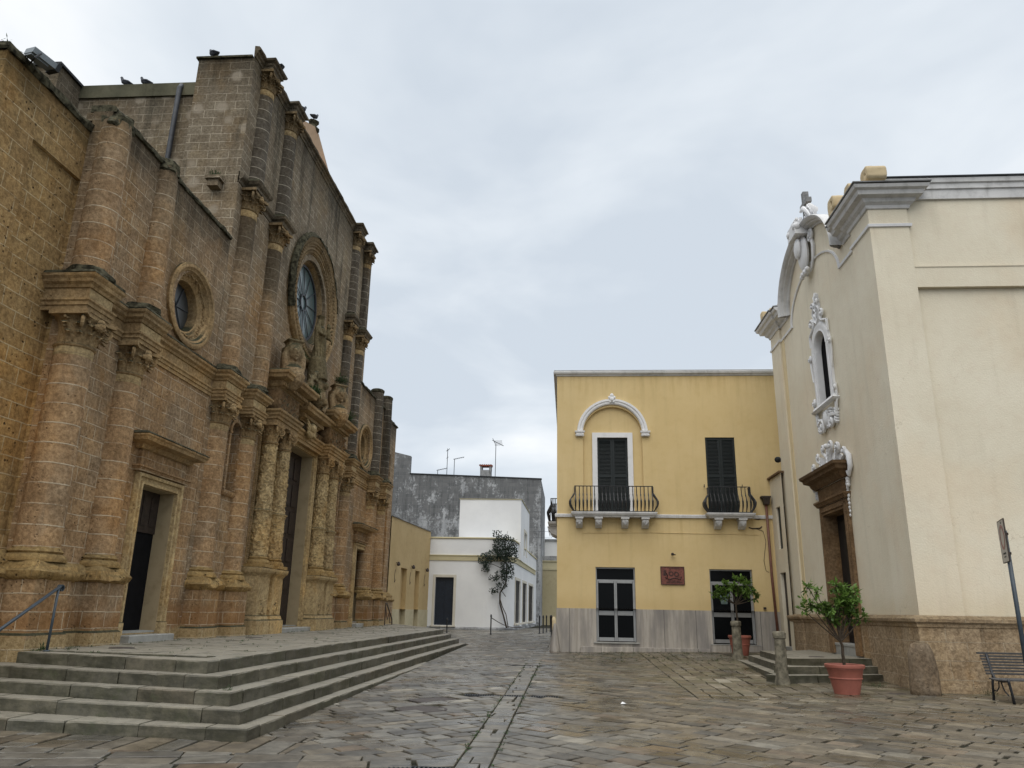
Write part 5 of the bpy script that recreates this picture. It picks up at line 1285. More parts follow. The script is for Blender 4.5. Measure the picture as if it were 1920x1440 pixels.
def balcony(u0, u1, fr, corbels, par, proj=.52, z=5.13, bulge=.18, sides=True):
    b = MB(fr); b.sweep([(-.02, z-.16), (.0, z-.14), (.02, z-.11), (.07, z-.08), (.10, z-.02), (.10, z+.02), (-.3, z+.02)], [(u0, 0), (u0, proj-.1), (u1, proj-.1), (u1, 0)], left=True)
    b.box(u0-.0, u1+.0, 0, proj-.1, z-.15, z+.015)
    bo = b.build('balcony', M['greywhite'], par)
    for c in corbels:
        b = MB(fr); w_ = .12
        b.prism([(0, 0)]*3, 0, 0) if False else None
        prof = [(0, z-.18), (.40, z-.18), (.40, z-.24), (.36, z-.26), (.35, z-.34), (.27, z-.44), (.14, z-.50), (.08, z-.53), (0, z-.53)]
        k = len(prof); b.add([(c-w_, n, q) for n, q in prof]+[(c+w_, n, q) for n, q in prof], [tuple(range(k)), tuple(range(2*k-1, k-1, -1))]+[(i, (i+1) % k, k+(i+1) % k, k+i) for i in range(k)])
        b.box(c-w_-.03, c+w_+.03, 0, .43, z-.22, z-.162)
        for i in range(5): b.tube([(c-w_+.03, .39, z-.27-.01*i), (c, .40-.01*i, z-.29-.035*i), (c+w_-.03, .39, z-.27-.01*i)], .014, 5)
        b.build('corbel', M['greywhite'], bo)
    b = MB(fr)
    def bal(u, n, du, dn):
        """bellied baluster: du, dn point outwards"""
        L = math.hypot(du, dn) or 1; du, dn = du/L, dn/L; pts = []; rs = []
        for k in range(13):
            t = k/12; o = bulge*math.sin(min(1, (1-t)/.78)*PI)**1.3 if t > .1 else bulge*t*1.0
            o = bulge*(math.sin(PI*min(1, t/.75))**1.2) if t < .75 else 0
            pts.append((u+du*o, n+dn*o, z+.03+t*.92)); rs.append(.016+.016*(math.sin(PI*min(1, t/.6))**2 if t < .6 else 0)+(.008 if k in (0, 5, 8) else 0))
        b.tube(pts, rs, 6)
    zt = z+.97; n1 = proj-.06
    k = round((u1-u0)/.145)
    for i in range(k+1): bal(u0+.06+(u1-u0-.12)*i/k, n1-.06, 0, 1)
    for i in range(3): bal(u0+.02, .1+(n1-.22)*i/2.0, -1, 0); bal(u1-.02, .1+(n1-.22)*i/2.0, 1, 0)
    bal(u0+.02, n1-.06, -1, .6); bal(u1-.02, n1-.06, 1, .6)
    for zz_, r in ((zt, .018), (z+.05, .014)):
        b.tube([(u0+.02, 0, zz_), (u0+.02, n1-.06, zz_), (u1-.02, n1-.06, zz_), (u1-.02, 0, zz_)], r, 6)
    b.build('railing', M['iron'], bo)
    return bo
balcony(.20, 3.12, YH, (.39, 1.10, 2.06, 2.80), yh)
balcony(5.10, 6.62, YH, (5.42, 6.28), yh)
b2 = balcony(2.9, 4.6, (Vector((-.43, 28.8, 0)), Y, -X), (3.1, 4.4), yh, proj=.42, bulge=.14)
# shop doors
def shopdoor(u0, u1, z0, z1, n, nm='glazed_door'):
    d = MB(YH); w_ = .042
    tz = z0+ (z1-z0)*.81; m = (u0+u1)/2
    frame_(d, u0+w_, u1-w_, z0, z1-w_, w_, n-.06, n)
    d.box(u0+w_, u1-w_, n-.06, n, tz, tz+.06)
    for a, b in ((u0+w_, m-.004), (m+.004, u1-w_)):
        d.box(a, a+.045, n-.05, n+.01, z0+.02, tz); d.box(b-.045, b, n-.05, n+.01, z0+.02, tz)
        d.box(a+.06, b-.06, n-.05, n+.01, z0+.02, z0+.14); d.box(a+.06, b-.06, n-.05, n+.01, tz-.06, tz)
        d.box(a+.06, b-.06, n-.05, n+.01, z0+.90, z0+1.05)
        d.box(a+.14, b-.14, n+.01, n+.022, z0+.935, z0+1.015)
    o = d.build(nm, M['alu'], yh)
    g_ = MB(YH); g_.box(u0+w_, u1-w_, n-.045, n-.03, z0, z1-w_); g_.build('glass', M['glassdark'], o)
    return o
shopdoor(.975, 2.395, .63, 3.2, -.12); shopdoor(5.05, 6.56, .64, 3.18, -.12)
mb = MB(YH); mb.box(.9, 2.5, -.5, -.36, .2, 3.3); mb.box(5.0, 6.6, -.5, -.36, .2, 3.3); mb.build('dark_interior', M['dark'], yh)
mb = MB(YH); mb.box(5.42, 5.66, -.15, -.118, 2.0, 2.35); mb.prism([(5.36, 2.35), (5.72, 2.35), (5.64, 1.98), (5.44, 1.98)], -.118, -.112); mb.build('door_notice', plain('pale_teal_card', (.09, .13, .125), .6, var=.2), yh)
# plaque with its dark relief and lines of lettering
pl = thing('wall_plaque', 'red-brown rectangular plaque with dark lettering on the yellow wall between the doors', 'plaque', (3.73, 28.78, 2.92))
mb = MB(YH); mb.box(3.31, 4.15, .001, .035, 2.62, 3.25, .0); mb.build('panel', M['plaque'], pl)
mb = MB(YH); frame_(mb, 3.33, 4.13, 2.64, 3.23, .025, .03, .05, True); mb.build('frame', M['plaquedark'], pl)
mb = MB(YH)
for i, (u0, u1, z) in enumerate(((3.62, 4.04, 3.165), (3.55, 4.0, 2.735), (3.50, 4.06, 2.685))):
    u = u0
    while u < u1: w_ = random.uniform(.018, .035); mb.box(u, u+w_, .036, .042, z, z+.03); u += w_+.012
mb.ring([(.05, .036), (.05, .044), (.085, .044), (.085, .036)], 3.68, 3.0, 20); mb.ring([(.05, .036), (.05, .044), (.09, .044), (.09, .036)], 3.87, 2.98, 20)
mb.box(3.41, 3.50, .036, .044, 2.93, 3.12); mb.tube([(3.45, .04, 2.88), (3.6, .04, 2.80), (3.8, .04, 2.86), (4.0, .04, 2.8), (4.05, .04, 2.9)], .018, 5)
mb.tube([(3.47, .04, 3.08), (3.55, .04, 2.95), (3.52, .04, 2.82)], .02, 5); mb.build('relief', M['plaquedark'], pl)
wl = thing('wall_lamp', 'small dark spot lamp on the yellow wall above the plaque', 'wall lamp', (3.75, 28.7, 3.68))
mb = MB(YH); mb.lathe([(.0, 3.64), (.05, 3.645), (.055, 3.7), (.03, 3.735), (0, 3.74)], 3.75, .13, 12); mb.tube([(3.75, 0, 3.71), (3.75, .1, 3.70)], .014, 6); mb.tube([(3.74, .13, 3.68), (3.84, .2, 3.66)], .022, 6); mb.build('lamp_head', M['rust_iron'], wl)
mb = MB(YH); mb.box(6.86, 6.95, .03, .09, 1.82, 1.90, .01); tag(mb.build('junction_box', M['rust_iron'], loc=(6.9, 28.75, 1.86)), 'small dark box on the yellow wall right of the right-hand shop door', 'junction box')
mb = MB(YH); mb.tube([(6.55, .015, 4.68), (6.68, .02, 4.64), (6.95, .02, 4.66), (7.02, .01, 4.72)], .022, 5); mb.tube([(6.75, .01, 4.66), (7.05, .02, 4.55), (7.12, .02, 4.2), (7.0, .02, 3.5), (7.05, .02, 3.15), (7.15, .02, 3.1)], .008, 5)
mb.tube([(6.75, .015, 5.0), (6.9, .02, 4.97), (7.0, .01, 5.0)], .016, 5); tag(mb.build('cable', M['rust_iron'], loc=(6.9, 28.75, 4.66)), 'loose electric cables sagging on the yellow wall beside the downpipe', 'cable')
for u, lb in ((5.02, 'left of the right-hand balcony window'), (6.40, 'right of the right-hand balcony window')):
    mb = MB(YH); mb.tube([(u, 0, 6.16), (u, .08, 6.18), (u, .09, 6.24)], .014, 5); mb.ball((u, .09, 6.15), .022, 6, 5)
    tag(mb.build('shutter_hook', M['iron'], loc=(u, 28.7, 6.2)), 'small iron hook in the yellow wall '+lb, 'hook', 'shutter hooks')
dp = thing('downpipe', 'brown metal downpipe with a hopper head in the corner of the yellow house', 'downpipe', (7.2, 28.6, .5))
mb = MB(YH); mb.tube([(7.20, .13, 5.55), (7.21, .13, 3.0), (7.28, .13, .55)], .048, 12); mb.build('pipe', M['copper'], dp, smooth=True)
mb = MB(YH); mb.slab([(7.12, .04), (7.30, .04), (7.30, .24), (7.12, .24)], 5.5, 5.74, -.06); mb.slab([(7.02, .0), (7.36, .0), (7.36, .30), (7.02, .30)], 5.742, 5.80, 0); mb.build('hopper', M['rust_iron'], dp)
# travertine kerb stone that shields the corner
mb = MB(); mb.lathe([(.2, .18), (.19, .3), (.14, .7), (.08, 1.05), (.03, 1.2), (0, 1.22)], -.50, 28.74, 14, jit=.02); tag(mb.build('corner_guard', M['travertine'], smooth=True, loc=(-.5, 28.78, .2)), 'tapered stone guard at the left foot of the yellow house', 'corner guard')

# ================================================================== LINK HOUSE (between yellow house and chapel)
lk = thing('cream_annex', 'narrow low cream annex between the chapel and the yellow house', 'annex', (7.5, 28.5, .5))
LF = (Vector((7.42, 0, 0)), Y, -X)
mb = MB(LF); mb.wall(27.2, 29.9, .2, 6.42, 0, rects=[(27.68, 28.22, 3.86, 5.32, .08), (27.62, 28.35, .58, 3.06, .13)]); mb.box(27.4, 30, -5, -.24, .2, 6.4); mb.build('wall', M['cream'], lk)
mb = MB(LF); mb.box(27.2, 29.95, -5, .09, 6.425, 6.50, .02); mb.build('coping', M['brownstone'], lk)
mb = MB(LF); mb.box(27.68, 28.22, -.2, -.07, 3.86, 5.32); mb.build('window', M['shutter'], lk)
mb = MB(LF); mb.box(27.62, 28.35, -.2, -.12, .62, 3.06); mb.build('door', M['wood'], lk)
mb = MB(LF); mb.box(27.55, 28.42, -.2, .02, .5, .62, .01); mb.build('threshold', M['threshold'], lk)
wl = thing('wall_lamp', 'dark round lamp at the top of the cream annex beside the chapel', 'wall lamp', (7.4, 27.6, 6.9))
mb = MB(); mb.ball((7.45, 27.55, 6.95), .12, 10, 8, (1, 1, .9)); mb.tube([(7.6, 27.5, 6.9), (7.5, 27.55, 6.93)], .03, 6); mb.build('lamp_head', M['blacktop'], wl)

# ================================================================== CHAPEL
ch = thing('chapel', 'cream plastered baroque chapel with white stucco ornament and stone dado', 'chapel', (10, 22.6, .1))
CYC = 22.6
def arc_z(y, hw, rise, base): 
    t = (y-CYC)/hw; return base+rise*math.sqrt(max(0, 1-t*t))
# front wall with the window and the door cut in, raised centre
mb = MB(CP); ZT = 11.5
mb.wall(17.9, 27.43, 1.66, ZT, 0, rects=[(21.64, 23.43, .9, 4.47, .31)], arches=[(21.80, 22.80, 7.62, 9.33, .14)])
pts = [(20.05, ZT)]+[(CYC-2.55*math.cos(PI*i/24), ZT+1.75*math.sin(PI*i/24)) for i in range(25)]+[(25.15, ZT)]
mb.prism([(17.9, ZT), (20.0, ZT), (20.0, ZT)][:0]+[(CYC-2.5*math.cos(PI*i/24), ZT+1.7*math.sin(PI*i/24)) for i in range(25)], -.5, 0)
mb.add([(17.9, 0, ZT), (27.43, 0, ZT), (27.43, -.5, ZT), (17.9, -.5, ZT)], [(0, 1, 2, 3)])
mb.add([(27.43, 0, .2), (27.43, -12, .2), (27.43, -12, 11.6), (27.43, 0, 11.6)], [(0, 1, 2, 3)])
mb.box(18.0, 27.4, -2.0, -.37, .2, 11.4)
mb.build('front_wall', M['cream'], ch)
mb = MB(CP); mb.box(17.824, 19.05, -.001, .067, 1.66, 11.45); mb.build('corner_pilaster', M['cream'], ch)
mb = MB(CP); mb.box(26.35, 27.50, -.001, .07, 1.66, 11.45); mb.build('corner_pilaster', M['cream'], ch)
mb = MB(CP); mb.box(26.05, 26.349, .0, .02, 1.66, 10.95); mb.build('shadow_stripe', M['stripe'], ch)  # shadow along the far pilaster, put in as a strip of yellower colour
mb = MB(CS); mb.wall(7.53, 8.48, 1.66, 11.45, .08); mb.box(8.48, 24, -3, -.0, 9.34, 11.75); mb.box(8.48, 24, -.3, -.07, .1, 9.34)
mb.box(9.65, 24, -9, -.3, .1, 11.7); mb.box(7.75, 9.7, -.35, -.25, .1, 11.3); mb.add([(8.48, .08, 1.66), (8.48, -.08, 1.66), (8.48, -.08, 11.45), (8.48, .08, 11.45)], [(0, 1, 2, 3)])
mb.box(8.482, 24, .0, .055, 9.34, 9.84)
mb.build('side_wall', M['cream'], ch)
mb = MB(CS); mb.sweep([(-.02, 11.72), (.06, 11.73), (.06, 11.98), (.10, 12.0), (.10, 12.13), (.14, 12.16), (.15, 12.28), (-.02, 12.29)], [(7.9, 0), (24, 0)], left=True); mb.build('parapet_band', M['greywhite'], ch)
mb = MB(CS); mb.box(7.95, 24, -.5, .18, 12.295, 12.33); mb.build('parapet_cap', M['blacktop'], ch)
mb = MB(CS); mb.sweep([(-.02, 9.84), (.0, 9.84), (.02, 9.87), (-.02, 9.88)], [(8.483, .055), (24, .055)], left=True); mb.build('ledge', M['cream'], ch)
# entablature blocks at both ends of the front (round the corner)
CW = (Vector((0, 0, 0)), X, Y)
cpn = [(.0, 11.45), (.04, 11.46), (.06, 11.54), (.14, 11.6), (.17, 11.68), (.30, 11.72), (.33, 11.82), (.40, 11.86), (.43, 11.94), (.0, 11.98), (-.3, 11.98)]
def cornice_block(path, nm='cornice'):
    mb = MB(CW); mb.sweep(cpn, path, left=False); mb.build(nm, M['greywhite'], ch)
    mb = MB(CW); mb.sweep([(-.3, 11.985), (.40, 11.955), (.46, 11.96), (.46, 12.0), (.1, 12.05), (-.3, 12.05)], path, left=False); mb.build('cornice_flashing', M['blacktop'], ch)
def cblock(path, left):
    for nm, prof, mt in (('cornice', cpn, 'greywhite'), ('cornice_cap', [(-.3, 11.99), (.40, 11.965), (.46, 11.97), (.46, 12.0), (.1, 12.05), (-.3, 12.05)], 'greystone')):
        mb = MB(CW); mb.sweep(prof, path, left=left); mb.build(nm, M[mt], ch)
cblock([(8.5, 17.9), (8.5, 17.82), (7.53, 17.82), (7.53, 19.1), (7.6, 19.1), (7.6, 19.75)], True)
cblock([(7.6, 25.45), (7.6, 26.3), (7.53, 26.3), (7.53, 27.5), (8.5, 27.5)], True)
mb = MB(CW); mb.slab([(7.6, 17.95), (8.5, 17.95), (8.5, 19.7), (7.65, 19.7)], 11.4, 12.0); mb.slab([(7.65, 25.5), (8.5, 25.5), (8.5, 27.4), (7.6, 27.4)], 11.4, 12.0); mb.build('parapet_block', M['cream'], ch)
for pth in ([(8.5, 17.9), (8.5, 17.82), (7.53, 17.82), (7.53, 19.05), (7.6, 19.05), (7.6, 20.25)], [(7.6, 24.9), (7.6, 26.35), (7.53, 26.35), (7.53, 27.5), (8.5, 27.5)]):
    mb = MB(CW); mb.sweep([(-.01, 10.95), (.04, 10.96), (.05, 11.03), (.0, 11.06), (-.01, 11.06)], pth, left=True); mb.build('string_moulding', M['whitepaint'], ch)
# arched cornice and inner arched moulding
mb = MB(CP)
ap = [(-.0, -.05), (0, .05), (.06, .08), (.08, .2), (.12, .22), (.14, .28), (.20, .33), (.24, .35), (.26, .31), (.24, -.2), (.15, -.2)]
k = len(ap); pts = []; S = 48
for i in range(S+1):
    a = PI*(i/S); ca, sa = math.cos(a), math.sin(a)
    cx, cz = CYC-2.5*ca, 11.5+1.7*sa; nx_, nz_ = -ca/2.5, sa/1.7; L = math.hypot(nx_, nz_); nx_ /= L; nz_ /= L
    for o, n in ap: pts.append((cx+nx_*o, n, cz+nz_*o))
mb.add(pts, [(i*k+j, (i+1)*k+j, (i+1)*k+j+1, i*k+j+1) for i in range(S) for j in range(k-1)]); mb.build('arched_cornice', M['greywhite'], ch)
mb = MB(CP); mb.ring([(2.32, -.01), (2.32, .04), (2.40, .055), (2.42, -.01)], CYC, 10.98, 48, a0=0, a1=PI, sz=.52); mb.build('arched_moulding', M['whitepaint'], ch)
mb = MB(CP); mb.prism([(20.2, 12.0), (19.7, 12.0), (20.0, 12.9), (20.9, 13.3), (22.6, 13.55), (24.3, 13.3), (25.2, 12.9), (25.5, 12.0)], -1.6, -.5); mb.build('vault_roof', M['pinkplaster'], ch)
# stucco scrolls
def scroll(mb, c, R0, turns, ang0, tail, r=.045, flip=1):
    """spiral in the facade plane with a tail [(u, z)...] leading into it"""
    pts = [(u, .06, z) for u, z in tail]; rs = [r*.6+r*.6*i/max(1, len(tail)) for i in range(len(tail))]
    for i in range(20):
        t = i/19; a = ang0+flip*2*PI*turns*t; q = R0*(1-t*.85); pts.append((c[0]+q*math.cos(a), .07+.05*t, c[1]+q*math.sin(a))); rs.append(r*(1.0-.5*t))
    mb.tube(pts, rs, 5)
    mb.tube([(a, b+.028, c_) for a, b, c_ in pts], [q*.45 for q in rs], 4)
    mb.ball((c[0], .12, c[1]), R0*.26, 8, 6)
def acanth(mb, c, ang, L, W, n=.05):
    def lobe(x, z, a, l, w_, h):
        ca, sa = math.cos(a), math.sin(a)
        P = lambda t, q, o: (x+ca*t*l-sa*q*w_, n+o, z+sa*t*l+ca*q*w_)
        mb.add([P(0, -.28, -.02), P(.35, -.5, .0), P(.75, -.32, .0), P(1, 0, h*.5), P(.75, .32, 0), P(.35, .5, 0), P(0, .28, -.02), P(0, 0, h*.8), P(.4, 0, h), P(.8, 0, h*.7),
                P(.35, -.5, -.05), P(.75, -.32, -.05), P(1, 0, -.05), P(.75, .32, -.05), P(.35, .5, -.05)],
               [(0, 1, 8, 7), (1, 2, 9, 8), (2, 3, 9), (3, 4, 9), (4, 5, 8, 9), (5, 6, 7, 8), (1, 10, 11, 2), (2, 11, 12, 3), (3, 12, 13, 4), (4, 13, 14, 5)])
    for k in range(5):
        t = k/5; x = c[0]+math.cos(ang)*L*t; z = c[1]+math.sin(ang)*L*t; w_ = W*(1.25-t*.7)
        for sg in (-1, 1): lobe(x, z, ang+sg*(.95-.35*t), w_*1.25, w_*.62, .07)
    lobe(c[0]+math.cos(ang)*L*.62, c[1]+math.sin(ang)*L*.62, ang, L*.45, W*.5, .08)
    mb.tube([(c[0], n+.03, c[1]), (c[0]+math.cos(ang)*L*.9, n+.05, c[1]+math.sin(ang)*L*.9)], [W*.14, W*.04], 5)
co = MB(CP); cy = CYC
for sg in (-1, 1):
    scroll(co, (cy+sg*.42, 12.95), .2, 1.4, PI/2+sg*.2, [(cy+sg*.15, 11.95), (cy+sg*.42, 12.2), (cy+sg*.55, 12.6)], .06, -sg)
    scroll(co, (cy+sg*.62, 13.55), .18, 1.2, PI*.5, [(cy+sg*.3, 13.1), (cy+sg*.7, 13.25)], .05, -sg)
    acanth(co, (cy+sg*.15, 13.3), PI/2-sg*.35, .7, .2); co.tube([(cy+sg*.2, .2, 13.9), (cy+sg*.55, .25, 13.8), (cy+sg*.8, .25, 13.55), (cy+sg*.95, .2, 13.3)], [.05, .07, .06, .03], 7)
    acanth(co, (cy+sg*1.0, 13.35), -sg*.5+PI/2+sg*1.2, .8, .14)
co.ball((cy, .18, 12.6), .45, 16, 10, (.75, .32, 1.25)); co.ball((cy, .35, 12.75), .3, 12, 8, (.8, .3, 1.1))
for i in range(6): co.ball((cy-.25+.1*i, .2, 11.98-.05*(i % 2)), .08, 8, 6)
co.box(cy-.35, cy+.35, .1, .5, 13.1, 13.5)
for sg in (-1, 1): co.ball((cy+sg*.28, .42, 13.35), .14, 8, 6)
O_ = co.P(cy, .1, 12.9); co.v = [(O_[0]+(x-O_[0])*1.0, O_[1]+(y-O_[1])*1.1, O_[2]+(z-O_[2])*1.05) for x, y, z in co.v]
co.build('cartouche', M['whitepaint'], ch, smooth=50)
cr_ = MB(CP); cr_.box(cy-.09, cy+.09, -.14, .04, 13.6, 14.75, .01); cr_.box(cy-.34, cy+.34, -.135, .035, 14.25, 14.42, .01); cr_.slab([(cy-.2, -.25), (cy+.2, -.25), (cy+.2, .15), (cy-.2, .15)], 13.5, 13.75, .04); cr_.build('stone_cross', M['greystone'], ch)
# window surround
wb = MB(CP); WC = 22.3
wb.ring([(.485, -.13), (.485, .05), (.53, .09), (.60, .06), (.68, .10), (.78, .08), (.80, 0)], WC, 9.33, 28, a0=0, a1=PI)
for sg in (-1, 1):
    a_, b_ = sorted((WC+sg*.5, WC+sg*.8)); wb.box(a_, b_, 0, .07, 7.62, 9.33); wb.box(WC+sg*.65-.04, WC+sg*.65+.04, .06, .10, 7.62, 9.33)
    a_, b_ = sorted((WC+sg*.485, WC+sg*.505)); wb.box(a_, b_, -.128, .06, 7.62, 9.33)
wb.sweep([(0, 7.48), (.06, 7.50), (.09, 7.56), (.04, 7.6), (.03, 7.66), (0, 7.66)], [(WC-.92, 0), (WC-.92, .10), (WC+.92, .10), (WC+.92, 0)], left=True)
for sg in (-1, 1):
    scroll(wb, (22.3+sg*.5, 10.25), .2, 1.3, -PI/2, [(22.3+sg*.82, 9.6), (22.3+sg*.8, 9.95)], .05, -sg)
    scroll(wb, (22.35+sg*.2, 10.75), .13, 1.3, -PI/2, [(22.35+sg*.1, 10.2), (22.35+sg*.3, 10.5)], .045, -sg)
    scroll(wb, (22.3+sg*.93, 9.25), .11, 1.2, PI/2, [(22.3+sg*.84, 8.5), (22.3+sg*.92, 8.9)], .04, sg)
    scroll(wb, (22.3+sg*.95, 7.85), .12, 1.2, PI/2, [(22.3+sg*.85, 7.2), (22.3+sg*.98, 7.6)], .04, sg)
    scroll(wb, (22.3+sg*.42, 6.98), .2, 1.3, PI/2, [(22.3+sg*.85, 7.45), (22.3+sg*.8, 7.1)], .07, sg)
    acanth(wb, (22.3+sg*.15, 7.4), -PI/2+sg*.45, .42, .16); acanth(wb, (22.3+sg*.72, 7.3), -PI/2, .42, .12)
acanth(wb, (22.3, 10.1), PI/2, .95, .26); acanth(wb, (22.3, 7.4), -PI/2, .5, .18); wb.ball((22.35, .08, 7.15), .2, 10, 8, (1, .4, 1.2))
so_ = wb.build('window_surround', M['whitepaint'], ch, smooth=50)
mb = MB(CP); mb.box(21.75, 22.85, -.24, -.13, 7.6, 9.9); mb.build('window_pane', M['dark'], ch)
# portal
pb = MB(CP); y0, y1 = 21.64, 23.43
for sg, e in ((-1, y0), (1, y1)):
    a, b = (e-.26, e) if sg < 0 else (e, e+.26)
    pb.box(a, b, 0, .1, 1.75, 4.47); pb.box(a+.07, b-.07, .1, .13, 1.75, 4.6)
    pb.box(a-.04, b+.04, 0, .16, .65, 1.45, .01); pb.sweep([(0, 1.45), (.05, 1.46), (.06, 1.55), (.02, 1.6), (.04, 1.68), (0, 1.74)], [(a-.04, 0), (a-.04, .14), (b+.04, .14), (b+.04, 0)], left=True)
pb.box(y0-.26, y1+.26, 0, .1, 4.47, 4.72); pb.box(y0-.1, y1+.1, .1, .13, 4.55, 4.68)
pb.sweep([(0, 4.72), (.03, 4.73), (.07, 4.8), (.10, 4.83), (.1, 4.88), (0, 4.9)], [(y0-.3, 0), (y0-.3, .12), (y1+.3, .12), (y1+.3, 0)], left=True)
pb.box(y0-.24, y1+.24, 0, .1, 4.9, 5.25)
pb.sweep([(0, 5.25), (.03, 5.26), (.1, 5.34), (.13, 5.42), (.26, 5.48), (.28, 5.56), (.34, 5.60), (.36, 5.68), (0, 5.72)], [(y0-.34, 0), (y0-.34, .14), (y1+.34, .14), (y1+.34, 0)], left=True)
pt = pb.build('doorway', M['brownstone'], ch)
mb = MB(CP); mb.box(y0, y1, -.35, -.30, .92, 4.47); mb.box(y0+.1, y0+.85, -.3, -.27, 1.1, 4.3, .02); mb.box(y1-.85, y1-.1, -.3, -.27, 1.1, 4.3, .02); mb.build('door', M['navy2'], pt)
mb = MB(CP); mb.box(y0, y0+.02, -.3, .02, .92, 4.45); mb.box(y1-.02, y1, -.3, .02, .92, 4.45); mb.box(y0, y1, -.3, .02, 4.45, 4.47); mb.build('jamb', M['brownstone'], pt)
mb = MB(CP); mb.box(y0-.1, y1+.1, -.4, .12, .86, .92, .01); mb.box(y0-.12, y1+.12, -.4, .1, .58, .855); mb.build('threshold', M['threshold'], pt)
fb = MB(CP); FC = 22.53
for sg in (-1, 1):
    scroll(fb, (FC+sg*.32, 6.35), .15, 1.3, -PI/2, [(FC+sg*.05, 5.75), (FC+sg*.15, 6.05)], .05, sg)
    scroll(fb, (FC+sg*.85, 6.2), .14, 1.3, -PI/2, [(FC+sg*.4, 5.75), (FC+sg*.62, 5.95)], .05, sg)
    scroll(fb, (FC+sg*1.32, 5.98), .13, 1.3, -PI/2, [(FC+sg*1.0, 5.72), (FC+sg*1.12, 5.8)], .05, sg)
    fb.tube([(FC+sg*1.38, .05, 5.98), (FC+sg*1.62, .07, 5.8), (FC+sg*1.68, .08, 5.5), (FC+sg*1.5, .08, 5.28), (FC+sg*1.42, .1, 5.4)], [.05, .08, .07, .05, .03], 8)
    for i in range(3): fb.ball((FC+sg*1.35, .07, 5.2-.08*i), .06, 6, 5)
    pd = MB(CP)
    for i in range(9): pd.ball((FC+sg*(1.22+.02*(i % 2)), .05, 5.08-.105*i), .062-.003*i, 6, 5, (1, .7, 1.15))
    pd.build('stucco_pendant', M['whitepaint'], pt, smooth=50)
    acanth(fb, (FC+sg*.6, 5.72), PI/2-sg*.25, .45, .13)
acanth(fb, (FC, 5.75), PI/2, .55, .16); fb.ball((FC, .1, 6.38), .08, 8, 6)
fb.prism([(FC-1.3, 5.72), (FC+1.3, 5.72), (FC+.9, 6.0), (FC, 6.2), (FC-.9, 6.0)], 0, .04)
fb.build('stucco_crest', M['whitepaint'], pt, smooth=50)
# dado round the chapel
dpro = [(-.02, .0), (.09, .0), (.09, 1.42), (.11, 1.44), (.12, 1.5), (.17, 1.54), (.18, 1.6), (.13, 1.64), (.07, 1.67), (-.02, 1.68)]
mb = MB(CW)
mb.sweep(dpro, [(24, 17.93), (8.6, 17.93), (8.6, 17.83), (7.53, 17.83), (7.53, 19.05), (7.6, 19.05), (7.6, 21.32)], left=True, jit=.016, sub=.22)
mb.sweep(dpro, [(7.6, 23.75), (7.6, 26.35), (7.53, 26.35), (7.53, 27.5), (7.9, 27.5)], left=True, jit=.016, sub=.22); mb.build('stone_dado', M['dado'], ch)
# ochre volutes on the corner blocks
for yc, nm in ((17.95, 'n'), (26.3, 'f')):
    mb = MB(CP); fs_ = 1 if nm == 'n' else .62
    for i, (du, R0, zc) in enumerate((du*fs_, R0*fs_, 12.06+(zc-12.06)*fs_) for du, R0, zc in ((-.2, .27, 12.36), (.5, .23, 12.33), (1.2, .28, 12.34))):
        pts = []
        for k in range(26):
            t = k/25; a = -PI/2+2*PI*1.35*t; q = R0*(1-.8*t); pts.append((yc+du+q*math.cos(a), .25, zc+q*math.sin(a)))
        for a, b in zip(pts, pts[1:]):
            mb.box(min(a[0], b[0])-.045, max(a[0], b[0])+.045, -.42+.28*i, .08+.19*i, min(a[2], b[2])-.04, max(a[2], b[2])+.04)
    mb.box(yc-.3*fs_, yc+1.4*fs_, -.3, .35, 12.04, 12.12)
    melt(mb, 'volute_finial', M['scroll'], .03, None, .006, ch)
mb = MB(CS); mb.prism([(11.50, 10.85), (11.8, 10.85), (11.8, 11.35), (11.6, 11.3), (11.44, 11.1)], .0, .35); mb.build('water_spout', M['brownstone'], ch)

# chapel steps
cst = thing('chapel_steps', 'three green-stained stone steps with a landing at the chapel door', 'steps', (6.5, 21.5, .1))
for k, (pts, z1) in enumerate((([(4.76, 18.93), (7.72, 20.28), (7.72, 26.4), (5.15, 25.45)], .30), ([(5.08, 19.55), (7.7, 20.55), (7.7, 26.2), (5.38, 24.9)], .46), ([(5.38, 20.15), (7.68, 20.85), (7.68, 26.1), (5.60, 24.35)], .62))):
    mb = MB(); mb.ct = random.random()
    z0_ = z1-.168 if k else 0.0
    k2 = len(pts)
    # split into blocks along the edges for joints
    def seg(a, b, m, inw):
        cx = sum(p[0] for p in pts)/4; cy = sum(p[1] for p in pts)/4
        for i in range(m):
            p, q = [(a[0]+(b[0]-a[0])*t, a[1]+(b[1]-a[1])*t) for t in (i/m+.003, (i+1)/m-.003)]
            L = math.dist(a, b); nx2, ny2 = -(b[1]-a[1])/L, (b[0]-a[0])/L
            if (cx-a[0])*nx2+(cy-a[1])*ny2 < 0: nx2, ny2 = -nx2, -ny2
            mb.ct = random.random(); mb.slab([p, q, (q[0]+nx2*inw, q[1]+ny2*inw), (p[0]+nx2*inw, p[1]+ny2*inw)], z0_, z1+random.uniform(-.003, .003), .012)
    seg(pts[0], pts[1], 3, .5); seg((pts[0][0]+.0, pts[0][1]+.52), pts[3], 5, .5)
    mb.ct = .5; mb.slab([(pts[0][0]+.45, pts[0][1]+.6), (7.7, pts[1][1]+.35), (7.7, 26.1), (pts[3][0]+.45, pts[3][1]-.2)], z0_, z1-.004)
    mb.build('step' if k < 2 else 'landing', M['step'], cst, tone=True)

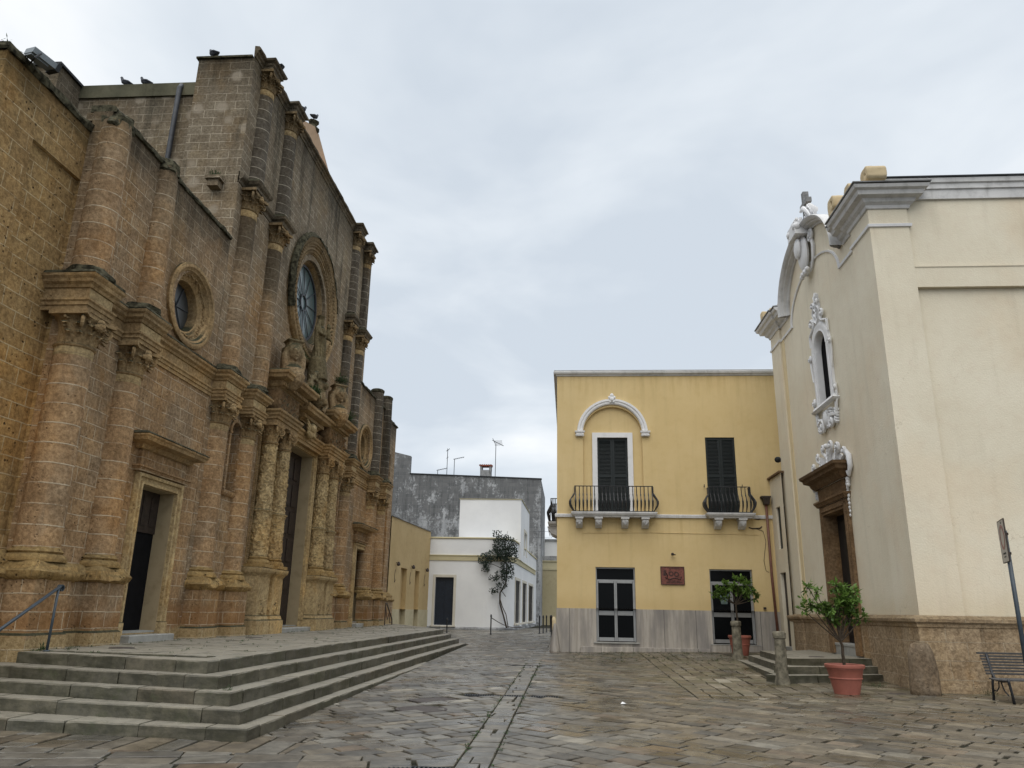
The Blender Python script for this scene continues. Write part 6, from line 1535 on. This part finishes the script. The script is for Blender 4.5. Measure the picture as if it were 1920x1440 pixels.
# ================================================================== LEFT LOW OCHRE BUILDING
oc = thing('ochre_building', 'low ochre building with a pale plinth behind the church', 'building', (-9.3, 45, .5))
A, B = Vector((-9.56, 41.35, 0)), Vector((-8.93, 50.0, 0)); U = (B-A).normalized(); N = Vector((U.y, -U.x, 0)); OF = (A, U, N); L = (B-A).length
wins = [(2.3, 3.55), (5.35, 6.35)]
mb = MB(OF); mb.wall(0, L, 1.6, 6.45, 0, rects=[(a, b, 1.6, 3.85, .28) for a, b in wins]); mb.box(0, L, -8, -.29, .2, 6.44); mb.build('wall', M['orange'], oc)
mb = MB(OF); mb.wall(-.0, L+.01, .3, 1.6, .025, rects=[(a, b, .3, 1.61, .3) for a, b in wins]); mb.add([(0, .025, 1.6), (L, .025, 1.6), (L, -.01, 1.6), (0, -.01, 1.6)], [(0, 1, 2, 3)])
for a, b in wins: mb.box(a, b, -.28, -.255, .3, 1.6)
mb.build('plinth', M['paleplinth'], oc)
mb = MB(OF)
for a, b in wins: mb.box(a, b, -.285, -.262, 1.602, 3.85)
mb.build('blind_window', M['orange'], oc)
mb = MB(OF); mb.box(0, L+.02, -.4, .06, 6.45, 6.52); mb.build('coping', M['greystone'], oc)
for u, lb in ((1.3, 'first of three small lamps on the ochre wall, nearest the church'), (4.4, 'middle one of three small lamps on the ochre wall'), (7.7, 'last of three small lamps on the ochre wall, nearest the white house')):
    q = A+U*u+N*.12; mb = MB(OF); mb.lathe([(.0, 3.88), (.08, 3.9), (.1, 3.98), (.05, 4.1), (0, 4.12)], u, .14, 10); mb.tube([(u, .0, 4.05), (u, .12, 4.05)], .02, 5)
    mb.tube([(u-.1, .02, 3.7), (u-.25, .02, 3.4), (u-.2, .02, 3.0), (u, .02, 3.15)], .012, 5)
    tag(mb.build('wall_lamp', M['rust_iron'], loc=(q.x, q.y, 4.0)), lb, 'wall lamp', 'lamps on the ochre wall')

# ================================================================== WHITE HOUSE
wh = thing('white_house', 'white flat-roofed house with a rounded corner and cream band', 'house', (-6, 50, .5))
# outline in plan: front, rounded corner, side
fl_ = [(-8.98, 50.0), (-5.4, 50.0)]
cor = []
S0, S1 = Vector((-3.55, 51.5)), Vector((-2.80, 72.0)); sdir = (S1-S0).normalized()
for i in range(1, 13):
    t = i/12; p0 = Vector((-5.4, 50.0)); p1 = Vector((-3.75, 50.0)); p2 = S0+sdir*.6; q = (1-t)**2*p0+2*t*(1-t)*p1+t*t*p2; cor.append((q.x, q.y))
sidep = [(S0+sdir*d) for d in (20.5,)]
path = fl_+cor+[(p.x, p.y) for p in sidep]
WF = (Vector((0, 50, 0)), X, -Y)
mb = MB(WF); mb.wall(-8.98, -5.4, .3, 6.05, 0, rects=[(-8.49, -7.31, .70, 3.62, .2)])
mb.box(-8.9, -5.4, -1, -.21, .3, 6)
w_ = MB(CW)
rest = [(-5.4, 50.0)]+cor
for a, b in zip(rest, rest[1:]): w_.add([(a[0], a[1], .3), (b[0], b[1], .3), (b[0], b[1], 6.05), (a[0], a[1], 6.05)], [(0, 1, 2, 3)])
SF = (Vector((cor[-1][0], cor[-1][1], 0)), Vector((sdir.x, sdir.y, 0)), Vector((sdir.y, -sdir.x, 0)))
sw = []
for ya, yb in ((51.57, 55.2), (57.1, 60.2), (62.2, 66.3)): sw.append(((ya-cor[-1][1])/sdir.y, (yb-cor[-1][1])/sdir.y))
sw = [(max(.05, a), b) for a, b in sw]
sl3 = MB(SF); sl3.wall(0, 22.5, .3, 6.05, 0, rects=[(a, b, .85, 3.6, .22) for a, b in sw]); sl3.box(.1, 22.5, -4, -.23, .3, 6)
base_v = len(mb.v)
for o in (w_, sl3):
    b_ = len(mb.v); mb.v += o.v; mb.tone += o.tone; mb.hue += o.hue; mb.f += [[b_+i for i in f] for f in o.f]
mb.build('wall', M['white'], wh)
mb = MB(CW); mb.sweep([(-.4, 6.05), (.05, 6.05), (.07, 6.09), (.05, 6.15), (-.4, 6.16)], path, left=False); mb.build('parapet_coping', M['creamband'], wh)
mb = MB(CW); mb.sweep([(-.02, 4.66), (.05, 4.67), (.06, 4.95), (.1, 4.97), (.1, 5.02), (-.02, 5.03)], path[:-1]+[(S0.x+sdir.x*17, S0.y+sdir.y*17)], left=False); mb.build('cream_band', M['creamband'], wh)
mb = MB(CW); mb.sweep([(-.05, .2), (.16, .2), (.16, .52), (.1, .60), (-.05, .62)], path, left=False, jit=.02, sub=.5); mb.build('base_kerb', M['greystone'], wh)
mb = MB(WF); frame_(mb, -8.49, -7.31, .66, 3.62, .16, .0, .05); mb.box(-8.7, -7.1, 0, .2, .6, .68); mb.build('door_frame', M['offwhite'], wh)
mb = MB(WF); mb.box(-8.49, -7.31, -.2, -.14, .68, 3.62); mb.box(-8.35, -7.93, -.14, -.12, .9, 3.4, .02); mb.box(-7.87, -7.45, -.14, -.12, .9, 3.4, .02); mb.build('door', M['navy'], wh)
for a, b in sw:
    mb = MB(SF); frame_(mb, a, b, .85, 3.6, .18, .0, .04); mb.box(a-.3, b+.3, 0, .2, .74, .85); f_ = mb.build('window_frame', M['offwhite'], wh)
    shutters(a, b, .86, 3.6, -.05, wh, SF, 'brownshutter')
mb = MB((Vector((0, 54, 0)), X, -Y)); mb.wall(-7.66, -3.32, 5, 9.15, 0); mb.add([(-7.66, 0, 5), (-7.66, -8, 5), (-7.66, -8, 9.15), (-7.66, 0, 9.15)], [(0, 1, 2, 3)])
mb.add([(-7.66, 0, 9.15), (-3.32, 0, 9.15), (-3.14, -8, 9.15), (-7.66, -8, 9.15)], [(0, 1, 2, 3)])
cf = (Vector((-3.32, 54, 0)), Vector((.0225, .9997, 0)), Vector((.9997, -.0225, 0))); c2_ = MB(cf); c2_.wall(0, 8, 5, 9.15, 0, rects=[(3.0, 5.2, 5.5, 7.2, .25)]); c2_.box(2.9, 5.3, -.4, -.26, 5.3, 7.3)
b_ = len(mb.v); mb.v += c2_.v; mb.tone += c2_.tone; mb.hue += c2_.hue; mb.f += [[b_+i for i in f] for f in c2_.f]
mb.build('upper_storey', M['white'], wh)
mb = MB(CW); mb.sweep([(-.4, 9.15), (.04, 9.15), (.06, 9.2), (-.4, 9.25)], [(-7.66, 62), (-7.66, 54), (-3.32, 54), (-3.14, 62)], left=False); mb.build('upper_coping', M['creamband'], wh)
mb = MB(cf); frame_(mb, 3.0, 5.2, 5.5, 7.2, .2, 0, .04); mb.build('upper_window_frame', M['offwhite'], wh)
# climber
cl = thing('climbing_plant', 'dark leafy climber with a bare twisted stem on the white house corner', 'climbing plant', (-3.85, 49.8, .55))
mb = MB(); px = lambda u, z, d=.12: (u, 50-d if u < -5 else 50-d+max(0, (u+5)*.35), z)
mb.tube([px(-3.9, .6, .1), px(-4.1, 1.3), px(-4.35, 2.1), px(-4.35, 2.7), px(-4.0, 3.3), px(-3.95, 4.2), px(-4.1, 5.4), px(-3.95, 6.6)], [.06, .05, .05, .045, .045, .04, .03, .008], 7)
mb.tube([px(-3.8, .6, .12), px(-3.95, 1.4), px(-4.2, 1.9), px(-4.33, 2.3)], .03, 6)
for p in ((-4.9, 5.0), (-5.6, 4.6), (-4.5, 3.0), (-3.4, 4.9), (-4.7, 3.9), (-4.6, 6.4), (-3.3, 6.1), (-3.1, 5.9)): mb.tube([px(-4.0, p[1]-.5 if p[1] < 6 else 5.4), px((p[0]-4)/2, p[1]-.15, .25), px(*p, .2)], [.025, .018, .006], 5)
mb.build('stem', M['bark'], cl)
mb = MB()
for (u, z, ru, rz, k) in ((-4.1, 5.6, .75, .75, 900), (-4.6, 5.05, .7, .4, 420), (-5.35, 4.75, .45, .35, 260), (-5.25, 4.3, .25, .35, 120), (-3.7, 5.1, .4, .6, 300), (-4.0, 4.3, .3, .5, 200), (-4.1, 3.8, .55, .35, 220), (-4.75, 3.6, .3, .18, 70), (-3.7, 4.1, .25, .3, 90), (-4.2, 3.15, .35, .22, 90), (-4.7, 2.85, .28, .18, 80), (-4.6, 6.3, .3, .3, 70)):
    for i in range(int(k*.7)):
        a = random.uniform(0, 2*PI); q = math.sqrt(random.random()); c = Vector(px(u+ru*q*math.cos(a), z+rz*q*math.sin(a), random.uniform(.05, .5)))
        mb.leaf(c, Vector((random.gauss(0, 1), random.gauss(-.4, .6), random.gauss(-.2, .8))), Vector((0, -1, .3)), random.uniform(.09, .17), random.uniform(.05, .09), random.random())
mb.build('foliage', M['darkleaf'], cl, tone=True)

# ================================================================== GREY BUILDING, ANTENNAS, LANE
gb = thing('grey_building', 'tall windowless grey building with a stained blank wall behind the white house', 'building', (-9, 70, .5))
k7 = 70/62
GF = (Vector((0, 70, 0)), X, -Y)
zt = lambda z: 1.6+(z-1.6)*k7
gx = [(-20, 14.6), (-16.4, 14.35), (-14.72, 13.85), (-14.72, 12.3), (-2.48, 11.9)]
mb = MB(GF); mb.prism([(-22, .2), (-2.5, .2), (-2.5, zt(11.94)), (-22, zt(12.55))], -12, 0); mb.prism([(-22, zt(12.5)), (-14.75, zt(12.28)), (-14.75, zt(13.84)), (-16.4, zt(14.19)), (-22, zt(14.6))], -.5, .004); mb.build('wall', M['greywall'], gb)
mb = MB(GF); mb.prism([(-14.75, zt(12.32)), (-2.45, zt(11.94)), (-2.45, zt(11.94)+.1), (-14.75, zt(12.32)+.1)], -.4, .07); mb.build('coping', M['blacktop'], gb)
cm = MB(GF); cx = -6.85*k7; cx = -7.68; zc = zt(12.05)
cm.box(cx-.5, cx+.5, -1, -.1, zc, zc+.75); 
for s in (-1, 1): cm.box(cx+s*.42-.09, cx+s*.42+.09, -1, -.1, zc+.75, zc+1.12)
c_ = cm.build('chimney', M['greystone'], gb)
cm = MB(GF)
for i in range(6): cm.tube([(cx-.5+.2*i, .0, zc+1.17), (cx-.5+.2*i, -1.1, zc+1.3)], .1, 8)
cm.box(cx-.55, cx+.55, -1.05, -.05, zc+1.12, zc+1.17); cm.build('tile_cap', M['rooftile'], c_)
def antenna(x, z0, z1, kind, label):
    mb = MB(GF); mb.tube([(x, -1.5, z0), (x, -1.5, z1)], .03, 6)
    if kind == 'yagi':
        for i in range(7): mb.tube([(x-.1+.12*i, -1.9+.1*i, z1-.25-.02*i), (x-.1+.12*i, -1.1+.1*i, z1+.1-.02*i)], .015, 4)
        mb.tube([(x-.35, -1.5, z1+.2), (x+.75, -1.5, z1-.35)], .03, 5); mb.tube([(x-.35, -1.8, z1+.45), (x-.1, -1.4, z1-.1)], .03, 4)
    elif kind == 'arm':
        mb.tube([(x-.1, -1.5, z1-.02), (x+.95, -1.3, z1+.16)], .03, 5)
        for i in range(5): mb.tube([(x+.1+.19*i, -1.8, z1+.04*i), (x+.1+.19*i, -1.2, z1+.04*i)], .015, 4)
    else:
        mb.tube([(x-.15, -1.5, z1-.2), (x+.2, -1.5, z1+.05)], .025, 4); mb.tube([(x-.1, -1.5, z1-.9), (x+.1, -1.5, z1-.75)], .02, 4); mb.tube([(x, -1.8, z1-.1), (x, -1.2, z1)], .02, 4)
    tag(mb.build('antenna', M['pipe'], loc=(x, 71.5, z0)), label, 'antenna', 'roof antennas on the grey building')
antenna(-11.52, zt(12.2), zt(14.7), 'tall', 'tall thin antenna mast with short cross bars, left of the chimney')
antenna(-10.83, zt(12.2), zt(13.85), 'arm', 'mid-height antenna with a horizontal arm pointing right, left of the chimney')
antenna(-12.4, zt(12.2), zt(12.9), 'arm', 'lowest small antenna with a short arm, leftmost on the grey roof')
antenna(-6.9, zt(12.0), zt(15.3), 'yagi', 'tallest antenna with a slanted comb aerial, right of the chimney')
ln = thing('lane_house', 'beige single-storey house closing the lane behind the bollards', 'house', (-1.9, 75, .6))
LFR = (Vector((0, 75, 0)), X, -Y)
mb = MB(LFR); mb.box(-4, 3, -6, 0, .3, 5.4); mb.build('wall', M['beige'], ln)
mb = MB(LFR); mb.sweep([(0, 5.4), (.06, 5.42), (.08, 5.6), (.05, 5.62), (.05, 6.15), (.14, 6.2), (.16, 6.3), (0, 6.32)], [(-4, 0), (3, 0)], left=True); mb.build('cornice', M['creamband'], ln)
mb = MB(LFR); mb.box(-4, 3, -2, -.1, 6.3, 6.75); mb.build('parapet', M['greystone'], ln)
ln = thing('far_white_house', 'small white upper storey with dark windows seen over the lane house', 'house', (-1.5, 82, 6))
FF = (Vector((0, 82, 0)), X, -Y)
mb = MB(FF); mb.wall(-5, 4, .5, 8.75, 0, rects=[(-2.95, -2.5, 6.9, 8.1, .2), (-1.0, .2, 6.9, 8.1, .2)]); mb.box(-5, 4, -5, -.22, .5, 8.7); mb.build('wall', M['white'], ln)
mb = MB(FF); mb.box(-5, 4, -5, .15, 8.76, 8.95); mb.build('coping', M['greystone'], ln)
mb = MB(FF); mb.box(-2.95, -2.5, -.21, -.15, 6.9, 8.1); mb.box(-1.0, .2, -.21, -.15, 6.9, 8.1); mb.build('window', M['dark'], ln)
for z_ in (8.15, 7.6): 
    mb = MB(); mb.tube([(-4, 71, z_+.5), (-1.5, 68, z_+.2), (-.43, 40, z_-1.2)], .012, 4); tag(mb.build('overhead_wire', M['pipe'], loc=(-4, 71, z_)), 'upper thin wire strung across the lane' if z_ > 8 else 'lower thin wire strung across the lane', 'wire', 'wires over the lane')

# ================================================================== STREET THINGS
def iron_bollard(x, y, h, label, name='iron_bollard', yel=False):
    z = gz(x, y); mb = MB(); mb.lathe([(.05, z-.05), (.05, z+.04), (.035, z+.06), (.035, z+h-.12), (.05, z+h-.1), (.05, z+h-.06), (.035, z+h-.03), (.04, z+h), (0, z+h+.02)], x, y, 12)
    return tag(mb.build(name, M['iron'] if not yel else M['scroll'], smooth=40, loc=(x, y, z)), label, 'bollard', 'slim iron bollards')
iron_bollard(-4.05, 41.6, 1.0, 'black iron bollard carrying the chain in front of the white house')
iron_bollard(-6.55, 42.9, .75, 'black iron bollard at the far end of the church steps')
iron_bollard(-.87, 40.0, 1.05, 'tallest black iron bollard, beside the yellow house corner')
for x, y, lb in ((-1.62, 44.3, 'first in the row of four by the lane, nearest the white house'), (-1.47, 46.0, 'second in the row of four by the lane'), (-1.32, 47.4, 'third in the row of four by the lane'), (-1.12, 48.6, 'fourth in the row of four, nearly behind the tallest one')):
    iron_bollard(x, y, .95, 'black iron bollard, '+lb)
mb = MB(); mb.lathe([(.16, .5), (.18, .7), (.15, 1.1), (.08, 1.3), (0, 1.32)], -.98, 52, 10); tag(mb.build('litter_bin', M['scroll'], loc=(-.98, 52, .5)), 'small yellowish bin behind the bollards at the lane', 'bin')
mb = MB(); q = []
for i in range(15):
    t = i/14; q.append((-4.05+1.35*t, 41.6+8.6*t*.6, gz(0, 42)+.85-.55*t-.35*math.sin(PI*t)*.55))
mb.tube(q, .022, 5); tag(mb.build('chain', M['rust_iron'], loc=(-4.05, 41.6, 1.2)), 'iron chain hanging from the bollard in front of the white house', 'chain')
def stone_bollard(x, y, h, r, label):
    z = gz(x, y); mb = MB(); mb.lathe([(r*1.3, z-.05), (r*1.25, z+.06), (r*1.05, z+.16), (r, z+.3), (r*.93, z+h*.84), (r*.9, z+h*.86), (r*1.06, z+h*.875), (r*1.08, z+h*.97), (r*.9, z+h), (0, z+h+.01)], x, y, 20, jit=.02)
    return tag(mb.build('stone_bollard', M['postgreen'], smooth=40, loc=(x, y, z)), label, 'bollard', 'round stone bollards by the chapel steps')
stone_bollard(4.79, 18.80, 1.13, .135, 'round stone bollard with a cap at the near corner of the chapel steps')
stone_bollard(5.22, 25.62, 1.13, .15, 'round stone bollard with a cap at the far corner of the chapel steps')
mb = MB(); z = gz(7.3, 17.4)
mb.lathe([(.30, z-.05), (.29, z+.1), (.27, z+.45), (.24, z+.8), (.17, z+.98), (.06, z+1.03), (0, z+1.03)], 7.27, 17.36, 18, jit=.04, sq=.8)
tag(mb.build('guard_stone', M['boulder'], smooth=True, loc=(7.33, 17.52, z)), 'leaning rough guard stone set against the corner of the chapel dado', 'guard stone')
def potted_tree(x, y, R1, R0, H, crowns, label, stem_top, mat='citrus', nl=1500, trunkpts=None, leafL=.085):
    z = gz(x, y); crowns = [(a*1.18, b*1.2, 1.65+(c-1.65)*1.2, d*1.05, e) for a, b, c, d, e in crowns]; t = thing('potted_tree', label, 'potted tree', (x, y, z), 'citrus trees in terracotta pots')
    mb = MB(); mb.lathe([(0, z+.01), (R0, z+.0), (R0*1.02, z+.03), (R0+(R1-R0)*.48, z+H*.5), (R0+(R1-R0)*.5+.015, z+H*.52), (R0+(R1-R0)*.5+.012, z+H*.55), (R0+(R1-R0)*.54, z+H*.56), (R1*.93, z+H*.82), (R1*.955, z+H*.835), (R1*.95, z+H*.86), (R1*1.02, z+H*.88), (R1*1.04, z+H*.93), (R1*1.03, z+H*.985), (R1*.98, z+H), (R1*.91, z+H*.985), (R1*.88, z+H*.9)], x, y, 48, cap=False)
    mb.build('pot', M['terracotta'], t, smooth=35)
    mb = MB(); mb.lathe([(R1*.9, z+H*.9), (0, z+H*.93)], x, y, 24, cap=False, jit=.03); mb.build('soil', M['soil'], t)
    mb = MB(); fk = Vector((x+trunkpts[-1][0], y+trunkpts[-1][1], z+trunkpts[-1][2]))
    mb.tube([(x+a, y+b, z+c) for a, b, c in trunkpts], [.035-.008*i/len(trunkpts) for i in range(len(trunkpts))], 8)
    lv = MB()
    for cx, cyy, cz, rad, k in crowns:
        c = Vector((x+cx, y+cyy, z+cz)); mid = fk.lerp(c, .5)+Vector((random.uniform(-.04, .04), random.uniform(-.04, .04), -.03))
        mb.tube([tuple(fk), tuple(mid), tuple(c)], [.018, .013, .006], 6)
        for i in range(7):
            d = Vector((random.gauss(0, 1), random.gauss(0, 1), random.gauss(.3, .8))).normalized(); tip = c+d*rad*random.uniform(.6, 1.1); mb.tube([tuple(c-d*.05), tuple(tip)], [.006, .003], 4)
            for j in range(int(k*.82)//7):
                s_ = random.random(); p = c.lerp(tip, .3+.75*s_)+Vector((random.gauss(0, .03), random.gauss(0, .03), random.gauss(0, .03)))
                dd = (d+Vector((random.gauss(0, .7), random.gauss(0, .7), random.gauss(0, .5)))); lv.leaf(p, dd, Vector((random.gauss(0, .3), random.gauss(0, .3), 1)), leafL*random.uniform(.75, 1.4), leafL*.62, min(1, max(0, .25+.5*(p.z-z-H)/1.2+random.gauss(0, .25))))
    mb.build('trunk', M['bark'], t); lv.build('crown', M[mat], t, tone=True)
    return t
cr1 = [(-.02, -.05, 2.05, .14, 60), (-.28, 0, 1.62, .22, 210), (-.48, .02, 1.72, .16, 90), (-.5, 0, 2.0, .10, 45), (-.35, .03, 1.92, .1, 40), (-.1, -.08, 1.7, .24, 260), (.12, .0, 1.78, .22, 230), (.32, .05, 1.72, .2, 190), (.18, .1, 1.55, .2, 150), (-.2, -.02, 1.45, .18, 130), (.35, .0, 1.5, .14, 80), (.05, .0, 1.95, .15, 80), (.28, .0, 1.92, .12, 60), (-.05, .1, 1.58, .2, 150), (-.62, 0, 1.63, .1, 40)]
potted_tree(5.63, 17.14, .375, .245, .57, cr1, 'bright leafy young citrus tree in the large terracotta pot before the chapel steps', 1.3, trunkpts=[(0, 0, .5), (-.01, 0, .75), (.0, 0, .92), (-.03, 0, 1.0)], leafL=.105)
cr2 = [(-.45, 0, 1.98, .2, 150), (-.2, 0, 2.12, .22, 200), (.05, 0, 2.2, .2, 180), (.28, 0, 2.1, .22, 180), (.45, 0, 1.95, .18, 120), (-.05, .1, 1.98, .22, 150), (.2, .1, 1.92, .2, 120), (-.6, 0, 1.85, .12, 50), (-.3, 0, 1.82, .16, 80), (.5, 0, 1.78, .12, 60)]
potted_tree(5.62, 27.1, .36, .25, .62, cr2, 'dark wide citrus tree in a terracotta pot behind the far stone bollard', 1.6, mat='citrus', trunkpts=[(0, 0, .5), (-.03, 0, 1.0), (-.06, 0, 1.5), (-.05, 0, 1.6)], leafL=.12)
# bench
bn = thing('bench', 'dark slatted metal bench with curved legs beside the chapel wall', 'bench', (9.0, 16.2, .1))
zb = gz(8.5, 16.3)
def bench_end(x):
    mb = MB()
    mb.tube([(x+.06, 16.02, zb), (x+.05, 16.03, zb+.2), (x+.0, 15.98, zb+.38), (x+.0, 15.98, zb+.44)], [.028, .024, .026, .022], 8)
    mb.tube([(x, 16.62, zb), (x, 16.58, zb+.3), (x, 16.52, zb+.46)], [.026, .022, .024], 8)
    mb.tube([(x, 15.98, zb+.41), (x, 16.2, zb+.385), (x, 16.45, zb+.40), (x, 16.54, zb+.5), (x, 16.60, zb+.68), (x, 16.66, zb+.86)], .026, 8)
    mb.tube([(x, 16.58, zb+.2), (x, 16.45, zb+.19), (x, 16.36, zb+.26), (x, 16.33, zb+.38)], .012, 6); mb.tube([(x, 16.05, zb+.14), (x, 16.18, zb+.22), (x, 16.26, zb+.38)], .012, 6)
    return mb.build('bench_leg', M['iron'], bn, smooth=True)
X0 = 8.22
bench_end(X0); bench_end(X0+1.55)
for i in range(8):
    mb = MB(); y = 16.0+i*.062; mb.box(X0-.12, X0+1.7, y-.022, y+.022, zb+.405-.012*math.sin(PI*i/7), zb+.43-.012*math.sin(PI*i/7), .006); mb.build('seat_slat', M['benchwood'], bn)
for i in range(8):
    mb = MB(); t = i/7; y = 16.53+.15*t; z = zb+.50+.37*t; mb.box(X0-.12-(.05 if i == 7 else 0), X0+1.7, y-.012, y+.012, z-.018, z+.018, .004); mb.build('back_slat', M['benchwood'], bn)
# sign
sg = thing('road_sign', 'slim traffic sign with a red ring on a dark pole behind the bench', 'sign', (7.98, 14.85, .1))
sx, sy = 7.98, 14.85; zs = gz(sx, sy)
mb = MB(); mb.tube([(sx, sy, zs), (sx, sy, 3.18)], .038, 12); mb.build('pole', M['iron_blue'], sg, smooth=True)
dv = Vector((sx, sy, 0)).normalized(); th_ = math.atan2(sy, sx)
# the plate is seen almost edge on
pa = th_+R(9); U_ = Vector((math.cos(pa), math.sin(pa), 0)); N_ = Vector((U_.y, -U_.x, 0))
if N_.dot(-dv) < 0: N_ = -N_
SG = (Vector((sx, sy, 0)), U_, N_)
mb = MB(SG); mb.box(-.31, .31, .045, .052, 2.62, 3.36); mb.build('plate', M['signwhite'], sg)
mb = MB(SG); frame_(mb, -.31, .31, 2.62, 3.36, .012, .03, .055, True); mb.box(-.31, .31, .035, .0445, 2.62, 3.36); mb.box(-.05, .05, -.045, .04, 2.75, 2.79); mb.box(-.05, .05, -.045, .04, 3.1, 3.14); mb.build('rim', M['rust_iron'], sg)
mb = MB(SG); mb.ring([(.17, .052), (.17, .056), (.225, .056), (.225, .052)], 0, 3.06, 32); mb.build('red_ring', M['signred'], sg)
mb = MB(SG)
mb.box(-.14, -.06, .052, .055, 2.755, 2.785); mb.box(-.04, .06, .052, .055, 2.755, 2.785); mb.box(.08, .15, .052, .055, 2.755, 2.785); mb.box(-.1, .1, .052, .055, 2.70, 2.72); mb.box(-.08, -.02, .052, .055, 3.30, 3.335); mb.build('lettering', M['blacktop'], sg)
for (x, y, lb) in ((6.7, 17.45, 'dark iron cover in the paving between the pot and the guard stone'), ):
    z = gz(x, y); mb = MB(); mb.lathe([(0, z+.003), (.2, z+.003), (.22, z-.01)], x, y, 24, cap=False); tag(mb.build('manhole_cover', M['bronze'], loc=(x, y, z)), lb, 'manhole cover', 'manhole covers')
mb = MB(); mb.lathe([(0, .626), (.18, .626), (.2, .615)], 6.35, 21.4, 24, cap=False); tag(mb.build('manhole_cover', M['bronze'], loc=(6.35, 21.4, .62)), 'dark round cover on the chapel landing', 'manhole cover', 'manhole covers')
for (x, y, lb) in ((-7.95, 13.9, 'thin oval cover on the landing, nearest the first side door'), (-7.9, 19.8, 'oval cover on the landing in front of the pier left of the portal')):
    mb = MB(); mb.lathe([(0, .862), (.2, .862), (.22, .85)], x, y, 24, cap=False); tag(mb.build('manhole_cover', M['bronze'], loc=(x, y, .86)), lb, 'manhole cover', 'manhole covers')
